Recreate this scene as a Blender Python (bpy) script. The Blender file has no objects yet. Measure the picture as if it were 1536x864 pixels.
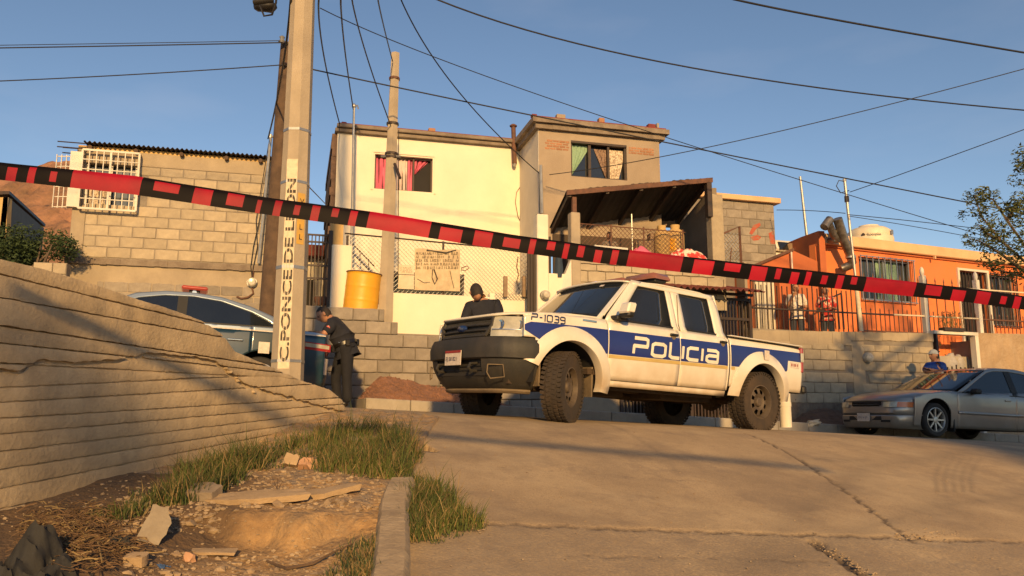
import bpy, bmesh, math, random
import numpy as np
from mathutils import Vector as V, Matrix, noise
R_ = math.radians
random.seed(7)
scn = bpy.context.scene
col = scn.collection
# ---------------------------------------------------------------- camera (origin of the world = the eye), world, sun
cam = bpy.data.objects.new('camera', bpy.data.cameras.new('camera'))
col.objects.link(cam); scn.camera = cam
cam.data.lens = 28.125; cam.data.sensor_width = 36; cam.data.clip_end = 2000; cam.data.clip_start = .05
cam.rotation_euler = (R_(99), 0, 0)
SUN_EL, SUN_AZ = 18.0, 8.0            # elevation, degrees to the right of straight behind the camera
w = bpy.data.worlds.new('World'); scn.world = w; w.use_nodes = True
nt = w.node_tree; bg = nt.nodes['Background']
sky = nt.nodes.new('ShaderNodeTexSky'); sky.sky_type = 'NISHITA'; sky.sun_disc = False
sky.sun_elevation = R_(SUN_EL); sky.sun_rotation = R_(180 - SUN_AZ); sky.altitude = 1100
sky.air_density = 1.0; sky.dust_density = .7; sky.ozone_density = 1.15
tc = nt.nodes.new('ShaderNodeTexCoord'); mp = nt.nodes.new('ShaderNodeMapping'); mp.inputs['Scale'].default_value = (2.2, 2.2, 7)
nz = nt.nodes.new('ShaderNodeTexNoise'); nz.inputs['Scale'].default_value = 1.6; nz.inputs['Detail'].default_value = 7
cr = nt.nodes.new('ShaderNodeValToRGB'); cr.color_ramp.elements[0].position = .54; cr.color_ramp.elements[1].position = .85
mx = nt.nodes.new('ShaderNodeMixRGB'); mx.inputs[2].default_value = (7.5, 6.7, 6.6, 1)
ml = nt.nodes.new('ShaderNodeMath'); ml.operation = 'MULTIPLY'; ml.inputs[1].default_value = .10
nt.links.new(tc.outputs['Generated'], mp.inputs[0]); nt.links.new(mp.outputs[0], nz.inputs['Vector'])
nt.links.new(nz.outputs[0], cr.inputs[0]); nt.links.new(cr.outputs[0], ml.inputs[0]); nt.links.new(ml.outputs[0], mx.inputs[0])
nt.links.new(sky.outputs[0], mx.inputs[1]); nt.links.new(mx.outputs[0], bg.inputs[0])
bg.inputs[1].default_value = .10
sl = bpy.data.lights.new('sun', 'SUN'); sl.energy = 4.6; sl.angle = R_(2.4); sl.color = (1.0, .61, .235)
so = bpy.data.objects.new('sun', sl); col.objects.link(so)
sd = V((math.sin(R_(SUN_AZ)) * math.cos(R_(SUN_EL)), -math.cos(R_(SUN_AZ)) * math.cos(R_(SUN_EL)), math.sin(R_(SUN_EL))))
so.rotation_euler = sd.to_track_quat('Z', 'Y').to_euler(); so.location = sd * 60
scn.view_settings.view_transform = 'Standard'; scn.view_settings.look = 'None'
scn.view_settings.exposure = 0.3; scn.view_settings.gamma = 1
# ---------------------------------------------------------------- geometry helpers
F = 1200.0; CP, SP = math.cos(R_(9)), math.sin(R_(9))
def ray(px, py):
    x = (px - 768) / F; u = (432 - py) / F
    return V((x, CP - u * SP, SP + u * CP))
def D(px, py, Y):                      # the place seen at a spot of the view, Y metres ahead
    r = ray(px, py); return r * (Y / r.y)
class PL:                              # a vertical wall plane
    def __init__(s, Y0, t):
        s.Y0, s.t = Y0, t; n = math.hypot(1, t)
        s.u = V((1 / n, t / n, 0)); s.n = V((t / n, -1 / n, 0)); s.O = V((0, Y0, 0)); s.ang = math.atan(t)
    def P(s, a, z, o=0): return s.O + s.u * a + s.n * o + V((0, 0, z))
    def sz(s, px, py, o=0):
        r = ray(px, py); k = (s.O + s.n * o).dot(s.n) / r.dot(s.n); q = r * k - s.O
        return q.dot(s.u), q.z
    def at(s, px, py, o=0):
        a, z = s.sz(px, py, o); return s.P(a, z, o)
class M:
    def __init__(s): s.v = []; s.f = []; s.mi = []; s.cm = 0
    def add(s, vs, fs, m=None):
        b = len(s.v); s.v += [V(p) for p in vs]; s.f += [tuple(i + b for i in f) for f in fs]
        s.mi += [s.cm if m is None else m] * len(fs); return s
    def hexa(s, p, m=None):            # p: bottom 4 then top 4
        return s.add(p, [(3, 2, 1, 0), (4, 5, 6, 7), (0, 1, 5, 4), (1, 2, 6, 5), (2, 3, 7, 6), (3, 0, 4, 7)], m)
    def box(s, c, d, rot=None, m=None):
        c = V(c); q = []
        for z in (-.5, .5):
            for x, y in ((-.5, -.5), (.5, -.5), (.5, .5), (-.5, .5)):
                p = V((x * d[0], y * d[1], z * d[2]))
                if rot is not None: p = rot @ p
                q.append(c + p)
        return s.hexa(q, m)
    def wbox(s, pl, a0, a1, z0, z1, o0, o1, m=None):
        P = pl.P
        return s.hexa([P(a0, z0, o1), P(a1, z0, o1), P(a1, z0, o0), P(a0, z0, o0), P(a0, z1, o1), P(a1, z1, o1), P(a1, z1, o0), P(a0, z1, o0)], m)
    def prism(s, pts, d, m=None):
        n = len(pts); pts = [V(p) for p in pts]; d = V(d)
        return s.add(pts + [p + d for p in pts], [tuple(range(n)), tuple(range(2 * n - 1, n - 1, -1))] + [(i, i + n, (i + 1) % n + n, (i + 1) % n) for i in range(n)], m)
    def cyl(s, p0, p1, r0, r1=None, n=10, caps=True, m=None):
        r1 = r0 if r1 is None else r1; p0, p1 = V(p0), V(p1); d = (p1 - p0)
        if d.length < 1e-7: return s
        q = d.to_track_quat('Z', 'Y'); vs = []
        for p, r in ((p0, r0), (p1, r1)):
            for i in range(n):
                a = 2 * math.pi * i / n; vs.append(p + q @ V((r * math.cos(a), r * math.sin(a), 0)))
        fs = [(i, (i + 1) % n, (i + 1) % n + n, i + n) for i in range(n)]
        if caps: fs += [tuple(range(n - 1, -1, -1)), tuple(range(n, 2 * n))]
        return s.add(vs, fs, m)
    def tube(s, pts, r, n=6, m=None, caps=True):
        pts = [V(p) for p in pts]; vs = []; k = len(pts); up = None
        for i, p in enumerate(pts):
            t = (pts[min(i + 1, k - 1)] - pts[max(i - 1, 0)]).normalized()
            if up is None: up = t.orthogonal().normalized()
            up = (up - t * up.dot(t)).normalized(); b = t.cross(up)
            rr = r[i] if isinstance(r, (list, tuple)) else r
            for j in range(n):
                a = 2 * math.pi * j / n; vs.append(p + (up * math.cos(a) + b * math.sin(a)) * rr)
        fs = [(i * n + j, i * n + (j + 1) % n, (i + 1) * n + (j + 1) % n, (i + 1) * n + j) for i in range(k - 1) for j in range(n)]
        if caps: fs += [tuple(range(n - 1, -1, -1)), tuple(range((k - 1) * n, k * n))]
        return s.add(vs, fs, m)
    def lathe(s, prof, O, ax, n=20, m=None, caps=True):   # prof: (radius, along axis)
        O = V(O); q = V(ax).to_track_quat('Z', 'Y'); vs = []; k = len(prof)
        for r, h in prof:
            for i in range(n):
                a = 2 * math.pi * i / n; vs.append(O + q @ V((r * math.cos(a), r * math.sin(a), h)))
        fs = [(i * n + j, i * n + (j + 1) % n, (i + 1) * n + (j + 1) % n, (i + 1) * n + j) for i in range(k - 1) for j in range(n)]
        if caps and prof[0][0] > 1e-4: fs.append(tuple(range(n - 1, -1, -1)))
        if caps and prof[-1][0] > 1e-4: fs.append(tuple(range((k - 1) * n, k * n)))
        return s.add(vs, fs, m)
    def grid(s, fn, nu, nv, m=None, closed=False):
        vs = [fn(i / nu, j / nv) for j in range(nv + 1) for i in range(nu + 1)]
        return s.add(vs, [(j * (nu + 1) + i, j * (nu + 1) + i + 1, (j + 1) * (nu + 1) + i + 1, (j + 1) * (nu + 1) + i) for j in range(nv) for i in range(nu)], m)
    def ico(s, c, r, sub=1, rough=0, m=None, seed=0, sc=(1, 1, 1)):
        bm = bmesh.new(); bmesh.ops.create_icosphere(bm, subdivisions=sub, radius=1)
        vs = []
        for v_ in bm.verts:
            k = 1 + rough * noise.noise(v_.co * 1.7 + V((seed, seed * 2.3, 0)))
            vs.append(V(c) + V((v_.co.x * sc[0], v_.co.y * sc[1], v_.co.z * sc[2])) * r * k)
        fs = [tuple(v_.index for v_ in f.verts) for f in bm.faces]; bm.free()
        return s.add(vs, fs, m)
    def mesh(s, name, mats, off=None, smooth=None):
        me = bpy.data.meshes.new(name); off = V(off) if off is not None else V((0, 0, 0))
        me.from_pydata([tuple(p - off) for p in s.v], [], s.f)
        for x in (mats if isinstance(mats, (list, tuple)) else [mats]): me.materials.append(x)
        if any(s.mi): me.polygons.foreach_set('material_index', s.mi)
        if smooth is not None:
            me.shade_smooth(); me.set_sharp_from_angle(angle=R_(smooth))
        me.update(); return me
def tag(o, label=None, cat=None, group=None, kind=None):
    if label: o['label'] = label
    if cat: o['category'] = cat
    if group: o['group'] = group
    if kind: o['kind'] = kind
    return o
def link(o, parent=None):
    col.objects.link(o)
    if parent: o.parent = parent
    return o
def thing(name, label, cat, loc, group=None, rot=None):
    o = bpy.data.objects.new(name, None); o.empty_display_size = .2; link(o)
    o.location = V(loc)
    if rot is not None: o.rotation_euler = rot
    return tag(o, label, cat, group)
def bevel(o, w_, seg=1, ang=40):
    b = o.modifiers.new('bevel', 'BEVEL'); b.width = w_; b.segments = seg; b.limit_method = 'ANGLE'; b.angle_limit = R_(ang); return o
def wl(o):                             # world place of an unrotated thing or part
    p = V((0, 0, 0))
    while o is not None: p = p + o.location; o = o.parent
    return p
def part(name, m, mats, parent, smooth=None, bv=0, at=None, label=None, kind=None, local=False):
    """one mesh as a child; vertices of m are world places unless local"""
    off = V((0, 0, 0)) if local else wl(parent)
    o = link(bpy.data.objects.new(name, m.mesh(name, mats, off, smooth)), parent)
    if bv: bevel(o, bv)
    return tag(o, label, None, None, kind)
def solo(name, m, mats, label, cat, group=None, smooth=None, bv=0, kind=None):
    xs = [p.x for p in m.v]; ys = [p.y for p in m.v]; zs_ = [p.z for p in m.v]
    c = V(((min(xs) + max(xs)) / 2, (min(ys) + max(ys)) / 2, min(zs_)))
    o = link(bpy.data.objects.new(name, m.mesh(name, mats, c, smooth))); o.location = c
    if bv: bevel(o, bv)
    return tag(o, label, cat, group, kind)
# ---------------------------------------------------------------- materials
def mat(name, c1, rough=.85, c2=None, scale=3.0, bump=0.0, bscale=40.0, metal=0.0, rand=0.0, stain=None, sscale=.8, samt=.5, coat=0, spec=None, alpha=None, trans=0, emit=None, lo=.35, hi=.65, wave=None):
    m = bpy.data.materials.new(name); m.use_nodes = True; n = m.node_tree; L = n.links.new; b = n.nodes['Principled BSDF']
    N = n.nodes.new
    b.inputs['Roughness'].default_value = rough; b.inputs['Metallic'].default_value = metal
    if coat: b.inputs['Coat Weight'].default_value = coat; b.inputs['Coat Roughness'].default_value = .08
    if spec is not None: b.inputs['Specular IOR Level'].default_value = spec
    if trans: b.inputs['Transmission Weight'].default_value = trans
    if alpha is not None: b.inputs['Alpha'].default_value = alpha
    c2 = c2 or tuple(x * .8 for x in c1)
    t = N('ShaderNodeTexCoord'); a = N('ShaderNodeTexNoise'); a.inputs['Scale'].default_value = scale; a.inputs['Detail'].default_value = 8; a.inputs['Roughness'].default_value = .62
    L(t.outputs['Object'], a.inputs['Vector'])
    r = N('ShaderNodeValToRGB'); r.color_ramp.elements[0].position = lo; r.color_ramp.elements[1].position = hi
    r.color_ramp.elements[0].color = (*c2, 1); r.color_ramp.elements[1].color = (*c1, 1); L(a.outputs[0], r.inputs[0]); out = r.outputs[0]
    if stain:
        a2 = N('ShaderNodeTexNoise'); a2.inputs['Scale'].default_value = sscale; a2.inputs['Detail'].default_value = 10; a2.inputs['Roughness'].default_value = .7
        mp_ = N('ShaderNodeMapping'); mp_.inputs['Location'].default_value = (3.1, 7.7, 1.3); mp_.inputs['Scale'].default_value = (1, 1, .6); L(t.outputs['Object'], mp_.inputs[0]); L(mp_.outputs[0], a2.inputs['Vector'])
        r2 = N('ShaderNodeValToRGB'); r2.color_ramp.elements[0].position = .46; r2.color_ramp.elements[1].position = .68; L(a2.outputs[0], r2.inputs[0])
        k = N('ShaderNodeMath'); k.operation = 'MULTIPLY'; k.inputs[1].default_value = samt; L(r2.outputs[0], k.inputs[0])
        x = N('ShaderNodeMixRGB'); x.inputs[2].default_value = (*stain, 1); L(k.outputs[0], x.inputs[0]); L(out, x.inputs[1]); out = x.outputs[0]
    if rand:
        oi = N('ShaderNodeObjectInfo'); mr = N('ShaderNodeMapRange'); mr.inputs[3].default_value = 1 - rand; mr.inputs[4].default_value = 1 + rand * .6
        L(oi.outputs['Random'], mr.inputs[0]); x = N('ShaderNodeVectorMath'); x.operation = 'SCALE'; L(out, x.inputs[0]); L(mr.outputs[0], x.inputs['Scale']); out = x.outputs[0]
    L(out, b.inputs['Base Color'])
    if bump:
        c = N('ShaderNodeTexNoise'); c.inputs['Scale'].default_value = bscale; c.inputs['Detail'].default_value = 6; L(t.outputs['Object'], c.inputs['Vector'])
        bp = N('ShaderNodeBump'); bp.inputs['Strength'].default_value = 1.0; bp.inputs['Distance'].default_value = bump; L(c.outputs[0], bp.inputs['Height']); L(bp.outputs[0], b.inputs['Normal'])
    if emit: b.inputs['Emission Color'].default_value = (*emit[0], 1); b.inputs['Emission Strength'].default_value = emit[1]
    return m
MT = {}
MT['conc_road'] = None
MT['conc'] = mat('concrete', (.40, .36, .30), .9, (.31, .28, .23), 4, .004, 60, stain=(.2, .17, .14), samt=.45)
MT['conc_lt'] = mat('light_concrete', (.42, .35, .25), .9, (.33, .27, .20), 3, .003, 70, stain=(.25, .21, .17), samt=.4)
MT['boardc'] = mat('board_concrete', (.50, .385, .24), .92, (.38, .29, .18), 5, .005, 45, rand=.07, stain=(.21, .165, .115), sscale=2.2, samt=.6)
MT['block'] = mat('block', (.45, .375, .26), .93, (.37, .305, .215), 9, .005, 70, rand=.14, stain=(.25, .21, .16), sscale=2, samt=.4)
MT['block_g'] = mat('grey_block', (.31, .27, .215), .93, (.24, .205, .165), 9, .005, 70, rand=.24, stain=(.18, .155, .13), sscale=2, samt=.5)
MT['mortar'] = mat('mortar', (.27, .235, .185), .95, (.20, .17, .14), 6, .006, 60, stain=(.16, .13, .10))
MT['plaster'] = mat('grey_plaster', (.40, .325, .225), .93, (.32, .26, .18), 2.2, .004, 40, stain=(.22, .18, .14), sscale=1.1, samt=.6)
MT['tan'] = mat('tan_plaster', (.37, .295, .215), .93, (.31, .245, .18), 1.6, .004, 45, stain=(.24, .19, .14), samt=.45)
MT['cream'] = mat('cream_paint', (.80, .72, .56), .85, (.73, .65, .50), 1.2, .002, 30, stain=(.62, .54, .40), sscale=.7, samt=.35)
MT['creamg'] = mat('grey_cream_paint', (.66, .60, .48), .88, (.58, .53, .43), 1.4, .002, 30, stain=(.45, .40, .33), samt=.4)
MT['white'] = mat('white_paint', (.72, .68, .58), .8, (.62, .58, .50), 3, .002, 40, stain=(.45, .38, .28), samt=.35)
MT['orange'] = mat('orange_paint', (.80, .20, .065), .85, (.70, .20, .05), 1.1, .003, 35, stain=(.55, .20, .08), sscale=.9, samt=.5)
MT['orange_d'] = mat('darker_orange', (.50, .135, .045), .88, (.44, .12, .04), 1.3, .003, 35, stain=(.33, .12, .06), samt=.5)  # darker orange for the side wall, annex and cornice
MT['peach'] = mat('peach_paint', (.72, .47, .25), .85, (.62, .39, .2), 2, .002, 40, stain=(.5, .3, .18), samt=.4)
MT['slab'] = mat('cornice_concrete', (.27, .22, .165), .95, (.18, .14, .105), 5, .008, 35, stain=(.12, .09, .07), sscale=2.5, samt=.6)
MT['redroof'] = mat('red_sealant', (.22, .04, .03), .8, (.15, .03, .025), 6)
MT['brick'] = mat('brick', (.40, .20, .11), .92, (.33, .17, .095), 12, .004, 60, rand=.2)
MT['dkbrick'] = mat('dark_brick', (.16, .10, .07), .95, (.10, .065, .05), 8, .01, 30)
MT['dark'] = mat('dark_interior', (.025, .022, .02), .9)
MT['glass'] = mat('dark_glass', (.018, .02, .022), .06, (.015, .017, .02), spec=.7)
MT['pane'] = mat('window_pane', (.05, .06, .06), .08, spec=.6)
MT['dkmetal'] = mat('dark_painted_iron', (.035, .03, .028), .6, (.06, .035, .025), 9, metal=.2)
MT['rust'] = mat('rusty_iron', (.16, .07, .04), .75, (.09, .045, .03), 12, .001, 60)
MT['galv'] = mat('galvanised_steel', (.42, .42, .40), .45, (.32, .31, .29), 8, metal=.7)
MT['stain_steel'] = mat('sooty_steel', (.32, .29, .25), .4, (.13, .11, .09), 7, metal=.75)
MT['wire'] = mat('black_cable', (.015, .014, .014), .6)
MT['polec'] = mat('pole_concrete', (.42, .35, .255), .9, (.35, .29, .21), 3, .003, 50, stain=(.24, .20, .155), sscale=1.6, samt=.55)
MT['wood'] = mat('weathered_wood', (.12, .075, .045), .9, (.07, .045, .03), 7, .006, 25)
MT['woodl'] = mat('dry_wood', (.30, .21, .13), .9, (.2, .14, .09), 7, .003, 25)
MT['pink'] = mat('pink_curtain', (.72, .16, .24), .85, (.6, .12, .2), 8)
MT['pinkl'] = mat('pale_curtain', (.72, .58, .50), .85, (.62, .48, .42), 8)
MT['green_c'] = mat('green_lace_curtain', (.28, .42, .28), .85, (.20, .32, .22), 30)
MT['lace'] = mat('lace_curtain', (.66, .56, .42), .85, (.32, .24, .17), 28, lo=.42, hi=.55)
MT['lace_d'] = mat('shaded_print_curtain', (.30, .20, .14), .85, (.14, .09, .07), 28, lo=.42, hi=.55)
MT['yellow'] = mat('yellow_drum_paint', (.78, .40, .018), .45, (.70, .34, .015), 3, .001, 20, stain=(.45, .2, .03), sscale=2, samt=.35)
MT['ochre'] = mat('ochre_plaster', (.62, .42, .17), .9, (.5, .33, .13), 3, stain=(.3, .2, .1))
MT['hill'] = mat('red_rock', (.36, .18, .10), .95, (.18, .095, .055), .9, .35, 1.6, stain=(.14, .09, .05), sscale=.35, samt=.6)
MT['soil'] = mat('soil', (.30, .185, .095), .97, (.20, .125, .07), 5, .012, 30, stain=(.36, .24, .13), sscale=3, samt=.5)
MT['stone'] = mat('stone', (.40, .32, .23), .92, (.28, .22, .16), 8, .004, 60, rand=.3)
MT['gravel'] = mat('red_gravel', (.26, .13, .08), .95, (.17, .09, .06), 9, .01, 45, rand=.2)
MT['grass'] = mat('grass_blades', (.085, .105, .018), .8, (.035, .055, .010), 2.5)
MT['straw'] = mat('dry_straw', (.27, .19, .08), .85, (.16, .11, .05), 4)
MT['leaf'] = mat('leaf', (.11, .125, .035), .75, (.055, .07, .02), 5, rand=0)
MT['leafd'] = mat('shrub_leaf', (.045, .075, .02), .75, (.02, .04, .012), 3)
MT['bark'] = mat('bark', (.14, .10, .065), .9, (.08, .055, .04), 8, .006, 30)
MT['bag'] = mat('black_plastic', (.012, .011, .010), .8, (.02, .02, .02), 8, .01, 14)
MT['cloth_g'] = mat('dusty_cloth', (.30, .25, .18), .95, (.22, .18, .13), 8, .004, 60)
MT['blue'] = mat('blue_rag', (.03, .08, .22), .8)
MT['paper'] = mat('paper', (.66, .57, .42), .9, (.55, .46, .33), 6)
MT['black'] = mat('black_paint', (.02, .018, .016), .8)
MT['blackfade'] = mat('worn_black_paint', (.05, .043, .036), .85, (.13, .11, .085), 22, lo=.38, hi=.52)
MT['yelpaint'] = mat('worn_yellow_paint', (.62, .36, .05), .85, (.48, .30, .09), 12)
MT['whpaint'] = mat('worn_white_paint', (.70, .60, .42), .85, (.55, .46, .33), 16)
MT['tank'] = mat('cream_tank', (.70, .60, .42), .5, (.62, .53, .37), 4)
MT['corr_red'] = mat('red_corrugated_steel', (.20, .05, .035), .6, (.13, .035, .025), 5)
MT['corr_grey'] = mat('shade_dark_roof', (.05, .042, .035), .7, (.035, .03, .025), 4)  # dark tone puts the shade under the porch roof into the colour
MT['corr_dk'] = mat('dark_corrugated_board', (.05, .04, .035), .8)
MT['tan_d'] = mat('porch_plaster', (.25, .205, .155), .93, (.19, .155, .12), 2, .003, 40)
# ---------------------------------------------------------------- terrain
def zs(X): return -.02 - .052 * np.clip(X, -9, 16)
def edge(X): return 7.75 + .394 * X
def gz(X, Y):                          # street and ramp height
    d = edge(X) - Y; k = .45
    return zs(X) - .18 * k * np.logaddexp(0, d / k) + .006 * np.sin(X * 1.3 + Y * .7) * (d > 0)
def gzf(X, Y):
    d = (7.75 + .394 * X - Y) / .45; sp = d if d > 30 else math.log1p(math.exp(d))
    return -.02 - .052 * min(16, max(-9, X)) - .081 * sp + (.006 * math.sin(X * 1.3 + Y * .7) if d > 0 else 0)
def hit(px, py, fn=gzf, off=0.0):
    if fn is gz: fn = gzf
    r = ray(px, py); Y = 1.8
    def below(Y): p = r * (Y / r.y); return p.z < fn(p.x, p.y) + off
    while Y < 24:
        if below(Y):
            a, b = Y - .08, Y
            for _ in range(6):
                c = (a + b) / 2
                if below(c): b = c
                else: a = c
            p = r * (b / r.y); return V((p.x, p.y, fn(p.x, p.y) + off))
        Y += .08
    return r * (9 / r.y)
def np_grid(name, xs, ys, zf, mats, attrs=None, kind='structure', smooth=True):
    X, Y = np.meshgrid(xs, ys); Z = zf(X, Y); n = X.size; me = bpy.data.meshes.new(name)
    nx, ny = len(xs), len(ys); me.vertices.add(n)
    me.vertices.foreach_set('co', np.stack([X, Y, Z], -1).reshape(-1).astype('f'))
    i = (np.arange(ny - 1)[:, None] * nx + np.arange(nx - 1)[None]).reshape(-1)
    q = np.stack([i, i + 1, i + nx + 1, i + nx], -1); k = len(q)
    me.loops.add(k * 4); me.loops.foreach_set('vertex_index', q.reshape(-1).astype('i'))
    me.polygons.add(k); me.polygons.foreach_set('loop_start', (np.arange(k) * 4).astype('i'))
    if smooth: me.polygons.foreach_set('use_smooth', np.ones(k, bool))
    me.update(calc_edges=True); me.validate()
    for a, vals in (attrs or {}).items():
        at = me.attributes.new(a, 'FLOAT', 'POINT'); at.data.foreach_set('value', vals(X, Y).reshape(-1).astype('f'))
    for m_ in (mats if isinstance(mats, list) else [mats]): me.materials.append(m_)
    o = link(bpy.data.objects.new(name, me)); return tag(o, kind=kind)
def segd(X, Y, pts):
    d = np.full(X.shape, 9.0)
    for (x0, y0), (x1, y1) in zip(pts[:-1], pts[1:]):
        vx, vy = x1 - x0, y1 - y0; t = np.clip(((X - x0) * vx + (Y - y0) * vy) / (vx * vx + vy * vy), 0, 1)
        d = np.minimum(d, np.hypot(X - x0 - t * vx, Y - y0 - t * vy))
    return d
def ln(*pp): return [tuple(hit(*p).xy) for p in pp]
rng = np.random.default_rng(3)
NT = [rng.random(5) for _ in range(30)]
def fbm(X, Y, f0=1.0, n=5):
    z = np.zeros_like(X); a = 1; f = f0
    for k in range(n):
        for j in range(3):
            th = NT[k * 3 + j][0] * 6.28; z = z + a * np.sin((X * math.cos(th) + Y * math.sin(th)) * f * (2 + NT[k * 3 + j][1]) + NT[k * 3 + j][2] * 6.28 + 1.7 * np.sin(X * f * .8 + k) ) / 3
        a *= .55; f *= 1.93
    return z
joint1 = ln((560, 764), (640, 772), (735, 785), (1000, 795), (1250, 803), (1400, 808), (1536, 813), (1700, 816))
joint2 = ln((1118, 650), (1200, 690), (1280, 745), (1345, 795), (1372, 812))
faint_line = ln((620, 690), (780, 703), (950, 716), (1060, 722))  # faint shallow dark line across the ramp
crack1 = ln((1222, 812), (1262, 838), (1300, 862), (1330, 880))
joint4 = ln((850, 832), (1150, 838), (1250, 842))
joints = [(joint1, .014, .012), (joint2, .016, .016), (faint_line, .004, .004), (crack1, .035, .03), (joint4, .008, .006)]
def wob(X, Y): return .012 * np.sin(X * 23 + Y * 5) + .008 * np.sin(X * 57 - Y * 31) + .006 * np.sin(X * 91 + Y * 77)
def jdepth(X, Y):
    z = np.zeros(X.shape); X2 = X + wob(Y, X); Y2 = Y + wob(X, Y)
    for p, w_, dp in joints:
        z = np.minimum(z, -dp * np.clip(1.3 - segd(X2, Y2, p) / w_, 0, 1))
    return z
def broken(X, Y):                      # spalled concrete beside the joints
    a = np.clip(1 - segd(X, Y, ln((1340, 798), (1390, 812), (1440, 812))) / .10, 0, 1); b = np.clip(1 - segd(X, Y, crack1) / .13, 0, 1)
    c = np.clip(1 - segd(X, Y, ln((1390, 835), (1450, 838))) / .16, 0, 1); d = np.clip(1 - segd(X, Y, joint1) / .03, 0, 1) * .15
    return np.clip((np.maximum(np.maximum(a, b), np.maximum(c, d))) * 1.4 * (fbm(X, Y, 14, 3) * .5 + .55), 0, 1)
def road_z(X, Y):
    below = 1 / (1 + np.exp((segd(X, Y, joint1) * np.sign(Y - np.interp(X, [p[0] for p in joint1], [p[1] for p in joint1]))) / .02))
    return gz(X, Y) + jdepth(X, Y) - broken(X, Y) * (.008 + .006 * fbm(X, Y, 30, 2)) - below * (.006 - .0022 * fbm(X, Y, 45, 2))
def rough_a(X, Y):
    return (Y < np.interp(X, [p[0] for p in joint1], [p[1] for p in joint1])).astype(float)
def tyre_a(X, Y):
    z = np.zeros(X.shape)
    for k in range(5):
        dx = k * 13
        pts = ln((1420 + dx, 683 + k), (1408 + dx, 700), (1403 + dx, 718), (1406 + dx, 738))
        z = np.maximum(z, np.clip(1.2 - segd(X, Y, pts) / .022, 0, 1) * .55)
    for pts, w_ in ((ln((900, 634), (960, 660), (1005, 690), (1012, 706)), .07), (ln((1440, 640), (1300, 700), (1180, 790), (1120, 850)), .35), (ln((1700, 720), (1400, 760), (1100, 860)), .3), (ln((760, 655), (980, 690), (1300, 690)), .3)):
        z = np.maximum(z, np.clip(1 - segd(X, Y, pts) / w_, 0, 1) ** 2 * .45)
    return z
def dust_a(X, Y):
    z = np.clip(1 - segd(X, Y, ln((1140, 652), (1180, 668), (1235, 682), (1290, 700))) / .20, 0, 1) * .9
    z = np.maximum(z, np.clip(1 - segd(X, Y, ln((700, 700), (660, 760), (720, 850))) / .55, 0, 1) * .5)
    return np.maximum(z, np.clip(broken(X, Y) * .8, 0, 1))
road_m = mat('road_concrete', (.45, .325, .185), .93, (.345, .245, .14), 1.7, .0045, 80, stain=(.20, .145, .095), sscale=1.1, samt=.65)
def attr_mix(m_, attr, colr, amt=1.0, noise_s=None):
    n = m_.node_tree; b = n.nodes['Principled BSDF']; src = b.inputs['Base Color'].links[0].from_socket
    a = n.nodes.new('ShaderNodeAttribute'); a.attribute_name = attr; k = n.nodes.new('ShaderNodeMath'); k.operation = 'MULTIPLY'; k.inputs[1].default_value = amt
    n.links.new(a.outputs['Fac'], k.inputs[0]); f = k.outputs[0]
    if noise_s:
        t = n.nodes.new('ShaderNodeTexCoord'); z = n.nodes.new('ShaderNodeTexNoise'); z.inputs['Scale'].default_value = noise_s; z.inputs['Detail'].default_value = 6
        n.links.new(t.outputs['Object'], z.inputs['Vector']); r = n.nodes.new('ShaderNodeValToRGB'); r.color_ramp.elements[0].position = .40; r.color_ramp.elements[1].position = .62
        n.links.new(z.outputs[0], r.inputs[0]); k2 = n.nodes.new('ShaderNodeMath'); k2.operation = 'MULTIPLY'; n.links.new(f, k2.inputs[0]); n.links.new(r.outputs[0], k2.inputs[1]); f = k2.outputs[0]
    x = n.nodes.new('ShaderNodeMixRGB'); x.inputs[2].default_value = (*colr, 1); n.links.new(f, x.inputs[0]); n.links.new(src, x.inputs[1]); n.links.new(x.outputs[0], b.inputs['Base Color'])
def speckle(m_, sc_, colr, amt, lo, hi, det=3):
    n = m_.node_tree; b = n.nodes['Principled BSDF']; src = b.inputs['Base Color'].links[0].from_socket
    t = n.nodes.new('ShaderNodeTexCoord'); z = n.nodes.new('ShaderNodeTexNoise'); z.inputs['Scale'].default_value = sc_; z.inputs['Detail'].default_value = det; z.inputs['Roughness'].default_value = .7; n.links.new(t.outputs['Object'], z.inputs['Vector'])
    r = n.nodes.new('ShaderNodeMapRange'); r.inputs[1].default_value = lo; r.inputs[2].default_value = hi; r.inputs[4].default_value = amt; n.links.new(z.outputs[0], r.inputs[0])
    x = n.nodes.new('ShaderNodeMixRGB'); x.inputs[2].default_value = (*colr, 1); n.links.new(r.outputs[0], x.inputs[0]); n.links.new(src, x.inputs[1]); n.links.new(x.outputs[0], b.inputs['Base Color'])
speckle(road_m, 70, (.20, .145, .09), .55, .50, .66); speckle(road_m, 130, (.58, .46, .30), .45, .56, .70); speckle(road_m, 2.2, (.24, .175, .115), .5, .52, .60, 9); speckle(road_m, .6, (.55, .42, .25), .35, .50, .62, 6)
attr_mix(road_m, 'rough', (.24, .19, .135), .6, 55)
attr_mix(road_m, 'tyre', (.12, .095, .07), .7)
attr_mix(road_m, 'dust', (.42, .32, .20), .6, 9)
attr_mix(road_m, 'joint', (.09, .065, .045), .9)
kerb_c = [hit(px, py, gz, .1) for px, py in ((560, 905), (584, 864), (589, 820), (590, 780), (592, 748), (598, 728), (604, 716))]
KX = sorted([(p.y, p.x) for p in kerb_c])
def road_zc(X, Y): return road_z(X, Y) - 1.2 * ((X < np.interp(Y, [k[0] for k in KX], [k[1] for k in KX]) - .03) & (Y < 6.0)) - 1.2 * ((X < -.30 - .62 * (Y - 5.6)) & (Y >= 6.0) & (Y < 7.1))
xs = np.concatenate([np.arange(-9, -1.2, .3), np.arange(-1.2, 5.6, .026), np.arange(5.6, 22, .25)])
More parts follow.
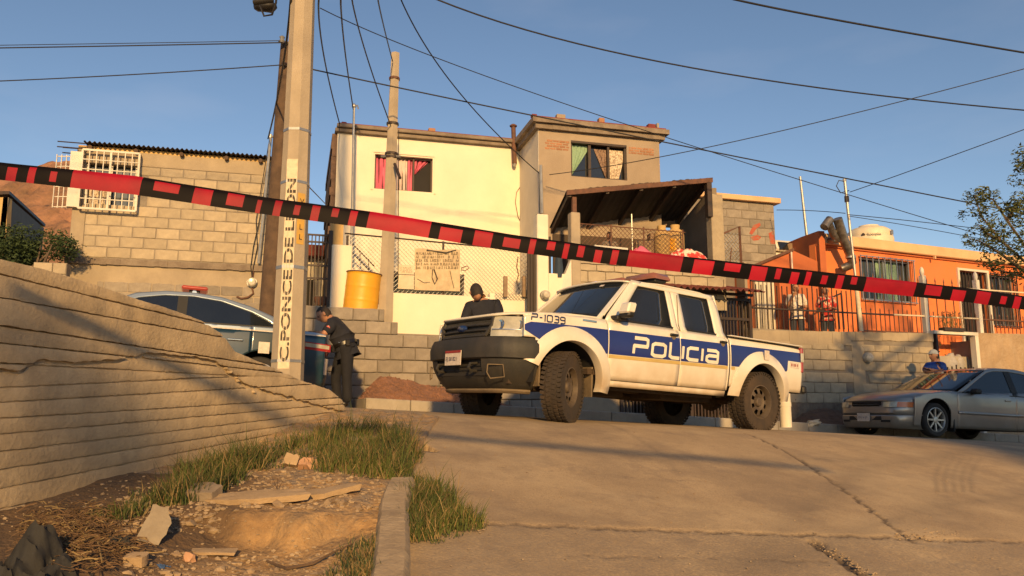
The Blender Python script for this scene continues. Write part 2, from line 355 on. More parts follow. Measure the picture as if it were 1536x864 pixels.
ys = np.concatenate([np.arange(-3, 3.2, .2), np.arange(3.2, 7.2, .026), np.arange(7.2, 9.6, .08), np.arange(9.6, 22, .4)])
np_grid('road', xs, ys, road_zc, road_m, dict(rough=rough_a, tyre=tyre_a, dust=dust_a, joint=lambda X, Y: np.clip(-jdepth(X, Y) / .012, 0, 1)))
# wide ground sheet to the horizon, below everything near, rising behind the houses as terraces and hills
def wide_z(X, Y):
    r = np.hypot(X, Y); near = gz(np.clip(X, -9, 16), np.clip(Y, -6, 12)) - .35
    far = -2.5 + 3.8 * np.clip((Y - 14) / 6, 0, 1) - .0 * r
    t = np.clip((r - 18) / 14, 0, 1); return near * (1 - t) + far * t
gsx = np.concatenate([np.arange(-400, -30, 20), np.arange(-30, 30, 1.0), np.arange(30, 401, 20)])
gsy = np.concatenate([np.arange(-300, -20, 20), np.arange(-20, 40, 1.0), np.arange(40, 501, 20)])
np_grid('ground', gsx, gsy, wide_z, MT['soil'])
# dirt verge left of the ramp
def kerb_x(Y): return np.interp(Y, [k[0] for k in KX], [k[1] for k in KX])
def dirt_z(X, Y):
    base = -.11 - .165 * (7 - Y)
    by = 4.22 + .05 * np.sin(X * 7) + .03 * np.sin(X * 19)
    f = 1 / (1 + np.exp(-(Y - by) / .018)); left = 1 / (1 + np.exp((X + 1.62) / .07))
    z = base + np.where(True, .065 * f * (1 - np.clip((Y - 5) / 2, 0, 1)) - (1 - f) * .085 * (1 - left) + .05 * left * (1 - f), 0)
    kk = np.clip((X - (kerb_x(Y) - .42)) / .40, 0, 1); z = z * (1 - kk) + (gz(kerb_x(Y), Y) + .035) * kk     # meets the kerb
    yy = np.clip((Y - 6.1) / .9, 0, 1); z = z * (1 - yy) + (gz(X, Y) + .02) * yy
    return z + .016 * fbm(X, Y, 4, 5) + .004 * fbm(X, Y, 40, 2)
dirt_m = mat('dirt', (.47, .29, .125), .97, (.26, .155, .07), 9, .02, 30, stain=(.19, .14, .09), sscale=4.6, samt=.75)
def scree_a(X, Y): return np.clip(.5 + (Y - 4.36) / .25, 0, 1) * .9 + (Y < 4.02) * .5
attr_mix(dirt_m, 'scree', (.25, .20, .145), .9, 12)
def leftd(X, Y): return 1 / (1 + np.exp((X + 1.45 + .1 * np.sin(Y * 4)) / .06)) * (Y < 5.1)
attr_mix(dirt_m, 'litter', (.10, .062, .035), .9)
def verge_z(X, Y):
    k = kerb_x(Y); return np.where(X < k - .03, dirt_z(X, Y), gz(X, Y) - .12)
np_grid('dirt_verge', np.arange(-4.2, .6, .022), np.arange(2.6, 7.6, .022), verge_z, dirt_m, dict(scree=scree_a, litter=leftd))
# kerb of the ramp: cast lengths
kerbm = mat('dusty_kerb', (.42, .32, .20), .93, (.30, .225, .14), 7, .006, 40, stain=(.19, .145, .10), sscale=4, samt=.7)
krb = M(); kt = thing('ramp_kerb', 'worn concrete kerb curving up the left side of the ramp beside the grass', 'kerb', kerb_c[1])
fine = []
for a, b in zip(kerb_c[:-1], kerb_c[1:]):
    for k in range(8): fine.append(a.lerp(b, k / 8))
fine.append(kerb_c[-1])
for s0, s1 in ((0, 21), (21, 35), (35, len(fine) - 1)):
    mm = M(); pts = fine[s0:s1 + 1]; prof = [(-.085, -.3), (-.08, -.03), (-.062, .0), (.055, .004), (.075, -.02), (.095, -.3)]; vs = []
    for i, p in enumerate(pts):
        t = (pts[min(i + 1, len(pts) - 1)] - pts[max(i - 1, 0)]); t.z = 0; t.normalize(); nn = V((t.y, -t.x, 0))
        if i == 0: p = p + t * .0006
        w_ = .009 * noise.noise(V(((i + s0) * .9, 0, 3)))
        vs += [p + nn * (a + w_ * (b > -.1)) + V((0, 0, b + w_ * .5)) for a, b in prof]
    k = len(prof)
    mm.add(vs, [(i * k + j, i * k + j + 1, (i + 1) * k + j + 1, (i + 1) * k + j) for i in range(len(pts) - 1) for j in range(k - 1)] + [tuple(range(k)), tuple(range(len(vs) - 1, len(vs) - 1 - k, -1))])
    part('kerb_length', mm, kerbm, kt, smooth=50)
# ---------------------------------------------------------------- far kerb, pavement, gravel bank
W = PL(13.3, .394)                     # retaining walls
def wz(a):                              # street height beside wall coordinate a
    return float(zs((W.u * a).x))
mm = M(); pv = []
for i in range(40):
    a0, a1 = -2.62 + i * .65, -2.62 + (i + 1) * .65 - .008
    if a1 > 16: break
    z0, z1 = wz(a0), wz(a1); P = W.P
    mm.hexa([P(a0, z0 - .3, 1.06), P(a1, z1 - .3, 1.06), P(a1, z1 - .3, .92), P(a0, z0 - .3, .92), P(a0, z0 + .13, 1.05), P(a1, z1 + .13, 1.05), P(a1, z1 + .13, .92), P(a0, z0 + .13, .92)])
o = solo('street_kerb', mm, MT['conc'], 'grey concrete kerb along the far side of the street below the retaining walls', 'kerb', bv=.012)
mm = M()
for i in range(19):
    a0, a1 = -2.62 + i, -1.62 + i; z0, z1 = wz(a0), wz(a1); P = W.P
    mm.hexa([P(a0, z0 - .3, .92), P(a1, z1 - .3, .92), P(a1, z1 - .3, -.3), P(a0, z0 - .3, -.3), P(a0, z0 + .122, .92), P(a1, z1 + .122, .92), P(a1, z1 + .122, -.3), P(a0, z0 + .122, -.3)])
tag(solo('pavement', mm, MT['conc'], None, None), kind='structure')
def heap(name, a0, a1, hfn, mt, label, cat, kind=None, o1=.9, seed=0):
    def fn(u_, v_):
        a = a0 + (a1 - a0) * u_; o_ = .0 + o1 * v_
        h = hfn(u_) * max(0, 1 - v_) ** .8 * min(1, u_ * 7, (1 - u_) * 7); p = W.P(a, wz(a) + .118 + h, o_)
        p.z += .035 * noise.noise(p * 5 + V((seed, 0, 0))) * min(1, h * 12) + .02 * noise.noise(p * 17) * min(1, h * 12); return p
    m_ = M().grid(fn, 90, 26); o = solo(name, m_, mt, label, cat, smooth=70, kind=kind); return fn
g1 = heap('gravel_bank', -2.55, -.2, lambda u: .42 * (1 - .75 * u) + .03, MT['gravel'], 'bank of reddish gravel heaped against the grey block wall', 'gravel', 'stuff', .88)
g2 = heap('soil_heap', 5.55, 7.9, lambda u: .40 * math.sin(math.pi * min(1, u * 1.05)) * (1 - .3 * u), mat('brown_soil', (.16, .09, .055), .97, (.10, .06, .04), 7, .02, 25), 'low heap of brown soil against the foot of the block wall behind the grey car', 'soil heap', None, .7, 4)
st = M(); random.seed(5)
for k in range(900):
    u_, v_ = random.random(), random.random() ** .8; p = g1(u_, v_)
    st.ico(p, random.uniform(.008, .024), 0, .3, seed=k)
tag(solo('gravel_stones', st, MT['gravel'], 'loose red and tan stones strewn over the gravel bank', 'gravel', kind='stuff'))
# ---------------------------------------------------------------- board-marked concrete wall in the foreground, left
LW = PL(0, 1); LW.O = V((-1.5, 7.2, 0)); dv = V((1.22, 2.98, 0)).normalized(); LW.u = dv; LW.n = V((dv.y, -dv.x, 0))
def lw(px, py, o=0): return LW.sz(px, py, o)
top_px = [(-260, 352), (-120, 366), (0, 389), (60, 402), (130, 423), (200, 447), (262, 466), (300, 480), (330, 500), (352, 528), (410, 552), (450, 570), (492, 584), (512, 600), (520, 622)]
topl = [lw(*p) for p in top_px]
def topz(a): return float(np.interp(a, [t[0] for t in topl], [t[1] for t in topl]))
crk_px = [(-260, 560), (0, 556), (28, 559), (56, 541), (112, 545), (168, 542), (224, 531), (300, 538), (322, 543), (336, 554), (364, 576), (400, 588), (426, 594), (476, 609), (513, 618)]
crl = [lw(*p) for p in crk_px]
def crz(a): return float(np.interp(a, [t[0] for t in crl], [t[1] for t in crl]))
lwt = thing('board_marked_wall', 'long sloping concrete retaining wall with board marks and a jagged crack, at the left of the ramp', 'wall', LW.P(-1.2, -.5))
lines = [((0, 412), (240, 470)), ((0, 447), (314, 503)), ((0, 489), (314, 536)), ((0, 515), (314, 548)), ((0, 545), (314, 562)), ((0, 582), (330, 566)), ((0, 604), (392, 581)), ((0, 628), (470, 599)), ((0, 652), (470, 610)), ((0, 678), (470, 622)), ((0, 705), (400, 643)), ((0, 734), (269, 680)), ((0, 764), (162, 731)), ((0, 800), (162, 765)), ((0, 835), (162, 800))]
lf = []
for p, q in lines:
    a0, z0 = lw(*p); a1, z1 = lw(*q); k = (z1 - z0) / (a1 - a0); lf.append((z0 - k * a0, k))
def lz(i, a):
    return 5 if i < 0 else (-2 if i >= len(lf) else lf[i][0] + lf[i][1] * a)
A0, A1 = topl[0][0] - .2, topl[-1][0]
core_ = M(); NA = 150
def wface(a, v_):
    zt = topz(a); zb = -1.6; return zt + (zb - zt) * v_
core_.grid(lambda u_, v_: LW.P(A0 + (A1 - A0) * u_, wface(A0 + (A1 - A0) * u_, v_), -.012 + .004 * noise.noise(V((u_ * 60, v_ * 20, 0)))), NA, 24)
core_.grid(lambda u_, v_: LW.P(A0 + (A1 - A0) * u_, topz(A0 + (A1 - A0) * u_) - .004 + .03 * v_ + .012 * noise.noise(V((u_ * 40, v_ * 5, 3))), -.03 - .5 * v_), NA, 6)
core_.grid(lambda u_, v_: LW.P(A0 + (A1 - A0) * u_, wface(A0 + (A1 - A0) * u_, v_), -.53), NA, 2)
part('wall_core', core_, MT['boardc'], lwt, smooth=50)
for i in range(-1, len(lf)):
    for side in (0, 1):                # 0 above the crack (proud, slumped), 1 below it
        segs = []; cur = []
        for k in range(221):
            a = A0 + (A1 - A0) * k / 220; jag = .012 * noise.noise(V((a * 9, side, 0))) + .007 * noise.noise(V((a * 31, i, 0)))
            up, lo_ = min(topz(a), lz(i, a) - .0015), lz(i + 1, a) + .0025
            c_ = crz(a) + .014 * noise.noise(V((a * 14, 0, 5))) + .007 * noise.noise(V((a * 45, 0, 5)))
            if side == 0: lo_ = max(lo_, c_ + .006)
            else: up = min(up, c_ - .012)
            if up - lo_ > .004: cur.append((a, up, lo_))
            else:
                if len(cur) > 2: segs.append(cur)
                cur = []
        if len(cur) > 2: segs.append(cur)
        pr = random.uniform(-.003, .003) + (.014 if side == 0 else 0)
        for sg in segs:
            mb = M(); n_ = len(sg); ev = random.uniform(0, 9)
            rows = []
            for (a, up, lo_) in sg:
                h = up - lo_; e = .0035 * noise.noise(V((a * 30, ev, 0)))
                tp = up + e; bt = lo_ + e * 1.4; lump = (.012 * noise.noise(V((a * 3, up * 6, ev))) + .02 * noise.noise(V((a * 7, up * 9, 1)))) * (.45 if side == 0 else .18)
                o_ = pr + lump
                rows += [LW.P(a, tp, -.02), LW.P(a, tp - .002, o_ - .003), LW.P(a, tp - h * .15, o_), LW.P(a, bt + h * .2, o_ + .002), LW.P(a, bt + .003, o_ - .001), LW.P(a, bt, -.02)]
            mb.add(rows, [(q * 6 + j, (q + 1) * 6 + j, (q + 1) * 6 + j + 1, q * 6 + j + 1) for q in range(n_ - 1) for j in range(5)] + [tuple(range(6)), tuple(range((n_ - 1) * 6 + 5, (n_ - 1) * 6 - 1, -1))])
            part('board_course', mb, MT['boardc'], lwt, smooth=35)
lump = M()
for k, (px, py, r) in enumerate(((506, 628, .06), (514, 640, .09), (344, 558, .025), (356, 571, .02), (380, 588, .02))):
    a, z = lw(px, py); lump.ico(LW.P(a, z, .0), r, 2, .5, seed=k * 3, sc=(1, 1, .6))
part('broken_lump', lump, MT['boardc'], lwt, smooth=50)
# ---------------------------------------------------------------- masonry helpers
def holed(m, pl, a0, a1, z0, z1, holes, o0, o1, mi=None):
    """a wall box with rectangular openings (a0, a1, z0, z1)"""
    As = sorted({a0, a1, *[h[0] for h in holes], *[h[1] for h in holes]}); Zs = sorted({z0, z1, *[h[2] for h in holes], *[h[3] for h in holes]})
    for j in range(len(Zs) - 1):
        run = None
        for i in range(len(As) - 1):
            ca, cz = (As[i] + As[i + 1]) / 2, (Zs[j] + Zs[j + 1]) / 2
            inh = any(h[0] < ca < h[1] and h[2] < cz < h[3] for h in holes) or not (a0 < ca < a1 and z0 < cz < z1)
            if not inh: run = (run[0], As[i + 1]) if run else (As[i], As[i + 1])
            if (inh or i == len(As) - 2) and run: m.wbox(pl, run[0], run[1], Zs[j], Zs[j + 1], o0, o1, mi); run = None
    return m
_bm = {}
def block_mesh(w_, h, d, k, mt, rough=1):
    key = (round(w_, 3), round(h, 3), k, mt.name)
    if key in _bm: return _bm[key]
    rnd = random.Random(k * 7 + int(w_ * 100)); m = M(); c = .009; f = []
    e = lambda s_: rnd.uniform(-s_, s_)
    nx = 4
    top = [V((-w_ / 2 + w_ * i / nx, 0, h / 2 + (e(.006) * rough if 0 < i < nx else -rnd.uniform(0, .007) * rough))) for i in range(nx + 1)]
    bot = [V((-w_ / 2 + w_ * i / nx, 0, -h / 2 + (e(.005) * rough if 0 < i < nx else rnd.uniform(0, .006) * rough))) for i in range(nx + 1)]
    ring = bot + top[::-1]; n_ = len(ring)
    fr = [V((p.x * (1 - 2 * c / w_), -d - e(.002), p.z * (1 - 2 * c / h))) for p in ring]
    md = [V((p.x, -d + c * .8, p.z)) for p in ring]; bk = [V((p.x, .02, p.z)) for p in ring]
    m.add(fr + md + bk, [tuple(range(n_))] + [(i + n_, (i + 1) % n_ + n_, (i + 1) % n_, i) for i in range(n_)] + [(i + 2 * n_, (i + 1) % n_ + 2 * n_, (i + 1) % n_ + n_, i + n_) for i in range(n_)])
    _bm[key] = m.mesh('block', mt); return _bm[key]
def blocks(pl, parent, a0, a1, z0, z1, bw=.4, bh=.2, j=.012, skip=None, mt='block', mt2=None, off=0, phase=0.0, name='block', d=.012, z_fn=None, rough=1):
    n = 0; r = 0; z = z0
    while z < z1 - .04:
        zt = min(z + bh, z1); a = a0 - ((phase + (.5 if r % 2 else 0)) % 1) * bw
        while a < a1 - .03:
            l, rr = max(a, a0), min(a + bw, a1)
            if rr - l > .05 and not (skip and skip((l + rr) / 2, (z + zt) / 2)):
                k = random.randrange(4) if (rr - l) > bw * .9 and zt - z > bh * .9 else 0
                mt_ = MT[mt2((l + rr) / 2, (z + zt) / 2)] if mt2 else MT[mt]
                o = bpy.data.objects.new(name, block_mesh(round(rr - l - j, 2) if (rr - l) > bw * .9 else round(rr - l - j, 3), zt - z - j, d, k, mt_, rough)); link(o, parent)
                o.location = pl.P((l + rr) / 2, (z + zt) / 2, off + random.uniform(-.003, .004)) - wl(parent); o.rotation_euler = (0, 0, pl.ang + random.uniform(-.006, .006))
                n += 1
            a += bw
        z += bh; r += 1
    return n
def inrect(a, z, r, e=0): return r[0] - e < a < r[1] + e and r[2] - e < z < r[3] + e
def curtain(m, pl, a0, a1, z0, z1, o, folds=6, amp=.02, mi=None, poly=None):
    def fn(u_, v_):
        zz = z0 + (z1 - z0) * v_; l, r = (a0, a1) if poly is None else poly(v_)
        return pl.P(l + (r - l) * u_, zz, o + amp * math.sin(u_ * folds * 6.28) + .006 * math.sin(u_ * 31 + v_ * 4))
    m.grid(fn, folds * 6, 6, mi)
# ================================================================ grey block house, left
GH = PL(16.35, .27)
gh = thing('block_house', 'unpainted grey block house with a corrugated roof and white barred corner window', 'house', GH.P(-6.5, .0))
ga0, ga1, gz0, gz1 = -8.30, -4.45, .0, 4.86
win = (-8.14, -7.27, 3.80, 4.68)
m = M(); holed(m, GH, ga0, ga1, 2.80, gz1, [win], -.2, 0)
m.wbox(GH, ga0, ga0 + .2, 2.80, gz1, -3.8, -.2); m.wbox(GH, ga0, ga1, 2.8, 4.9, -3.9, -3.7)
part('wall', m, MT['mortar'], gh)
m = M(); holed(m, GH, ga0 - .02, ga1, gz0, 2.72, [], -.25, .0); m.wbox(GH, ga0 - .02, ga0 + .2, 0, 2.72, -3.8, -.25)
part('lower_wall', m, MT['plaster'], gh)
m = M()
for i in range(34):
    a = ga0 - .05 + (ga1 - ga0 + .05) * i / 34; h = .015 * noise.noise(V((i * .9, 0, 0)))
    m.wbox(GH, a, a + (ga1 - ga0) / 34 + .001, 2.70 + h, 2.81 + h * .4, -.3, .05 + .02 * noise.noise(V((i * .7, 3, 0))))
part('floor_slab_edge', m, MT['slab'], gh)
m = M(); m.wbox(GH, ga0 - .006, ga0 + .22, 2.812, 3.78, -.3, .016); m.wbox(GH, ga1 - .42, ga1 - .14, 2.812, 4.6, -.2, .016)
m.wbox(GH, ga0 - .006, ga1 - .004, 4.60, 4.862, -.2, .014)
part('plaster_band', m, MT['plaster'], gh, bv=.006)
wsk = (win[0] - .06, win[1] + .06, win[2] - .06, win[3] + .1)
blocks(GH, gh, ga0 + .22, ga1 - .44, 2.83, 4.6, .405, .2, skip=lambda a, z: inrect(a, z, wsk), mt='block', phase=.0)
blocks(GH, gh, ga1 - .14, ga1, 2.83, 4.6, .405, .2, mt='block', phase=.3)
blocks(GH, gh, ga0 + .5, ga1 - .3, 1.62, 2.40, .40, .195, mt='block_g', phase=.2, d=.006, rough=2)
blocks(GH, gh, ga0 + .3, ga1 - .3, .2, 1.60, .40, .195, mt='block', phase=.5, d=.008, rough=2)
# roof: corrugated sheets on beam ends
m = M(); nc = 46
def corr(pl, m, a0, a1, zf, zb, of, ob, n_, amp=.018, z_slope=0):
    st_ = n_ * 6; vs = []
    for i in range(st_ + 1):
        a = a0 + (a1 - a0) * i / st_; dz = amp * math.sin(i / 6 * 6.28) + z_slope * (i / st_)
        vs += [pl.P(a, zf + dz, of), pl.P(a, zb + dz, ob), pl.P(a, zf + dz - .006, of), pl.P(a, zb + dz - .006, ob)]
    fs = []
    for i in range(st_):
        b = i * 4; fs += [(b, b + 4, b + 5, b + 1), (b + 2, b + 3, b + 7, b + 6), (b, b + 2, b + 6, b + 4)]
    m.add(vs, fs)
corr(GH, m, ga0 + .12, ga1 + .1, 4.955, 5.15, .16, -3.9, nc)
part('roof_sheet', m, MT['corr_dk'], gh)
m = M(); m.wbox(GH, ga0, ga1, 4.862, 4.93, -.2, -.02); part('roof_bed', m, MT['ochre'], gh)
for px in (137, 206, 274, 341, 392):
    a, z = GH.sz(px, 222); m = M().cyl(GH.P(a, 4.885, -.1), GH.P(a, 4.865, .12), .045, .04, 8); part('beam_end', m, MT['wood'], gh)
# corner window: white lattice cage, frame, panes
m = M(); m.wbox(GH, win[0], win[1], win[2], win[3], -.16, -.14); part('pane', m, MT['pane'], gh)
m = M(); curtain(m, GH, -8.08, -7.78, 3.83, 4.3, -.12, 4); part('curtain', m, MT['lace'], gh, smooth=60)
wf = M()
for a in (win[0] + .02, -7.72, win[1] - .02): wf.wbox(GH, a - .025, a + .025, win[2], win[3], -.1, -.05)
for z in (win[2] + .02, win[3] - .02): wf.wbox(GH, win[0], win[1], z - .02, z + .02, -.1, -.051)
part('window_frame', wf, MT['white'], gh)
gr = M(); c0, c1, cz0, cz1 = -8.42, -7.22, 3.70, 4.80
for i in range(9):
    a = -8.18 + (c1 + 8.18) * i / 8; t_ = .018 if i in (0, 8, 4) else .008; gr.wbox(GH, a - t_, a + t_, cz0, cz1, .14, .16)
for i in range(7):
    z = cz0 + (cz1 - cz0) * i / 6; t_ = .018 if i in (0, 6) else .008; gr.wbox(GH, -8.18, c1, z - t_, z + t_, .141, .165)
for a in (-8.18, c1):
    for z in (cz0, cz1): gr.wbox(GH, a - .012, a + .012, z - .012, z + .012, -.02, .142)
part('window_grille', gr, MT['white'], gh)
m = M(); m.wbox(GH, -8.38, -8.20, 3.72, 4.76, .0, .13); part('white_corner_post', m, MT['white'], gh)
gs = M()
for i in range(4): gs.box(GH.P(-8.62 + .08 * i, 4.2, .05), (.014, .014, 1.0))
for i in range(6): gs.box(GH.P(-8.5, 3.72 + .19 * i, .05), (.26, .014, .014))
part('side_grille', gs, MT['white'], gh)
an = M()
for dy in (0, .35):
    for z in (4.83, 4.93): an.cyl(GH.P(-8.62, z, .1 - dy), GH.P(-8.15, z, .1 - dy), .011, n=6)
for i in range(8): an.cyl(GH.P(-8.6 + .06 * i, 4.83, .1), GH.P(-8.6 + .06 * i, 4.93, -.25), .007, n=5)
solo('metal_rack', an, MT['dkmetal'], 'dark metal rack sticking out from the roof corner of the grey block house', 'rack')
# electricity meter, conduit, weatherhead
def meter(px, py, pl, label, r=.10, o=.02):
    a, z = pl.sz(px, py, o); t = thing('electricity_meter', label, 'electricity meter', pl.P(a, z - r, o), 'round electricity meters on the walls')
    part('meter_base', M().lathe([(r, 0), (r, .05), (r * .93, .06)], pl.P(a, z, o - .02), pl.n, 20), MT['galv'], t, smooth=40)
    part('meter_glass', M().lathe([(r * .86, 0), (r * .84, .06), (r * .6, .085), (.0, .09)], pl.P(a, z, o + .035), pl.n, 20), MT['whmeter'], t, smooth=40)
    return a, z
MT['whmeter'] = mat('meter_cover', (.55, .50, .40), .25, (.35, .32, .26), 14)
a, z = meter(378, 424, GH, 'round electricity meter low on the grey block house, right end')
m = M(); m.cyl(GH.P(a - .0, z + .1, .03), GH.P(a + .02, z + .32, .03), .02); part_o = None
pts = [GH.at(378, 432, .03), GH.at(380, 440, .03), GH.at(372, 446, .03), GH.at(362, 448, .03), GH.at(355, 445, .03)]
m.tube(pts, .018, 8)
solo('rusty_conduit', m, MT['rust'], 'curled rusty conduit below the meter on the grey block house', 'conduit', smooth=40)
m = M(); p0 = GH.at(388, 395, .12); p1 = GH.at(406, 206, .25)
m.cyl(p0, p1, .028, n=8); m.cyl(p1, p1 + V((.01, -.02, .06)), .04, .02, 8); m.cyl(p1 + V((0, 0, .02)), p1 + V((.12, 0, .0)), .025, n=8)
solo('service_mast', m, MT['galv'], 'thin galvanised service mast on the right end of the grey block house', 'mast', smooth=40)
for k, (x0, x1, x2) in enumerate(((384, 386, 380), (389, 380, 376))):
    m = M().tube([GH.at(404, 210, .2), GH.at(x0 + 10, 270, .12), GH.at(x0, 330, .08), GH.at(x1, 370, .06), GH.at(x2, 400, .06), GH.at(378, 416, .05)], .008, 5)
    solo('meter_cable', m, MT['wire'], ('black cable hanging from the mast to the meter, left one', 'black cable hanging from the mast to the meter, right one')[k], 'cable')
# shutter box and white strip between the dark pole and the big pole
m = M(); m.wbox(GH, -4.72, -4.44, .3, 2.5, .02, .10); solo('white_door_jamb', m, MT['white'], 'narrow white wall strip between the dark wooden pole and the concrete pole', 'wall')
t = thing('louvre_box', 'small white louvred shutter beside the dark wooden pole', 'shutter', GH.at(404, 462, .2))
for i in range(6):
    a, z = GH.sz(404, 432 + i * 5, .2); part('slat', M().wbox(GH, a - .11, a + .11, z - .012, z + .03, .13, .2), MT['white'], t)
part('louvre_back', M().wbox(GH, GH.sz(396, 440)[0], GH.sz(413, 440)[0], GH.sz(400, 462)[1], GH.sz(400, 428)[1], .105, .128), MT['dark'], t)
# ================================================================ cream house
CH = PL(16.2, .27)
ch = thing('cream_house', 'tall cream painted house wall with one pink-curtained upper window and a rough flat roof edge', 'house', CH.P(-1.8, .9))
ca0, ca1, cz1 = -3.60, .20, 5.55
cw = (-2.85, -1.68, 4.46, 5.18); cw2 = (-2.62, -1.0, 2.1, 2.80)
m = M(); holed(m, CH, ca0, ca1, .8, cz1, [cw, cw2], -.2, 0); part('wall', m, MT['cream'], ch)
m = M()
for i in range(30):
    z = .8 + i * .158; k = .10 + .03 * noise.noise(V((i * .8, 2, 1)))
    m.wbox(CH, ca0 - k, ca0 - .003, z, z + .157, -3.2, -.03 + .02 * noise.noise(V((i * .5, 7, 1))))
part('rough_side_edge', m, MT['dkbrick'], ch)
m = M(); m.wbox(CH, ca0 - .09, ca0 - .004, .8, 5.5, -3.3, -3.2); part('back_wall', m, MT['dkbrick'], ch)
m = M(); m.wbox(CH, ca0 - .05, ca1 - .1, cz1 + .002, cz1 + .08, -3, .09); m.wbox(CH, ca0 - .02, ca1 - .1, cz1 + .082, cz1 + .155, -3, .15)
part('roof_edge', m, MT['slab'], ch, bv=.01)
m = M(); m.wbox(CH, ca0 + .02, ca1 - .1, cz1 + .156, cz1 + .175, -3, .12); part('roof_sealant', m, MT['redroof'], ch)
def rubble(parent, pl, px, py, w_, h, mt, o=.02, name='loose_brick', zb=None):
    a, z = pl.sz(px, py, o); z = zb if zb is not None else z
    part(name, M().wbox(pl, a - w_ / 2, a + w_ / 2, z, z + h, o - .12, o), MT[mt], parent, bv=.008)
rubble(ch, CH, 648, 205, .14, .10, 'brick', zb=cz1 + .176); rubble(ch, CH, 516, 190, .10, .06, 'redroof', zb=cz1 + .176)
rubble(ch, CH, 750, 208, .45, .04, 'conc', zb=cz1 + .176); rubble(ch, CH, 741, 208, .16, .07, 'conc', zb=cz1 + .176, o=-.14)
m = M(); m.wbox(CH, cw[0], cw[1], cw[2], cw[3], -.17, -.16); part('pane', m, MT['dark'], ch)
fr = M()
for a in (cw[0] + .015, -2.06, cw[1] - .012): fr.wbox(CH, a - .016, a + .016, cw[2], cw[3], -.12, -.08)
for z in (cw[2] + .015, cw[3] - .015): fr.wbox(CH, cw[0], cw[1], z - .016, z + .016, -.12, -.081)
part('window_frame', fr, MT['dkmetal'], ch)
m = M(); curtain(m, CH, cw[0] + .03, cw[0] + .30, cw[2] + .03, cw[3] - .03, -.145, 3); part('curtain', m, MT['pink'], ch, smooth=60)
m = M(); curtain(m, CH, cw[0] + .31, -2.18, cw[2] + .03, cw[3] - .03, -.145, 5); part('curtain', m, MT['pinkl'], ch, smooth=60)
m = M(); curtain(m, CH, -2.17, -2.08, cw[2] + .03, cw[3] - .03, -.14, 1); part('curtain', m, MT['pink'], ch, smooth=60)
m = M(); curtain(m, CH, -2.03, -1.70, 4.85, cw[3] - .03, -.145, 3, poly=lambda v: (-2.03, -2.02 + .28 * v)); part('curtain', m, MT['pink'], ch, smooth=60)
m = M()
for a in (cw[0] - .05, cw[1] + .05): m.wbox(CH, a - .02, a + .02, cw[2] - .03, cw[3] + .07, 0.002, .02)
m.wbox(CH, cw[0] - .03, cw[1] + .03, cw[3] + .03, cw[3] + .07, 0.002, .019); part('window_trim', m, MT['cream'], ch)
m = M(); m.wbox(CH, *cw2, -.17, -.16); part('pane', m, MT['pane'], ch)
fr = M()
for a in (cw2[0] + .02, -2.2, -1.8, -1.4, cw2[1] - .02): fr.wbox(CH, a - .018, a + .018, cw2[2], cw2[3], -.10, -.05)
fr.wbox(CH, cw2[0], cw2[1], cw2[3] - .1, cw2[3], -.10, .01); fr.wbox(CH, cw2[0], cw2[1], cw2[2], cw2[2] + .04, -.10, -.051)
part('window_frame', fr, MT['dkmetal'], ch)
# small diagonal stair rail against the wall
m = M()
for k in (0, 14):
    m.cyl(CH.at(528, 365 + k, .3), CH.at(562, 400 + k, .3), .014, n=6)
m.cyl(CH.at(540, 376, .3), CH.at(540, 392, .3), .01, n=6); m.cyl(CH.at(553, 388, .3), CH.at(553, 406, .3), .01, n=6)
solo('stair_rail', m, MT['dkmetal'], 'small diagonal dark handrail against the cream wall above the yellow drum', 'handrail')
# stove pipe
t = thing('stove_pipe', 'rusty stove pipe with a flat cap at the right end of the cream house', 'pipe', CH.at(771, 250, .1))
p0, p1 = CH.at(772, 246, .12), CH.at(770, 190, .12)
part('pipe', M().cyl(p0, p1, .048, n=14), MT['rust'], t, smooth=40)
part('pipe_cap', M().lathe([(.03, -.02), (.075, 0), (.08, .02), (.04, .05), (0, .055)], p1, (0, 0, 1), 14), MT['rust'], t, smooth=40)
part('pipe_outlet', M().cyl(p0 - V((0, 0, .05)), p0, .03, .046, 12), MT['galv'], t, smooth=40)
# masts
def mast(pxa, pya, pxb, pyb, Y, r, name, label, cat='mast', mt='galv', head=True):
    a, b = D(pxa, pya, Y), D(pxb, pyb, Y); a.x, b.x = a.x, b.x
    t = thing(name, label, cat, a); part('pipe', M().cyl(a, b, r, n=8), MT[mt], t, smooth=40)
    if head:
        m = M(); m.lathe([(r * 1.1, 0), (r * 1.9, .02), (r * 1.9, .06), (0, .10)], b, (b - a), 8); m.tube([b + V((0, 0, .03)), b + V((.07, -.03, .04)), b + V((.09, -.03, -.03))], r * .7, 6); part('weatherhead', m, MT[mt], t, smooth=50)
    return b
mast(527, 372, 531, 162, 14.6, .022, 'service_mast', 'tall thin service mast in front of the left edge of the cream house')
mast(813, 320, 811, 248, 14.75, .03, 'service_mast', 'short service mast at the corner of the tan upper storey', head=False)
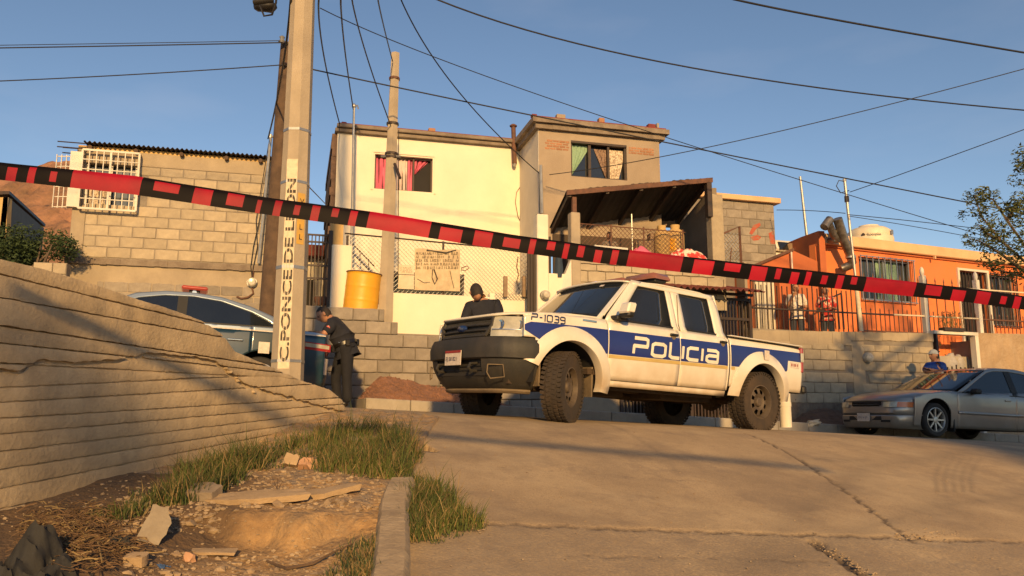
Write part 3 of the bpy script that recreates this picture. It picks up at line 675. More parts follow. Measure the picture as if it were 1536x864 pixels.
# ================================================================ tan tower storey with porch
TW = PL(14.8, .27)
tw = thing('tan_house', 'tan plastered house with an upper storey window in lace curtains and a thick roof edge', 'house', TW.P(1.8, .5))
ta0, ta1, tz1 = .54, 3.10, 5.50
tww = (1.20, 2.38, 4.61, 5.34)
m = M(); holed(m, TW, ta0, ta1, .5, tz1, [tww, (.75, 1.15, 2.2, 3.3)], -.15, 0); m.wbox(TW, ta1 - .15, ta1, .5, tz1, -3.2, -.151); part('wall', m, MT['tan'], tw)
m = M(); m.wbox(TW, ta0 - .008, ta0 + .12, .5, tz1 - .002, -1.42, -.151); m.wbox(TW, ta0 - .008, ta0 - .001, .5, tz1 - .002, -.151, -.0); part('side_wall', m, MT['creamg'], tw)
m = M()
for z0, z1, e in ((tz1 + .002, tz1 + .10, .09), (tz1 + .103, tz1 + .20, .16)):
    for i in range(16):
        a = ta0 - e + (ta1 - ta0 + 2 * e) * i / 16; h = .008 * noise.noise(V((i, z0, 0)))
        m.wbox(TW, a, a + (ta1 - ta0 + 2 * e) / 16 + .0005, z0 + .0, z1 + h, -3, e + .01 * noise.noise(V((i * .8, z1, 1))))
part('roof_edge', m, MT['slab'], tw)
m = M(); m.wbox(TW, ta0 - .14, ta1 + .10, tz1 + .205, tz1 + .23, -3, .13); part('roof_sealant', m, MT['redroof'], tw)
for px, w_, h, mt_ in ((802, .10, .05, 'redroof'), (842, .18, .10, 'tan'), (903, .12, .11, 'brick'), (978, .16, .09, 'redroof'), (987, .05, .12, 'conc')):
    rubble(tw, TW, px, 180, w_, h, mt_, zb=tz1 + .231, o=.08)
blocks(TW, tw, .66, 1.17, 5.11, 5.34, .13, .052, .008, mt='brick', phase=.2, name='brick', d=.006, rough=.3)
blocks(TW, tw, 2.42, 2.98, 5.17, 5.33, .13, .052, .008, mt='brick', phase=.6, name='brick', d=.006, rough=.3)
m = M(); m.wbox(TW, *tww, -.13, -.12); part('pane', m, MT['glass'], tw)
fr = M()
for a, t_ in ((tww[0] + .015, .018), (1.60, .028), (2.0, .022), (tww[1] - .02, .022)): fr.wbox(TW, a - t_, a + t_, tww[2], tww[3], -.09, -.03)
fr.wbox(TW, tww[0], tww[1], tww[3] - .045, tww[3], -.091, .01); fr.wbox(TW, tww[0], tww[1], tww[2], tww[2] + .02, -.091, -.02)
part('window_frame', fr, MT['dkmetal'], tw)
m = M(); curtain(m, TW, 0, 1, tww[2] + .05, tww[3] - .05, -.105, 4, .008, poly=lambda v: (1.23, 1.25 + .33 * min(1, v * 1.2))); part('curtain', m, MT['green_c'], tw, smooth=60)
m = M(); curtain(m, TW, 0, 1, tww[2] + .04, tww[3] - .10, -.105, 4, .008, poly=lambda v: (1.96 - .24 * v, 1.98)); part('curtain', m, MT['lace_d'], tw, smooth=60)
m = M(); curtain(m, TW, 0, 1, tww[2] + .03, tww[3] - .09, -.105, 5, .008, poly=lambda v: (2.04, 2.24 + .10 * min(1, v * 1.6))); part('curtain', m, MT['lace'], tw, smooth=60)
# porch
PO = PL(13.55, .30)
po = thing('porch', 'open porch with a dark sheet roof on rafters above a block parapet', 'porch', PO.P(2.4, 1.0))
FL, FR = PO.at(850, 287), PO.at(1068, 268)
BL = TW.at(824, 343, .02); BR = TW.P(TW.sz(1010, 330)[0] + .25, BL.z + .35, .02)
BR = V((FR.x - .35, FR.y + 1.35, BL.z + .42))
def rp(u_, v_, dz=0): p = FL.lerp(FR, u_).lerp(BL.lerp(BR, u_), v_); return V((p.x, p.y, p.z + dz))
NS = 7
for i in range(NS):
    m = M(); n_ = 10; vs = []
    for j in range(n_ + 1):
        u_ = (i + j / n_ * .996) / NS; dz = .008 * math.sin(j / n_ * 6.28 * 3); vs += [rp(u_, 0, dz + .02 + .012 * (i % 2)), rp(u_, 1, dz + .02 + .012 * (i % 2)), rp(u_, 0, dz + .006 + .012 * (i % 2)), rp(u_, 1, dz + .006 + .012 * (i % 2))]
    fs = [f for j in range(n_) for f in ((j * 4, j * 4 + 4, j * 4 + 5, j * 4 + 1), (j * 4 + 2, j * 4 + 3, j * 4 + 7, j * 4 + 6), (j * 4, j * 4 + 2, j * 4 + 6, j * 4 + 4))]
    part('roof_sheet', m.add(vs, fs), MT['corr_grey'], po)
for u_ in (.02, .27, .50, .73, .97):
    a, b = rp(u_, .01, -.05), rp(u_, .99, -.05); m = M().hexa([a + V((-.03, 0, -.05)), a + V((.03, 0, -.05)), b + V((.03, 0, -.05)), b + V((-.03, 0, -.05)), a + V((-.03, 0, .045)), a + V((.03, 0, .045)), b + V((.03, 0, .045)), b + V((-.03, 0, .045))])
    part('rafter', m, MT['dkmetal'], po)  # rafters in dark iron, imitating the shade below the sheets
m = M(); a, b = rp(0, 0, -.03), rp(1, 0, -.03); n_ = PO.n * .03
m.hexa([a + n_ + V((0, 0, -.045)), b + n_ + V((0, 0, -.045)), b - n_ + V((0, 0, -.045)), a - n_ + V((0, 0, -.045)), a + n_ + V((0, 0, .045)), b + n_ + V((0, 0, .045)), b - n_ + V((0, 0, .045)), a - n_ + V((0, 0, .045))]); part('fascia_beam', m, MT['rust'], po)
def pbox(x0, y0, x1, y1, o0, o1, pl=PO):
    a0, zt = pl.sz(x0, y0); a1, _ = pl.sz(x1, y0); _, zb = pl.sz((x0 + x1) / 2, y1); return (a0, a1, zb, zt, o0, o1)
a0, a1, zb, zt, _, _ = pbox(856, 318, 870, 600, 0, 0); part('pillar', M().wbox(PO, a0, a1, zb, zt, -.16, .02), MT['conc_lt'], po, bv=.015)
part('steel_post', M().wbox(PO, a0 + .05, a1 - .05, zt, FL.z - .08, -.09, -.03), MT['rust'], po)
a0, a1, zb, zt, _, _ = pbox(805, 321, 822, 600, 0, 0); part('pillar', M().wbox(PO, a0, a1, 0, zt, -.2, .03), MT['cream'], po, bv=.015)
LW0 = a1
m = M(); m.wbox(PO, a1, PO.sz(862, 400)[0], 0, PO.sz(845, 411)[1], -.18, .0); part('low_wall', m, MT['cream'], po)
m = M(); q = PO.sz(862, 385)[0]
m.prism([PO.P(q - .30, 1.9, .002), PO.P(q, 1.9, .002), PO.P(q, 2.72, .002), PO.P(q - .06, 2.72, .002), PO.P(q - .22, 2.35, .002)], -PO.n * .12); part('sloped_buttress', m, MT['white'], po)
pz1 = PO.sz(980, 388)[1]; pr = PO.sz(1088, 400)[0]
m = M(); holed(m, PO, q, pr, 0, pz1 - .01, [(2.2, pr, 0, 2.25)], -.16, -.015); part('parapet_wall', m, MT['mortar'], po)
m = M()
for i in range(20):
    a = q + (pr - q) * i / 20; m.wbox(PO, a, a + (pr - q) / 20 - .0005, pz1 - .16 + .012 * noise.noise(V((i * .9, 0, 0))), pz1 + .01 * noise.noise(V((i * .9, 5, 0))), -.18, .012 + .008 * noise.noise(V((i, 9, 0))))
part('parapet_cap', m, MT['conc_lt'], po)
blocks(PO, po, q + .04, pr, 1.9, pz1 - .17, .34, .205, mt='block', phase=.4)
a0, a1, zb, zt, _, _ = pbox(1066, 292, 1084, 420, 0, 0); m = M().wbox(PO, a0, a1 - .0, zb, zt + .02, -.2, .0); part('end_pillar', m, MT['block'], po, bv=.01)
part('steel_post', M().wbox(PO, PO.sz(1060, 290)[0], PO.sz(1067, 290)[0], PO.sz(1063, 325)[1], FR.z - .08, -.08, .03), MT['dkmetal'], po)
# dark plaster side wall, right, and shade-dark panel over the porch back wall
RW0 = PO.at(1066, 300, -.2); m = M()
b_ = V((RW0.x - .40, RW0.y + 1.5, 0)); zt = FR.z - .12
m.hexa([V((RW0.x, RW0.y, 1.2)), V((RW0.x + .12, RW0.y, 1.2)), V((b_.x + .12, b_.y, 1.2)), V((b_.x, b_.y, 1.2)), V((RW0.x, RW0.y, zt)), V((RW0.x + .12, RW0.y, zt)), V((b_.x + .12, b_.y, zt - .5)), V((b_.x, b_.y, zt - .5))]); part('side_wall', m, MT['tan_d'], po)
m = M(); m.wbox(TW, .80, 3.3, 2.2, 3.42, .012, .05); part('back_wall', m, mat('shade_dark_wall', (.075, .055, .04), .95), po)  # flat dark panel before the sunlit wall, standing in for porch shade
m = M(); m.wbox(PO, .4, 4.1, 2.1, 2.2, -1.45, -.17); part('porch_floor', m, MT['conc'], po)
# chain-link: strands as thin prisms, one piece of mesh each panel
def chainlink(pl, a0, a1, z0, z1, o, step=.075, r=.0035, m=None, ztop=None):
    m = m or M(); H = z1 - z0; n_ = int((a1 - a0 + H) / step)
    for s_ in (1, -1):
        for i in range(n_ + 1):
            s0 = a0 - H + i * step if s_ > 0 else a0 + i * step
            e0, e1 = s0, s0 + s_ * H; lo, hi = (z0, z1)
            x0, x1 = e0, e1; t0, t1 = 0.0, 1.0
            dx = x1 - x0
            for lim, sg in ((a0, 1), (a1, -1)):
                if (x0 - lim) * sg < 0: t0 = max(t0, (lim - x0) / dx)
                if (x1 - lim) * sg < 0: t1 = min(t1, (lim - x0) / dx)
            if t1 - t0 > .02: m.cyl(pl.P(x0 + dx * t0, z0 + H * t0, o + s_ * .002), pl.P(x0 + dx * t1, z0 + H * t1, o + s_ * .002), r, n=3, caps=False)
    return m
t = thing('porch_mesh_fence', 'dark chain-link mesh standing on the block parapet of the porch', 'fence', PO.P(2.0, pz1))
part('chain_link', chainlink(PO, q + .12, 3.35, pz1, PO.sz(930, 338)[1], -.08, .085, .005), MT['rust'], t)
m = M(); m.cyl(PO.P(q + .1, PO.sz(930, 338)[1], -.08), PO.P(3.4, PO.sz(930, 340)[1], -.08), .01, n=6); part('top_rail', m, MT['rust'], t)
for a in (1.9, 2.55, 3.35): part('post', M().cyl(PO.P(a, pz1, -.08), PO.P(a, PO.sz(930, 336)[1], -.08), .014, n=6), MT['rust'], t)
m = M().cyl(PO.P(2.42, pz1, -.3), PO.P(2.42, 3.7, -.3), .012, n=6); solo('thin_pole', m, MT['galv'], 'thin grey upright rod in the middle of the porch opening', 'rod')
# things on the porch
def cylinder_tank(px, py, r, h, label, yl):
    c = PO.at(px, py, -.35); c.z = c.z; t = thing('gas_cylinder', label, 'gas cylinder', c, 'gas cylinders on the porch')
    part('body', M().lathe([(r * .8, 0), (r, .04), (r, h * .72), (r * .85, h * .84), (r * .45, h * .9), (r * .4, h * .92)], c, (0, 0, 1), 18), MT['ochre'], t, smooth=50)
    part('collar', M().lathe([(r * .5, h * .88), (r * .55, h * 1.0), (r * .5, h * 1.0), (r * .45, h * .88)], c, (0, 0, 1), 14), MT['ochre'], t, smooth=50)
    if yl: part('label_patch', M().grid(lambda u_, v_: c + V((math.sin(-1.0 + .9 * u_) * r * 1.01, -math.cos(-1.0 + .9 * u_) * r * 1.01, h * (.28 + .32 * v_))), 6, 1), MT['yellow'], t)
cylinder_tank(1014, 394, .17, .72, 'tan gas cylinder with a yellow label, the nearer one in the porch corner', True)
cylinder_tank(994, 392, .15, .68, 'plain tan gas cylinder standing behind the labelled one on the porch', False)
MT['rags'] = mat('red_white_rag', (.62, .05, .04), .9, (.72, .62, .5), 9, lo=.47, hi=.53)
m = M(); c = PO.at(1030, 392, -.05)
m.grid(lambda u_, v_: c + V(((u_ - .5) * .72, .26 * (v_ - .5), .20 * math.sin(math.pi * u_) ** .5 * math.sin(math.pi * v_) ** .5 * (1 + .5 * noise.noise(V((u_ * 5, v_ * 4, 0)))) + .02)), 30, 14)
solo('bundle_of_clothes', m, MT['rags'], 'bundle of red and white cloth lying on the parapet beside the gas cylinders', 'cloth', smooth=60)
m = M(); c = PO.at(962, 388, -.04)
m.grid(lambda u_, v_: c + V(((u_ - .5) * .50, .2 * (v_ - .5), .20 * math.sin(math.pi * u_) * math.sin(math.pi * v_) ** .5 * (1 + .4 * noise.noise(V((u_ * 5, v_ * 4, 3)))) + .02)), 20, 10)
solo('pink_cloth', m, MT['pink'], 'pink cloth draped over the middle of the porch parapet', 'cloth', smooth=60)
t = thing('white_board', 'long white board lying along the parapet in front of the child', 'board', PO.at(915, 388, -.02)); a0, z = PO.sz(892, 367); a1, _ = PO.sz(942, 371)
m = M().prism([PO.P(a0, z + .0, .0), PO.P(a1, z - .02, .0), PO.P(a1, z - .12, .0), PO.P(a0, z - .10, .0)], -PO.n * .04); part('panel', m, MT['white'], t, bv=.005)
for k, (px, py, w_, h) in enumerate(((965, 372, .30, .30), (983, 368, .25, .40))):
    c = PO.at(px, py + 14, -.5); m = M().box(c + V((0, 0, h / 2)), (w_, .2, h), Matrix.Rotation(.2 * k, 3, 'Z')); solo('cardboard_box', m, MT['woodl'], ('low cardboard box on the porch behind the pink cloth', 'taller cardboard box on the porch beside the gas cylinders')[k], 'box', 'boxes on the porch', bv=.01)
m = M().tube([PO.at(955, 352, -.4), PO.at(975, 347, -.4), PO.at(1000, 337, -.4)], .014, 6); solo('stick', m, MT['woodl'], 'pale stick leaning over the boxes on the porch', 'stick')
m = M(); c = PO.at(838, 402, -.06)
m.grid(lambda u_, v_: c + V(((u_ - .5) * .16 * (1 - .5 * abs(v_ - .4)), -.03 - .05 * math.sin(math.pi * u_), .36 * (v_ - .5))), 8, 6); m.tube([c + V((-.05, -.03, .15)), c + V((0, -.04, .26)), c + V((.06, -.03, .15))], .01, 5)
solo('blue_bag', m, mat('blue_bag', (.03, .05, .08), .8), 'dark blue bag hanging between the two cream pillars', 'bag', smooth=60)
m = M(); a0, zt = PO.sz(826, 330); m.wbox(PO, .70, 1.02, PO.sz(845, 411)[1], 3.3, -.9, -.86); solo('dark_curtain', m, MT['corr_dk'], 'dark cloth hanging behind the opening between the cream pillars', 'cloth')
meter(817, 443, PO, 'white round electricity meter low on the cream pillar behind the police pickup', .085, .05)
# door with dark bars left of the cream pillar
t = thing('barred_door', 'narrow dark iron barred door between the cream wall and the porch pillar', 'door', PO.at(799, 470, .0)); a0, zt = PO.sz(793, 378); a1, _ = PO.sz(806, 378)
part('door_panel', M().wbox(PO, a0, a1, 1.2, zt, -.1, -.06), MT['corr_dk'], t)
for i in range(4): part('bar', M().wbox(PO, a0 + (a1 - a0) * i / 3 - .008, a0 + (a1 - a0) * i / 3 + .008, 1.2, zt, -.05, -.03), MT['dkmetal'], t)
# ================================================================ block building at the back right
GB = PL(17.0, .30)
gb = thing('rear_block_building', 'plain grey block building with red paint smears, behind the porch', 'building', GB.P(6, 1.5))
m = M(); m.wbox(GB, 4.3, 6.64, 1.5, 5.06, -.2, -.0); m.wbox(GB, 6.44, 6.64, 1.5, 5.06, -3, -.2); part('wall', m, MT['mortar'], gb)
m = M(); m.wbox(GB, 4.3, 6.78, 5.062, 5.19, -3, .12); part('roof_edge', m, MT['peach'], gb, bv=.01)
blocks(GB, gb, 4.75, 6.64, 3.2, 5.05, .41, .205, mt='block_g', phase=.1)
MT['redsmear'] = mat('red_paint_smear', (.40, .09, .05), .9, (.30, .16, .10), 14, lo=.4, hi=.5)
for k, (pts) in enumerate((((1124, 350), (1130, 338), (1140, 334), (1141, 338), (1134, 344), (1128, 352)), ((1126, 356), (1136, 352), (1142, 356), (1138, 360), (1130, 361)), ((1153, 350), (1160, 346), (1163, 366), (1156, 366)))):
    m = M().prism([GB.at(x, y, .019) for x, y in pts], -GB.n * .004); part('paint_smear', m, MT['redsmear'], gb)
# bracket frame
t = thing('iron_gate_bracket', 'rusty angle-iron gate frame standing open beside the porch end pillar', 'frame', W.at(1110, 400, -.1)); fr = [(1081, 352), (1109, 340), (1112, 400)]
part('angle_iron', M().tube([W.at(*p, -.1) for p in fr], .03, 4), MT['rust'], t)
m = M(); a0, z0 = W.sz(1083, 395, -.1); a1, z1 = W.sz(1108, 350, -.1); chainlink(W, a0, a1, z0, z1, -.1, .08, .005, m); part('mesh', m, MT['galv'], t)
part('prop', M().cyl(W.at(1095, 395, -.1), W.at(1097, 372, -.1), .012, n=5), MT['rust'], t)
# ================================================================ retaining walls along the street
rw = thing('stepped_block_wall', 'grey block retaining wall with a stepped top, behind the officer and the gravel bank', 'wall', W.P(-2, .1))
steps = [(-5.2, W.sz(577, 463)[0], W.sz(520, 461)[1]), (W.sz(577, 463)[0], W.sz(597, 482)[0], W.sz(590, 482)[1]), (W.sz(597, 482)[0], 1.2, W.sz(630, 500)[1])]
bh_ = .20
m = M()
for a0, a1, zt in steps: m.wbox(W, a0, a1, -.3, zt - .012, -.2, -.016)
part('wall_core', m, MT['mortar'], rw)
ztop = steps[0][2]
for k in range(10):
    zt = ztop - bh_ * k
    lim = steps[0][1] if k < 1 else (steps[1][1] if zt < steps[1][2] + .12 else steps[0][1])
    lim = steps[2][1] if zt < steps[2][2] + .12 else lim
    blocks(W, rw, -4.6, lim, zt - bh_, zt, .40, bh_, mt='block_g', phase=.5 * (k % 2) + .13, d=.016, z_fn=None)
rt_ = thing('terrace_retaining_wall', 'long tan block wall holding up the terrace of the orange house, darker towards its foot', 'wall', W.P(7, -.3))
b0, b1 = W.sz(1126, 560)[0], W.sz(1402, 540)[0]; tz = 1.60
m = M(); m.wbox(W, b0, b1, -1.2, tz + .02, -.25, -.008); part('wall_core', m, MT['mortar'], rt_)
def topb(a): return 1.585 + (a - 4.9) * .0235
m = M()
for i in range(40):
    a = b0 + (b1 - b0) * i / 40; zz = topb(a); hh = .17 + .03 * noise.noise(V((i * .4, 1, 1))) + (.10 if a < 7.2 else 0)
    m.wbox(W, a, a + (b1 - b0) / 40 + .0004, zz - hh, zz + .012 * noise.noise(V((i * .7, 4, 1))), -.26, .012 + .01 * noise.noise(V((i * .8, 2, 1))))
m.wbox(W, 7.28, 7.60, -.6, topb(7.4) - .2, -.1, .013); part('plaster_cap', m, MT['plaster'], rt_)
hide_ = lambda a, z: 7.26 < a < 7.62
blocks(W, rt_, b0, b1, .86, 1.40, .40, .2, mt='block', phase=.3, d=.012, skip=hide_)
blocks(W, rt_, b0, b1, .22, .86, .40, .2, mt='block', phase=.8, d=.009, skip=hide_, rough=1.5)
m = M(); m.grid(lambda u_, v_: W.P(b0 + (b1 - b0) * u_, -1 + 1.26 * v_ + .05 * math.sin(u_ * 40) * v_, .004 + .02 * noise.noise(V((u_ * 30, v_ * 5, 1)))), 80, 10)
part('rough_footing', m, mat('rough_footing', (.20, .16, .12), .97, (.13, .10, .075), 5, .03, 14, stain=(.30, .22, .15), sscale=3), rt_)
meter(1300, 537, W, 'round electricity meter on the terrace retaining wall between the pickup and the grey car', .11, .02)
rr_ = thing('rough_plaster_wall', 'rough tan plastered wall to the right of the small gate, behind the grey car', 'wall', W.P(12, -.4))
g1a = W.sz(1464, 540)[0]
m = M(); m.grid(lambda u_, v_: W.P(g1a + 5 * u_, -1.5 + (3.25 + .1 * u_) * v_, .02 * noise.noise(V((u_ * 25, v_ * 9, 1))) + .012 * noise.noise(V((u_ * 80, v_ * 30, 1)))), 120, 50)
m.grid(lambda u_, v_: W.P(g1a + 5 * u_, 1.75 + .1 * u_, .0 - .3 * v_), 10, 2); part('wall_face', m, mat('tan_rubble_plaster', (.42, .30, .185), .95, (.32, .225, .135), 3, .02, 22, stain=(.50, .40, .28), sscale=6, samt=.4), rr_, smooth=60)
# small gate opening with white frame
sg = thing('small_gate', 'small barred gate in a white frame between the two terrace walls', 'gate', W.P(10, .3))
ga, gb_ = W.sz(1402, 502)[0], W.sz(1462, 502)[0]; gzt = W.sz(1430, 502)[1]
part('frame', M().wbox(W, ga, ga + .05, -.6, gzt, -.1, .03), MT['dkmetal'], sg)
part('frame', M().wbox(W, gb_ - .03, gb_ + .07, -.6, gzt, -.1, .03), MT['white'], sg); part('lintel', M().wbox(W, ga - .05, gb_ + .07, gzt + .002, gzt + .07, -.1, .035), MT['white'], sg)
for i in range(9):
    a = ga + .1 + (gb_ - ga - .16) * i / 8
    part('bar', M().wbox(W, a - .01, a + .01, -.5, 1.02 + .03 * math.sin(i * 2), -.06, -.04), MT['dkmetal'], sg)
part('rail', M().wbox(W, ga + .05, gb_ - .03, .68, .71, -.035, -.015), MT['rust'], sg)
t = thing('orange_stair_panel', 'orange painted corrugated wall seen through the small gate', 'wall', W.P(10, -.3, -1.2)); m = M(); corr(W, m, ga - .2, ga + 1.25, .0, 0, -.7, -.7, 9); m = M()
for i in range(14):
    a = ga - .15 + i * .115; m.wbox(W, a, a + .107, -.5, 1.75, -.75, -.70)
    
part('panel', m, MT['orange'], t)
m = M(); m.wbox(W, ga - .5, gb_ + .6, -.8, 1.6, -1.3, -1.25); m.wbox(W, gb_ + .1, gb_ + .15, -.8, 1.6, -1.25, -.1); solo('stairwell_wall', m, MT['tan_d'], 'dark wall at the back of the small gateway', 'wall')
MT['bagw'] = mat('pale_sack', (.42, .40, .38), .8, (.3, .28, .27), 8)
for k, (px, py, r) in enumerate(((1424, 545, .17), (1436, 545, .15))):
    c = W.at(px, py, -.35); solo('pale_sack', M().ico(c, r, 2, .4, seed=k * 9, sc=(1, .8, 1.3)), MT['bagw'], ('pale sack behind the small gate, nearer the man', 'pale sack behind the small gate, farther from the man')[k], 'sack', 'sacks behind the small gate', smooth=60)
m = M(); random.seed(11)
for k in range(700):
    p = W.P(gb_ - .45 + random.gauss(0, .2), .55 + random.gauss(0, .28), -.55 + random.uniform(-.15, .15)); q = Matrix.Rotation(random.uniform(0, 6), 3, 'X') @ Matrix.Rotation(random.uniform(0, 6), 3, 'Z'); s_ = .035
    m.add([p + q @ V((-s_, 0, 0)), p + q @ V((0, s_ * .4, 0)), p + q @ V((s_, 0, 0)), p + q @ V((0, -s_ * .4, 0))], [(0, 1, 2, 3)])
solo('potted_plant', m, MT['leafd'], 'dark bushy plant in the gateway behind the small gate', 'plant')
# soil behind the walls (terraces)
m = M(); P = W.P
m.hexa([P(4.6, -1, -8), P(18, -1, -8), P(18, -1, -.26), P(4.6, -1, -.26), P(4.6, 1.25, -8), P(18, 1.25, -8), P(18, 1.25, -.26), P(4.6, 1.25, -.26)]); tag(solo('terrace', m, MT['conc'], None, None), kind='structure')
m = M(); m.hexa([P(-9, -1, -4.5), P(1.0, -1, -4.5), P(1.0, -1, -.2), P(-9, -1, -.2), P(-9, 1.15, -4.5), P(1.0, 1.15, -4.5), P(1.0, 1.15, -.2), P(-9, 1.15, -.2)])
tag(solo('raised_yard', m, MT['conc'], None, None), kind='structure')
# ================================================================ orange house
OH = PL(15.5, .44)
oh = thing('orange_house', 'single-storey bright orange house with peach roof edge, barred windows and a darker side wall', 'house', OH.P(11, 1.3))
oa0, oa1, oz1 = 7.90, 17.5, 4.02
ow = (9.28, 11.05, 2.78, 3.83); ow2 = (12.75, 13.85, 1.3, 3.74); ow3 = (13.95, 14.95, 2.35, 3.72)
m = M(); holed(m, OH, oa0, oa1, 1.2, oz1, [ow, ow2, ow3], -.2, 0); part('wall', m, MT['orange'], oh)
m = M(); m.wbox(OH, oa0 + .02, oa0 + .25, oz1 + .002, oz1 + .26, -.02, .14); m.wbox(OH, oa0 + .2505, oa1, oz1 + .002, oz1 + .26, -4, .14); part('roof_edge', m, MT['peach'], oh, bv=.02)
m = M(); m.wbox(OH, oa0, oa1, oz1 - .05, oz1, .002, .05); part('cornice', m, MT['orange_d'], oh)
m = M(); f0, f1 = OH.P(oa0 - .003, 0, .0), OH.P(oa0 - .003, 0, .0); far = V((6.55, 22.4, 0)); n0 = OH.at(1222, 344, .14); n0.z = 0
n0 = OH.P(oa0 - .02, 0, .145); tk = V((.15, .02, 0))
prof = [(0, oz1 + .29), (.2, oz1 + .31), (.40, oz1 + .30), (.62, oz1 + .28), (1, oz1 + .24)]
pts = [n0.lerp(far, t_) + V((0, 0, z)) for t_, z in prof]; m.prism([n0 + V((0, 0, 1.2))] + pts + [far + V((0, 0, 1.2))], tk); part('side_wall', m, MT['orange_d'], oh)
# window with bars
for r_, nb, nm, cm in ((ow, 10, 'w', 1), (ow3, 8, 'w', 0)):
    m = M().wbox(OH, r_[0], r_[1], r_[2], r_[3], -.17, -.16); part('pane', m, MT['pane'], oh)
    m = M()
    for a in (r_[0] + .02, (r_[0] + r_[1]) / 2, r_[1] - .02): m.wbox(OH, a - .02, a + .02, r_[2], r_[3], -.12, -.07)
    for z in (r_[2] + .02, r_[3] - .02): m.wbox(OH, r_[0], r_[1], z - .02, z + .02, -.12, -.071)
    wfm = part('window_frame', m, MT['galv'], oh)
    if cm:
        m = M(); curtain(m, OH, r_[0] + .7, r_[0] + 1.45, r_[2], r_[3], -.145, 6); part('curtain', m, MT['green_c'], oh, smooth=60)
    for i in range(nb): part('window_bar', M().wbox(OH, r_[0] - .02 + (r_[1] - r_[0] + .04) * i / (nb - 1) - .012, r_[0] - .02 + (r_[1] - r_[0] + .04) * i / (nb - 1) + .012, r_[2] - .05, r_[3] + .04, .06, .08), MT['galv' if cm else 'dkmetal'], oh)
    m = M()
    for z in (r_[2] - .02, r_[2] + .45 * (r_[3] - r_[2]), r_[3] + .01): m.wbox(OH, r_[0] - .05, r_[1] + .05, z - .012, z + .012, .081, .1)
    part('window_bar_rail', m, MT['galv' if cm else 'dkmetal'], oh)
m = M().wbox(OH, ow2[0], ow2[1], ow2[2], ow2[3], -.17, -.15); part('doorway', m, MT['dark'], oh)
m = M(); m.wbox(OH, ow2[0] - .05, ow2[0] + .02, 1.3, ow2[3], 0.002, .05); m.wbox(OH, ow2[1] - .02, ow2[1] + .05, 1.3, ow2[3], 0.002, .05); m.wbox(OH, ow2[0] - .05, ow2[1] + .05, ow2[3], ow2[3] + .06, 0.002, .051); part('door_frame', m, MT['creamg'], oh)
for i in range(9): part('door_bar', M().wbox(OH, ow2[0] + .06 + i * .12, ow2[0] + .08 + i * .12, 1.3, ow2[3] - .03, -.02, .0), MT['dkmetal'], oh)
m = M(); m.wbox(OH, 11.7, 11.74, 3.93, 4.0, .14, .2); part('drain_spout', m, MT['peach'], oh)
# water tank
solo('tank_stand', M().wbox(OH, 10.9, 12.1, 4.283, 4.575, -2.2, -1.0), MT['peach'], 'low masonry stand under the cream water tank on the orange house', 'stand')
t = thing('water_tank', 'cream domed water tank on the roof of the orange house', 'water tank', OH.P(11.48, 4.58, -1.6)); t.scale = (.72, .72, .8); c = OH.P(11.48, 4.58, -1.6)
part('tank_body', M().lathe([(.84, 0), (.86, .18), (.85, .26), (.82, .28), (.83, .36), (.80, .48), (.62, .60), (.38, .66), (.36, .71), (0, .73)], c, (0, 0, 1), 32), MT['tank'], t, smooth=50)
part('tank_logo', M().grid(lambda u_, v_: c + V((math.sin(-.75 + .16 * u_) * .868, -math.cos(-.75 + .16 * u_) * .868, .24 + .10 * v_ * (1 - abs(u_ - .5)))), 4, 2), MT['dkmetal'], t)
fo = bpy.data.curves.new('tank_lettering', 'FONT'); fo.body = 'Rotoplas'; fo.size = .17; fo.extrude = .002; to = bpy.data.objects.new('tank_lettering', fo); link(to)
bpy.context.view_layer.update(); dg = bpy.context.evaluated_depsgraph_get()
def text_mesh(body, size, bold=0.0):
    cu = bpy.data.curves.new('t', 'FONT'); cu.body = body; cu.size = size; cu.offset = bold; cu.align_x = 'LEFT'
    o = bpy.data.objects.new('t', cu); link(o); bpy.context.view_layer.update(); me = bpy.data.meshes.new_from_object(o.evaluated_get(bpy.context.evaluated_depsgraph_get()))
    bpy.data.objects.remove(o); return me
bpy.data.objects.remove(to)
def text_part(name, body, size, fn, mt, parent, bold=0, label=None, local=False):
    me = text_mesh(body, size, bold); off = V((0, 0, 0)) if local else wl(parent)
    for v_ in me.vertices: v_.co = fn(v_.co.x, v_.co.y) - off
    me.materials.clear(); me.materials.append(mt); me.name = name
    return tag(link(bpy.data.objects.new(name, me), parent), label)
text_part('tank_lettering', 'Rotoplas', .14, lambda x, y: c + V((math.sin(-.52 + x / .86) * .872, -math.cos(-.52 + x / .86) * .872, .22 + y)), MT['dkmetal'], t)
m = M().box(c + V((.55, -.70, .36)), (.14, .02, .16), Matrix.Rotation(.65, 3, 'Z')); part('tank_label', m, MT['galv'], t)
# cooler ducts on the orange wall
def wp(px, py, o): return OH.at(px, py, o)
t = thing('bent_duct', 'long sooty metal stove duct with an elbow, hanging on the orange front wall', 'duct', wp(1265, 400, .2))
p = [wp(1256, 328, .55), wp(1266, 360, .45), wp(1276, 385, .40)]
part('duct', M().tube(p, [.11, .11, .10], 14), MT['stain_steel'], t, smooth=50)
part('duct_seam', M().cyl(p[2] + V((0, 0, .02)), p[2] - V((0, 0, .04)), .118, n=14), MT['galv'], t, smooth=50)
part('elbow', M().tube([wp(1277, 387, .40), wp(1278, 393, .38), wp(1275, 398, .32), wp(1262, 403, .2)], .105, 14), MT['stain_steel'], t, smooth=60)
t = thing('capped_duct', 'short tilted metal duct with branching elbows at the roof corner of the orange house', 'duct', wp(1245, 365, .2))
part('duct', M().tube([wp(1245, 329, .5), wp(1236, 341, .5)], .10, 12), MT['stain_steel'], t, smooth=50)
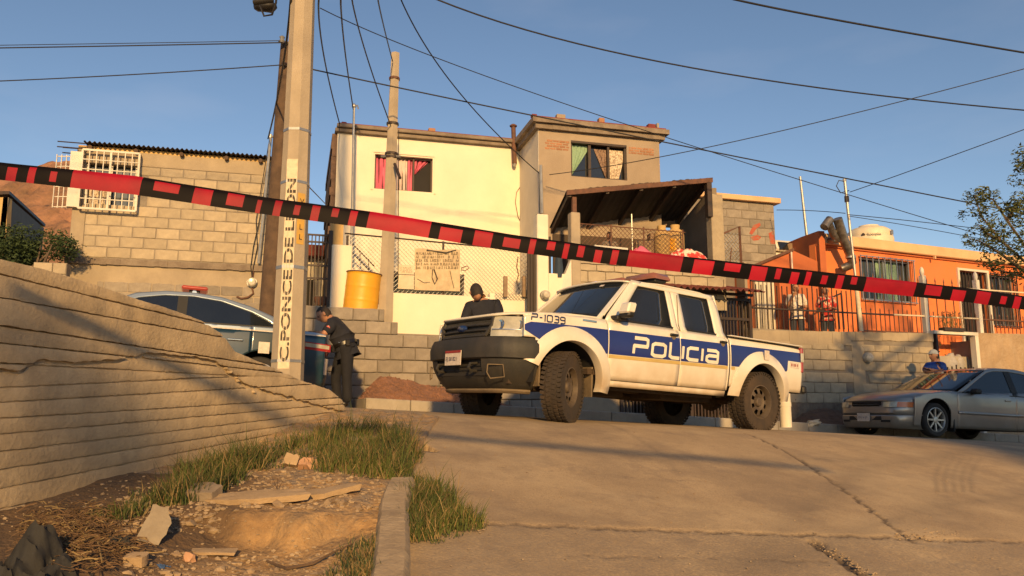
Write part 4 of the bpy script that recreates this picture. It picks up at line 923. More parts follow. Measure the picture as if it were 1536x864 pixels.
part('duct', M().tube([wp(1243, 334, .48), wp(1250, 352, .42), wp(1256, 360, .35)], .085, 12), MT['stain_steel'], t, smooth=50)
part('elbow', M().tube([wp(1250, 350, .42), wp(1258, 345, .42), wp(1257, 341, .42)], .06, 10), MT['stain_steel'], t, smooth=50)
part('elbow', M().tube([wp(1244, 360, .2), wp(1250, 361, .35), wp(1264, 360, .35)], .06, 10), MT['stain_steel'], t, smooth=50)
def antmast(x0, y0, x1, y1, o, r, lab):
    a, b = OH.at(x0, y0, o), OH.at(x1, y1, o); t = thing('roof_mast', lab, 'mast', a); part('pipe', M().cyl(a, b, r, n=8), MT['galv'], t, smooth=40); part('cap', M().cyl(b, b + V((0, 0, .06)), r * 1.4, n=8), MT['galv'], t); return b
a, b = OH.at(1211, 362, -.6), OH.at(1200, 265, -.6); solo('roof_mast', M().cyl(a, b, .035, .03, n=8).lathe([(.06, 0), (.06, .05)], a, (0, 0, 1), 8), MT['galv'], 'bare metal mast on the left end of the orange house roof', 'mast', smooth=40)
a, b = W.at(1292, 497, -.1), W.at(1267, 272, -.1); t = thing('tall_leaning_mast', 'tall leaning metal mast standing on the terrace in front of the ducts', 'mast', a)
part('pipe', M().cyl(a, a.lerp(b, .36), .045, n=10), MT['whpaint'], t, smooth=40); part('pipe', M().cyl(a.lerp(b, .36), b, .028, n=8), MT['galv'], t, smooth=40); part('cap', M().cyl(b, b + V((0, 0, .05)), .04, n=8), MT['galv'], t)
part('clamp', M().lathe([(.05, 0), (.05, .12)], a.lerp(b, .86), (0, 0, 1), 8), MT['dkmetal'], t)
part('hook', M().tube([b, b + V((-.12, 0, .02)), b + V((-.18, 0, -.1)), b + V((-.1, 0, -.25)), b + V((.0, 0, -.22)), b + V((.08, 0, -.2))], .01, 5), MT['wire'], t)
# annex, left of the orange house: dark orange wall with metal door and sloping top
m = M(); a0 = W.sz(1118, 450, -1.2)[0]; a1 = W.sz(1226, 450, -1.2)[0]
pp_ = [W.P(a0, 1.2, -1.2), W.P(a1, 1.2, -1.2), W.at(1226, 392, -1.2), W.at(1190, 376, -1.2), W.at(1118, 406, -1.2)]
an_ = thing('rust_orange_annex', 'rust-orange annex wall with a sloping top and a grey metal door', 'wall', W.P(6, 1.2, -1.2))
part('wall', M().prism(pp_, -W.n * .15), MT['orange_d'], an_)
m = M().tube([W.at(1118, 404, -1.17), W.at(1190, 374, -1.17)], .04, 4); part('coping', m, MT['rust'], an_)
m = M(); e0, e1 = W.sz(1187, 378, -1.0)[0], 0; m.cyl(W.at(1187, 378, -1.12), W.at(1192, 470, -1.12), .018, n=6); part('drain_pipe', m, MT['white'], an_)
d0, d1 = W.sz(1132, 430, -1.1)[0], W.sz(1168, 430, -1.1)[0]
m = M(); m.wbox(W, d0, d1, 1.25, 2.9, -1.195, -1.12); part('door_panel', m, MT['galv'], an_)
for i in range(6): part('door_slat', M().wbox(W, d0 + (d1 - d0) * (i + .15) / 6, d0 + (d1 - d0) * (i + .75) / 6, 1.3, 2.88, -1.119, -1.09), MT['creamg'], an_)
for px in (1122, 1178, 1207): q = W.sz(px, 450, -.9)[0]; part('pillar', M().wbox(W, q - .09, q + .09, 1.2, 3.05 if px < 1200 else 2.9, -1.19, -.95), MT['orange_d'], an_)
t = thing('parked_van', 'roof of a white van parked behind the rust-orange annex', 'van', D(1140, 392, 20.5)); c = D(1141, 388, 20.5); fx = V((.94, .34, 0))
def bx3(c, L_, w_, h, tp, m):
    s_ = V((-fx.y, fx.x, 0)); m.hexa([c + fx * (sx * L_ / 2) + s_ * (sy * w_ / 2) for sx, sy in ((-1, -1), (1, -1), (1, 1), (-1, 1))] + [c + fx * (sx * (L_ / 2 - tp)) + s_ * (sy * (w_ / 2 - .12)) + V((0, 0, h)) for sx, sy in ((-1, -1), (1, -1), (1, 1), (-1, 1))]); return m
part('body', bx3(c - V((0, 0, 1.2)), 2.0, 1.6, 1.25, .02, M()), MT['white'], t, bv=.04)
part('roof', bx3(c + V((0, 0, .07)), 1.60, 1.6, .30, .16, M()), MT['white'], t, bv=.05)
part('window', M().prism([c + fx * x - V((-fx.y, fx.x, 0)) * y + V((0, 0, z)) for x, y, z in ((-.66, .79, .10), (-.12, .79, .10), (-.12, .73, .30), (-.50, .73, .30))], V((fx.y, -fx.x, 0)) * .02), MT['glass'], t)
part('window', M().prism([c + fx * x - V((-fx.y, fx.x, 0)) * y + V((0, 0, z)) for x, y, z in ((-.02, .79, .10), (.55, .79, .10), (.50, .73, .30), (-.02, .73, .30))], V((fx.y, -fx.x, 0)) * .02), MT['glass'], t)
# ================================================================ terrace fence
fe = thing('terrace_fence', 'long spiked iron fence with white posts on the terrace wall before the orange house', 'fence', W.P(9, 1.7, -.15))
fa0, fa1 = W.sz(1128, 480, -.15)[0], W.sz(1620, 480, -.15)[0]
def ftop(a): return 2.86 + .008 * (a - 8)
_me = {}
mb = M(); mb.box((0, 0, -.60), (.016, .016, 1.2)); part_bar = mb.mesh('fence_bar', MT['dkmetal'])
mb = M(); mb.box((0, 0, -.60), (.014, .014, 1.2)); mb.add([V((-.025, 0, -.02)), V((0, -.012, -.02)), V((.025, 0, -.02)), V((0, .012, -.02)), V((0, 0, .09)), V((0, 0, -.07))], [(0, 1, 4), (1, 2, 4), (2, 3, 4), (3, 0, 4), (1, 0, 5), (2, 1, 5), (3, 2, 5), (0, 3, 5)]); bar_sp = mb.mesh('fence_bar', MT['rust'])
n_ = int((fa1 - fa0) / .125)
for i in range(n_):
    a = fa0 + i * .125; px_ok = True
    dark_ = a < W.sz(1290, 480, -.15)[0]
    hgt = ftop(a) if not dark_ else (2.50 if i % 4 else 2.75)
    o = link(bpy.data.objects.new('fence_bar', part_bar if dark_ else bar_sp), fe); o.location = W.P(a, hgt if dark_ else (ftop(a) - .02 if i % 2 else 2.15 + .008 * (a - 8)), -.15) - wl(fe); o.rotation_euler = (0, 0, W.ang); o.scale = (1, 1, (o.location.z + wl(fe).z - topb(a) + .02) / 1.2)
wa = W.sz(1386, 450, -.15)[0]; wb_ = W.sz(1466, 450, -.15)[0]; wc = W.sz(1338, 450, -.15)[0]
for a in (wa, wb_): part('post', M().wbox(W, a - .05, a + .05, topb(a) - .0, 2.95, -.2, -.1).ico(W.P(a, 3.03, -.15), .06, 2, sc=(.8, .8, 1.9)), MT['white'], fe, smooth=40)
for z0, m0, a0_, a1_ in ((2.02, 'dkmetal', fa0, W.sz(1340, 480, -.15)[0]), (2.05, 'whpaint', W.sz(1340, 480, -.15)[0], wb_), (2.06, 'rust', wb_, fa1), (2.72, 'whpaint', wa, fa1), (1.68, 'rust', W.sz(1290, 480, -.15)[0], fa1), (2.55, 'dkmetal', fa0, W.sz(1200, 480, -.15)[0])):
    part('rail', M().hexa([W.P(a0_, z0, -.16), W.P(a1_, z0 + .02, -.16), W.P(a1_, z0 + .02, -.12), W.P(a0_, z0, -.12), W.P(a0_, z0 + .03, -.16), W.P(a1_, z0 + .05, -.16), W.P(a1_, z0 + .05, -.12), W.P(a0_, z0 + .03, -.12)]), MT[m0], fe)
# open gate leaf at right angles
t = thing('iron_gate_leaf', 'small dark iron gate leaf standing open on the terrace beside the boy', 'gate', W.at(1265, 494, -.3))
for i in range(6):
    x = 1236 + i * 6; part('bar', M().cyl(W.at(x, 494, -.3 - .05 * i), W.at(x - 4, 452 - i * 2.2, -.3 - .05 * i), .010 if i < 5 else .02, n=5), MT['dkmetal'], t)
part('top_rail', M().cyl(W.at(1232, 453, -.3), W.at(1262, 440, -.55), .018, n=5), MT['dkmetal'], t)
t = thing('flower_planter', 'small wire planter with dry flowers on the ledge beside the white fence post', 'planter', W.at(1427, 497, -.0)); a, z = W.sz(1428, 497, .0)
part('tray', M().wbox(W, a - .30, a + .30, z, z + .07, -.08, .08), MT['dkmetal'], t); m = M(); random.seed(2)
for k in range(60):
    p = W.P(a + random.uniform(-.3, .3), z + .05, random.uniform(-.06, .06)); q = p + V((random.uniform(-.08, .08), random.uniform(-.05, .05), random.uniform(.1, .38))); m.cyl(p, q, .004, n=3)
    m.ico(q, .014, 0, m=0)
part('dry_stems', m, MT['straw'], t)
# ================================================================ gate and awning under the porch
dg_ = thing('driveway_gate', 'dark iron driveway gate of close upright bars under the red corrugated awning', 'gate', W.P(3.6, .1))
q0, q1 = W.sz(925, 500, -.05)[0], W.sz(1124, 500, -.05)[0]; gtz = W.sz(1105, 447)[1]
bm_ = M().box((0, 0, .5), (.026, .02, 1)).mesh('bar', MT['dkmetal'])
for i in range(40):
    a = q0 + .06 + (q1 - q0 - .1) * i / 39; o = link(bpy.data.objects.new('bar', bm_), dg_); zb = wz(a) + .16; o.location = W.P(a, zb, .0) - wl(dg_); o.rotation_euler = (0, 0, W.ang); o.scale = (1, 1, gtz - .05 - zb)
for a in (q0, (q0 + q1) / 2, q1 - .05): part('post', M().wbox(W, a, a + .06, wz(a) + .12, gtz, -.04, .04), MT['dkmetal'], dg_)
for z in (.25, 1.75, gtz - .06): part('rail', M().wbox(W, q0 + .06, q1 - .05, z, z + .05, .012, .035), MT['dkmetal'], dg_)
part('backing_sheet', M().wbox(W, q0 + .05, q1 - .3, .3, 1.2, -.06, -.035), MT['tan_d'], dg_)
aw = thing('red_awning', 'red corrugated sheet awning over the iron gate behind the pickup', 'awning', W.P(4, 2.3)); 
for i in range(3):
    m = M(); s0, s1 = W.sz(985, 430)[0], W.sz(1120, 440)[0]; w3 = (s1 - s0) / 3; corr(W, m, s0 + w3 * i, s0 + w3 * (i + 1) - .01, 2.22 + .01 * i, 2.48, .55, -.5, 5, .025); part('sheet', m, MT['corr_red'], aw)
part('bearer', M().wbox(W, W.sz(985, 430)[0], W.sz(1122, 440)[0], 2.20, 2.25, .1, .15), MT['dkmetal'], aw)
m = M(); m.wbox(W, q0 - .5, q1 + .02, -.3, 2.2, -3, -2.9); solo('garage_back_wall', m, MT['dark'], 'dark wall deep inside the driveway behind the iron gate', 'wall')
m = M(); m.wbox(W, 1.2, q0, -.3, 1.4, -.2, 0); m.wbox(W, q1 + .01, b0, -.5, 2.9, -.3, -.05); solo('gate_side_wall', m, MT['plaster'], 'grey plastered wall pieces on both sides of the driveway gate', 'wall')
m = M(); m.wbox(PO, LW0 - .3, 1.1, -.3, 1.95, -.3, -.05); 
# white drain pipe behind the rear tyre
m = M(); p = W.P(W.sz(1180, 640)[0], 0, .75); p.z = wz(5.6) + .13
t = thing('white_pipe', 'short fat white pipe standing at the kerb behind the rear tyre of the pickup', 'pipe', D(1179, 640, 11.9)); c = D(1179, 641, 11.9)
part('pipe', M().cyl(c, c + V((0, 0, .85)), .085, n=16), MT['white'], t, smooth=40); part('pipe_ring', M().cyl(c + V((0, 0, .30)), c + V((0, 0, .36)), .092, n=16), MT['white'], t, smooth=40)
# ================================================================ cream plinth, fence and signs in front of the cream house
YP = PL(13.9, .30)
m = M(); a0, a1 = YP.sz(588, 440)[0], YP.sz(800, 440)[0]; m.wbox(YP, a0, YP.sz(735, 440)[0], .9, YP.sz(640, 441)[1], -.15, 0); 
o = solo('cream_plinth', m, MT['cream'], 'low cream painted wall below the chain-link fence and paper banners', 'wall', bv=.01)
m = M(); m.wbox(YP, YP.sz(735, 440)[0] + .002, a1 + .1, .9, YP.sz(770, 441)[1], -.16, -.02); solo('cream_block_wall', m, MT['cream'], 'lower cream wall with wire mesh over its top, behind the officer with only his back showing', 'wall')
cf = thing('chain_link_fence', 'chain-link fence with a dark top rail in front of the cream house', 'fence', YP.P(-1.2, 2))
z0, z1 = YP.sz(640, 441)[1], YP.sz(640, 360)[1]; f0 = YP.sz(520, 350)[0]
part('chain_link', chainlink(YP, f0, a1, z0, z1, -.03, .075, .0035), MT['galv'], cf)
part('top_rail', M().cyl(YP.at(517, 350, -.03), YP.at(800, 377, -.03), .014, n=6), MT['dkmetal'], cf)
for px in (520, 665, 798): a = YP.sz(px, 400)[0]; part('post', M().cyl(YP.P(a, z0 - .1, -.03), YP.P(a, z1, -.03), .02, n=6), MT['dkmetal'], cf)
m = chainlink(YP, YP.sz(742, 440)[0], a1 + .05, YP.sz(770, 450)[1], YP.sz(770, 440)[1], .0, .06, .004); solo('mesh_edging', m, MT['galv'], 'strip of wire mesh along the top of the lower cream wall', 'mesh')
for k, px in enumerate((757, 785)):
    a = YP.sz(px, 440)[0]; solo('wooden_stake', M().wbox(YP, a - .035, a + .035, YP.sz(px, 446)[1], YP.sz(px, 415)[1], .02, .07), MT['woodl'], ('short wooden stake at the cream fence, the one nearer the officer', 'short wooden stake at the cream fence, the one nearer the barred door')[k], 'stake', 'wooden stakes at the cream fence', bv=.006)
# paper banner and paper notice with worn, unreadable writing
def scribbles(m, pl, x0, x1, y0, y1, rows, seed, o):
    rd = random.Random(seed); strokes = M()
    for r in range(rows):
        yy = y0 + (y1 - y0) * (r + .5) / rows; x = x0
        while x < x1:
            if rd.random() < .88:
                hgt = (y1 - y0) / rows * .62; k = rd.randrange(4); q = [(x, yy - hgt / 2), (x, yy + hgt / 2)] if k == 0 else [(x, yy + hgt / 2), (x + .9, yy - hgt / 2), (x + 1.6, yy + hgt / 2)] if k == 1 else [(x, yy - hgt / 2), (x + 1.3, yy - hgt / 2), (x + .2, yy + hgt / 2), (x + 1.5, yy + hgt / 2)] if k == 2 else [(x, yy - hgt / 2), (x, yy + hgt / 2), (x + 1.4, yy + hgt / 2)]
                strokes.tube([pl.at(u, v_, o) for u, v_ in q], .0048, 3)
            x += 2.4
    return strokes
bn = thing('paper_banner', 'large wrinkled paper banner with rows of worn lettering on the chain-link fence', 'banner', YP.at(656, 435, .01))
def bfn(u_, v_):
    p = YP.at(622 + 68 * u_, 373 + 2 * u_ + 62 * v_, .03 + .018 * noise.noise(V((u_ * 6, v_ * 6, 0))) + .006 * noise.noise(V((u_ * 17, v_ * 17, 0)))); p.z += .01 * math.sin(u_ * 9) * (1 - v_); return p
part('sheet', M().grid(bfn, 40, 30), mat('aged_paper', (.62, .50, .33), .9, (.50, .39, .25), 7, stain=(.36, .28, .18), sscale=3), bn, smooth=80)
part('lettering', scribbles(M(), YP, 624, 688, 377, 404, 5, 3, .046), MT['blackfade'], bn)
part('creases', M().tube([YP.at(*p, .045) for p in ((649, 404), (648, 416), (652, 426), (656, 418), (651, 404))], .01, 4).tube([YP.at(*p, .045) for p in ((675, 406), (678, 420), (681, 432))], .006, 4).tube([YP.at(*p, .045) for p in ((626, 418), (636, 424), (645, 423))], .004, 4).tube([YP.at(*p, .045) for p in ((640, 375), (655, 377), (668, 379), (684, 375))], .012, 4), MT['blackfade'], bn)
nt_ = thing('paper_notice', 'two pale paper sheets with faint handwriting taped beside the banner', 'notice', YP.at(610, 435, .01))
for y0, y1 in ((397, 411), (412, 433)): part('sheet', M().prism([YP.at(598, y0, .03), YP.at(621, y0 + 1, .03), YP.at(621, y1 + 1, .03), YP.at(597, y1, .03)], -YP.n * .006), MT['paper'], nt_)
part('lettering', scribbles(M(), YP, 600, 619, 400, 409, 3, 8, .033), mat('faint_ink', (.38, .32, .25), .9), nt_)
m = M().tube([YP.at(*p, .02) for p in ((692, 402), (700, 399), (704, 402), (698, 406), (692, 405), (692, 402))], .008, 5); solo('wire_loop', m, MT['rust'], 'small loop of rusty wire hanging on the fence right of the banner', 'wire')
m = M().tube([CH.at(*p, .02) for p in ((777, 385), (775, 400), (778, 412), (775, 422), (778, 432), (783, 440))], .012, 5); solo('orange_hose', m, MT['rust'], 'rusty orange cable hanging on the cream wall beside the narrow barred door', 'cable')
m = M().tube([TW.P(.535, 0, 0) * 0 + CH.at(*p, .02) for p in ((782, 278), (775, 288), (773, 303), (777, 325), (781, 333))], .007, 5); solo('loose_cable', m, MT['rust'], 'thin curved cable stain on the cream wall below the stove pipe', 'cable')
# cream gatepost, ochre strip, barred gate with houses beyond, left of the drum
gp = thing('cream_gatepost', 'wide cream painted gatepost left of the yellow drum with an ochre patch above', 'gatepost', YP.at(508, 462, 0))
a0, a1 = YP.sz(497, 400)[0], YP.sz(528, 400)[0]; part('post_body', M().wbox(YP, a0, a1, .9, YP.sz(512, 367)[1], -.35, 0), MT['cream'], gp, bv=.015)
part('ochre_patch', M().wbox(YP, YP.sz(497, 340)[0], YP.sz(516, 340)[0], YP.sz(512, 366)[1], YP.sz(505, 330)[1], -.3, -.08), MT['ochre'], gp)
bg_ = thing('barred_gate', 'tall dark iron barred gate between the big concrete pole and the cream gatepost', 'gate', YP.at(475, 462, -.1))
x0, x1 = YP.sz(456, 400)[0], YP.sz(494, 400)[0]; zt, zb = YP.sz(475, 352)[1], YP.sz(475, 463)[1]
for i in range(8): part('bar', M().wbox(YP, x0 + (x1 - x0) * i / 7 - .009, x0 + (x1 - x0) * i / 7 + .009, zb, zt, -.12, -.10), MT['dkmetal'], bg_)
for z in (zb + .02, zb + .5, (zb + zt) / 2 + .1, zt - .12, zt): part('rail', M().wbox(YP, x0, x1, z, z + .03, -.099, -.08), MT['dkmetal'], bg_)
part('post', M().wbox(YP, x1 - .02, x1 + .045, zb - .5, zt + .1, -.14, -.05), MT['dkmetal'], bg_)
m = M(); bk = PL(19, .27); m.wbox(bk, -6.6, -4.1, 1, 3.5, -.2, 0); hb = thing('far_small_house', 'small pale house with a red roof seen through the barred gate', 'house', bk.P(-5, 1)); part('wall', m, MT['creamg'], hb)
part('roof', M().wbox(bk, -6.8, -4.0, 3.502, 3.75, -2, .3), MT['redroof'], hb); part('window', M().wbox(bk, -5.6, -4.6, 2.0, 3.0, .003, .02), MT['dark'], hb)
for k, px in enumerate((478, 486)):
    p = YP.at(px, 458, -.2); solo('clay_pot', M().lathe([(.05, 0), (.09, .12), (.08, .14)], p, (0, 0, 1), 12), MT['rust'], ('small clay pot behind the barred gate, left one', 'small clay pot behind the barred gate, right one')[k], 'pot', 'clay pots behind the barred gate', smooth=50)
# ================================================================ poles
def octpole(name, label, pxb, pyb, pxt, pyt, Y, r0, r1, zb, ztop_, mt, n=8, rot=.39):
    b, t_ = D(pxb, pyb, Y), D(pxt, pyt, Y); d = (t_ - b) / (t_.z - b.z); base = b + d * (zb - b.z); top = b + d * (ztop_ - b.z)
    th = thing(name, label, 'pole', base); rr = lambda z: r0 + (r1 - r0) * (z - zb) / (ztop_ - zb); L = 24; vs = []
    for i in range(L + 1):
        p = base.lerp(top, i / L)
        for j in range(n):
            a = 2 * math.pi * (j + .5) / n + rot; vs.append(p + V((math.cos(a), math.sin(a), 0)) * rr(p.z) * (1 + .012 * noise.noise(V((j * 3, p.z * 3, 0)))))
    m = M().add(vs, [(i * n + j, i * n + (j + 1) % n, (i + 1) * n + (j + 1) % n, (i + 1) * n + j) for i in range(L) for j in range(n)] + [tuple(range(L * n, L * n + n))])
    o = part('shaft', m, mt, th); return th, base, d, rr
bigp, bpb, bpd, bpr = octpole('concrete_pole', 'big octagonal concrete utility pole with a stencilled street name, nearest the camera', 431, 560, 454.5, 0, 8.6, .178, .10, -.2, 9.0, MT['polec'], 8, 0)
def pole_pt(z, ang, o=.0): c = bpb + bpd * (z - bpb.z); return c + V((math.sin(ang), -math.cos(ang), 0)) * (bpr(z) * math.cos(math.pi / 8) + o)
def pband(z, h, mt, r_=1.03):
    m = M(); n = 8; vs = []
    for zz in (z, z + h):
        c = bpb + bpd * (zz - bpb.z)
        for j in range(n): a = 2 * math.pi * (j + .5) / n; vs.append(c + V((math.cos(a), math.sin(a), 0)) * bpr(zz) * r_)
    m.add(vs, [(j, (j + 1) % n, n + (j + 1) % n, n + j) for j in range(n)]); part('steel_band', m, mt, bigp)
def zat(py, Y=8.45): return D(440, py, Y).z
for py, h in ((543, .03), (402, .035), (273, .03), (194, .03)): pband(zat(py), h, MT['galv'])
# painted strip with stencilled name, reading upwards
fz = lambda o_: (lambda x, y: None)
def facet(x, y, z0, o):               # x along the pole, y across the facet
    z = z0 + x; c = bpb + bpd * (z - bpb.z); ap = bpr(z) * math.cos(math.pi / 8)
    return c + V((-y, -ap - o, 0))
zlo, zhi = zat(553), zat(328)
m = M(); NN = 40; vs = []
for i in range(NN + 1):
    x = (zat(238) - zlo) * i / NN; wv = .006 * noise.noise(V((i * 1.3, 0, 0))); ww = .060
    vs += [facet(x, ww + wv, zlo, .003), facet(x, -ww + wv * .6, zlo, .003)]
m.add(vs, [(i * 2, i * 2 + 1, i * 2 + 3, i * 2 + 2) for i in range(NN)]); part('painted_strip', m, MT['whpaint'], bigp)
LZ = (zat(330) - zat(545)) 
me_ = text_mesh('C.PONCE DE LEON', .15, .004); xm = max(v_.co.x for v_ in me_.vertices); bpy.data.meshes.remove(me_)
sc_ = (zat(268) - zat(543)) / xm
def mxx(t_): q_ = text_mesh(t_, .15, .004); r_ = max(v_.co.x for v_ in q_.vertices); bpy.data.meshes.remove(q_); return r_
nm_ = 'C.PONCE DE LEON'; iw = mxx('I')
for i_, ch_ in enumerate(nm_):
    if ch_ == ' ': continue
    x_off = mxx(nm_[:i_] + 'I') - iw
    text_part('stencilled_letter', ch_, .15, lambda x, y: facet((x + x_off) * sc_, (y - .055) * .86, zat(543), .007), MT['blackfade'], bigp, .004)
for yb in (-.016, .018):
    m = M(); vs = []
    for i in range(31): x = (zat(262) - zlo - .04) * i / 30 + .02; vs += [facet(x, yb + .0035, zlo, .010), facet(x, yb - .0035, zlo, .010)]
    part('stencil_bridge', m.add(vs, [(i * 2, i * 2 + 1, i * 2 + 3, i * 2 + 2) for i in range(30)]), MT['whpaint'], bigp)
def facet2(x, y, z0, o):
    z = z0 + x; c = bpb + bpd * (z - bpb.z); ap = bpr(z) * math.cos(math.pi / 8); th = math.pi / 4; nn = V((math.sin(th), -math.cos(th), 0)); tt = V((math.cos(th), math.sin(th), 0))
    return c + nn * (ap + o) - tt * y
z0 = zat(365); z1 = zat(288); m = M(); vs = []
for i in range(21): x = (z1 - z0) * i / 20; k = .045 + .005 * noise.noise(V((i, 4, 0))); vs += [facet2(x, k, z0, .003), facet2(x, -k, z0, .003)]
part('yellow_patch', m.add(vs, [(i * 2, i * 2 + 1, i * 2 + 3, i * 2 + 2) for i in range(20)]), MT['yelpaint'], bigp)
for ch_, py in (('V', 304), ('I', 327), ('L', 343), ('L', 358)):
    zc = zat(py); text_part('painted_letter', ch_, .085, lambda x, y: facet2(y, -(x - .02), zc, .007), MT['black'], bigp)
m = M().ico(bpb + bpd * (4.62 - bpb.z) + V((-.42, 0, .02)), .09, 2, .3, sc=(1.6, 1, .6)).tube([D(390, 8, 8.4), D(396, 24, 8.4), D(408, 22, 8.4), D(414, 4, 8.4), D(416, -20, 8.4)], .012, 6).tube([D(380, 4, 8.4), D(410, 0, 8.4)], .03, 6)
solo('cable_splice', m, MT['wire'], 'black cable splice with a hanging loop at the top left of the big concrete pole', 'cable', smooth=60)
wp_b, wp_t = D(404, 470, 11.8), D(431, 66, 11.8); t = thing('dark_wooden_pole', 'dark weathered wooden pole just behind and left of the big concrete pole', 'pole', wp_b - V((0, 0, 1.3)))
part('shaft', M().tube([wp_b - V((.08, 0, 1.3)), wp_b, wp_b.lerp(wp_t, .35), wp_b.lerp(wp_t, .7), wp_t], [.155, .15, .135, .115, .10], 12), MT['wood'], t, smooth=50)
part('insulator', M().lathe([(.03, 0), (.045, .03), (.03, .06), (.045, .09), (.02, .11)], D(423, 64, 11.6), (0, 0, 1), 10), MT['galv'], t)
part('bracket', M().cyl(D(418, 62, 11.6), D(432, 66, 11.7), .015, n=6).cyl(D(424, 95, 11.6), D(430, 97, 11.7), .03, n=6), MT['dkmetal'], t)
t2, b2, d2, r2 = octpole('slim_concrete_pole', 'slim concrete pole with clamp bands in front of the cream house', 578, 470, 593, 82, 13.1, .145, .078, .9, D(593, 80, 13.1).z, MT['polec'], 6, .2)
def pole2(z): return b2 + d2 * (z - b2.z)
for py in (120, 188, 233, 238):
    z = D(588, py, 13.1).z; part('clamp_band', M().cyl(pole2(z), pole2(z + .04), r2(z) * 1.12, n=10), MT['dkmetal' if py > 130 else 'rust'], t2)
zb_ = D(588, 236, 13.1).z; part('clamp_bolt', M().cyl(pole2(zb_) + V((-.17, -.05, 0)), pole2(zb_) + V((.17, -.05, 0)), .018, n=6), MT['galv'], t2)
part('bracket_arm', M().cyl(D(592, 246, 12.95), D(600, 267, 12.7), .028, n=6), MT['dkmetal'], t2)
# yellow drum
c = D(539, 466, 13.0); c.z = D(539, 466, 13.0).z - .14; t = thing('yellow_drum', 'tilted open yellow steel drum standing on the block wall beside the slim pole', 'drum', c)
ax = V((.09, -.02, 1)).normalized()
prof = [(.275, 0), (.285, .02), (.28, .05)]
for k in range(1, 40):
    h = .05 + .68 * k / 40; prof.append((.28 + .005 * math.exp(-((h - .30) / .012) ** 2) + .005 * math.exp(-((h - .52) / .012) ** 2), h))
prof += [(.285, .745), (.292, .755), (.285, .765), (.272, .755), (.268, .5), (.268, .1), (0, .08)]
part('drum_body', M().lathe(prof, c, ax, 32), MT['yellow'], t, smooth=35)
pr_ = c + ax * .757; q = ax.to_track_quat('Z', 'Y'); part('rim', M().tube([pr_ + q @ V((.288 * math.cos(a), .288 * math.sin(a), 0)) for a in [2 * math.pi * i / 32 for i in range(33)]], .010, 6), MT['rust'], t, smooth=60)
# ================================================================ hill, far wall, shrub (left)
hm = M()
def hf(u_, v_):
    X = -60 + 43 * u_; Yh = 30 + 22 * v_; base = 3 + (Yh - 30) * .75
    ridge = 13.6 - .02 * (X + 24); z = min(base, ridge) + 1.0 * noise.fractal(V((X * .22, Yh * .22, 0)), .8, 2.2, 7) + .5 * abs(noise.noise(V((X * .9, Yh * .9, 3)))); return V((X, Yh, z))
hm.grid(hf, 170, 90); tag(solo('rocky_hill', hm, MT['hill'], None, None), kind='structure')
m = M(); random.seed(21)
for k in range(260):
    u_, v_ = random.uniform(.0, .5), random.random() ** .8; p = hf(u_, v_); m.ico(p, random.uniform(.12, .5), 1, .8, seed=k, sc=(1, 1, .7))
tag(solo('hill_boulders', m, MT['hill'], 'red boulders scattered over the rocky hillside', 'rocks', kind='stuff'))
FW = PL(19, .2)
t = thing('far_shed', 'grey shed with a slanted roof at the left edge below the rocky hill', 'shed', D(20, 345, 17)); A, B_, C_, E_ = D(-60, 300, 17), D(10, 291, 17), D(10, 350, 17), D(-60, 352, 17)
part('front_wall', M().prism([D(-60, 296, 17), D(12, 296, 17), D(8, 370, 17), D(-60, 370, 17)], V((0, .15, 0))), MT['ochre'], t)
q0_, q1_ = D(13, 296, 17), D(66, 342, 20.5); q2, q3 = V((q1_.x, q1_.y, 1.5)), V((q0_.x, q0_.y, 1.5)); part('side_wall', M().prism([q0_, q1_, q2, q3], V((-.12, 0, 0))), MT['tan_d'], t)
part('roof', M().prism([D(-60, 293, 16.9), D(14, 291, 16.9), D(68, 340, 20.6), D(0, 345, 20.6)], V((0, 0, .07))), MT['dkmetal'], t)
def foliage(m, pts, n_, s_, seed, flat=.5):
    """leaf clumps: n_ small crossed leaves spread through balls (centre, radius)"""
    rd = random.Random(seed); tot = sum(r ** 2.2 for _, r in pts)
    for c, r in pts:
        k = int(n_ * r ** 2.2 / tot)
        for _ in range(k):
            d = V((rd.gauss(0, 1), rd.gauss(0, 1), rd.gauss(0, 1))).normalized(); rr_ = r * (.55 + .5 * rd.random()) * (1 + .35 * noise.noise(d * 2.3 + c)); p = c + V((d.x, d.y, d.z * flat * 1.6)) * rr_
            q = Matrix.Rotation(rd.uniform(0, 6.28), 3, 'Z') @ Matrix.Rotation(rd.gauss(0, .9), 3, 'X') @ Matrix.Rotation(rd.gauss(0, .7), 3, 'Y'); sz_ = s_ * rd.uniform(.6, 1.3)
            m.add([p + q @ V((-sz_, 0, 0)), p + q @ V((-sz_ * .2, sz_ * .38, 0)), p + q @ V((sz_, 0, sz_ * .2)), p + q @ V((-sz_ * .2, -sz_ * .38, 0))], [(0, 1, 2, 3)])
    return m
c = D(40, 372, 13.5); t = thing('round_shrub', 'dark green rounded shrub above the left end of the board-marked wall', 'shrub', c - V((0, 0, 1.2)))
rd = random.Random(4); balls = [(c + V((rd.uniform(-.85, .65), rd.uniform(-.4, .4), rd.uniform(-.22, .22) - .12 * abs(rd.random()))), rd.uniform(.22, .38)) for _ in range(26)] + [(c + V((-.1, 0, .08)), .4), (c + V((-.9, 0, -.1)), .35)]
part('foliage', foliage(M(), balls, 12000, .035, 5), MT['leafd'], t)
m = M()
for k in range(7): m.tube([c - V((.1, 0, 1.2)), c + V((rd.uniform(-.3, .3), 0, -.5)), c + V((rd.uniform(-.8, .6), rd.uniform(-.3, .3), .05))], [.05, .035, .01], 5)
part('stem', m, MT['bark'], t)
lw_t = thing('low_block_wall', 'short piece of pale block wall between the shrub and the grey block house', 'wall', D(78, 400, 13.8)); LBW = PL(14.9, .2)
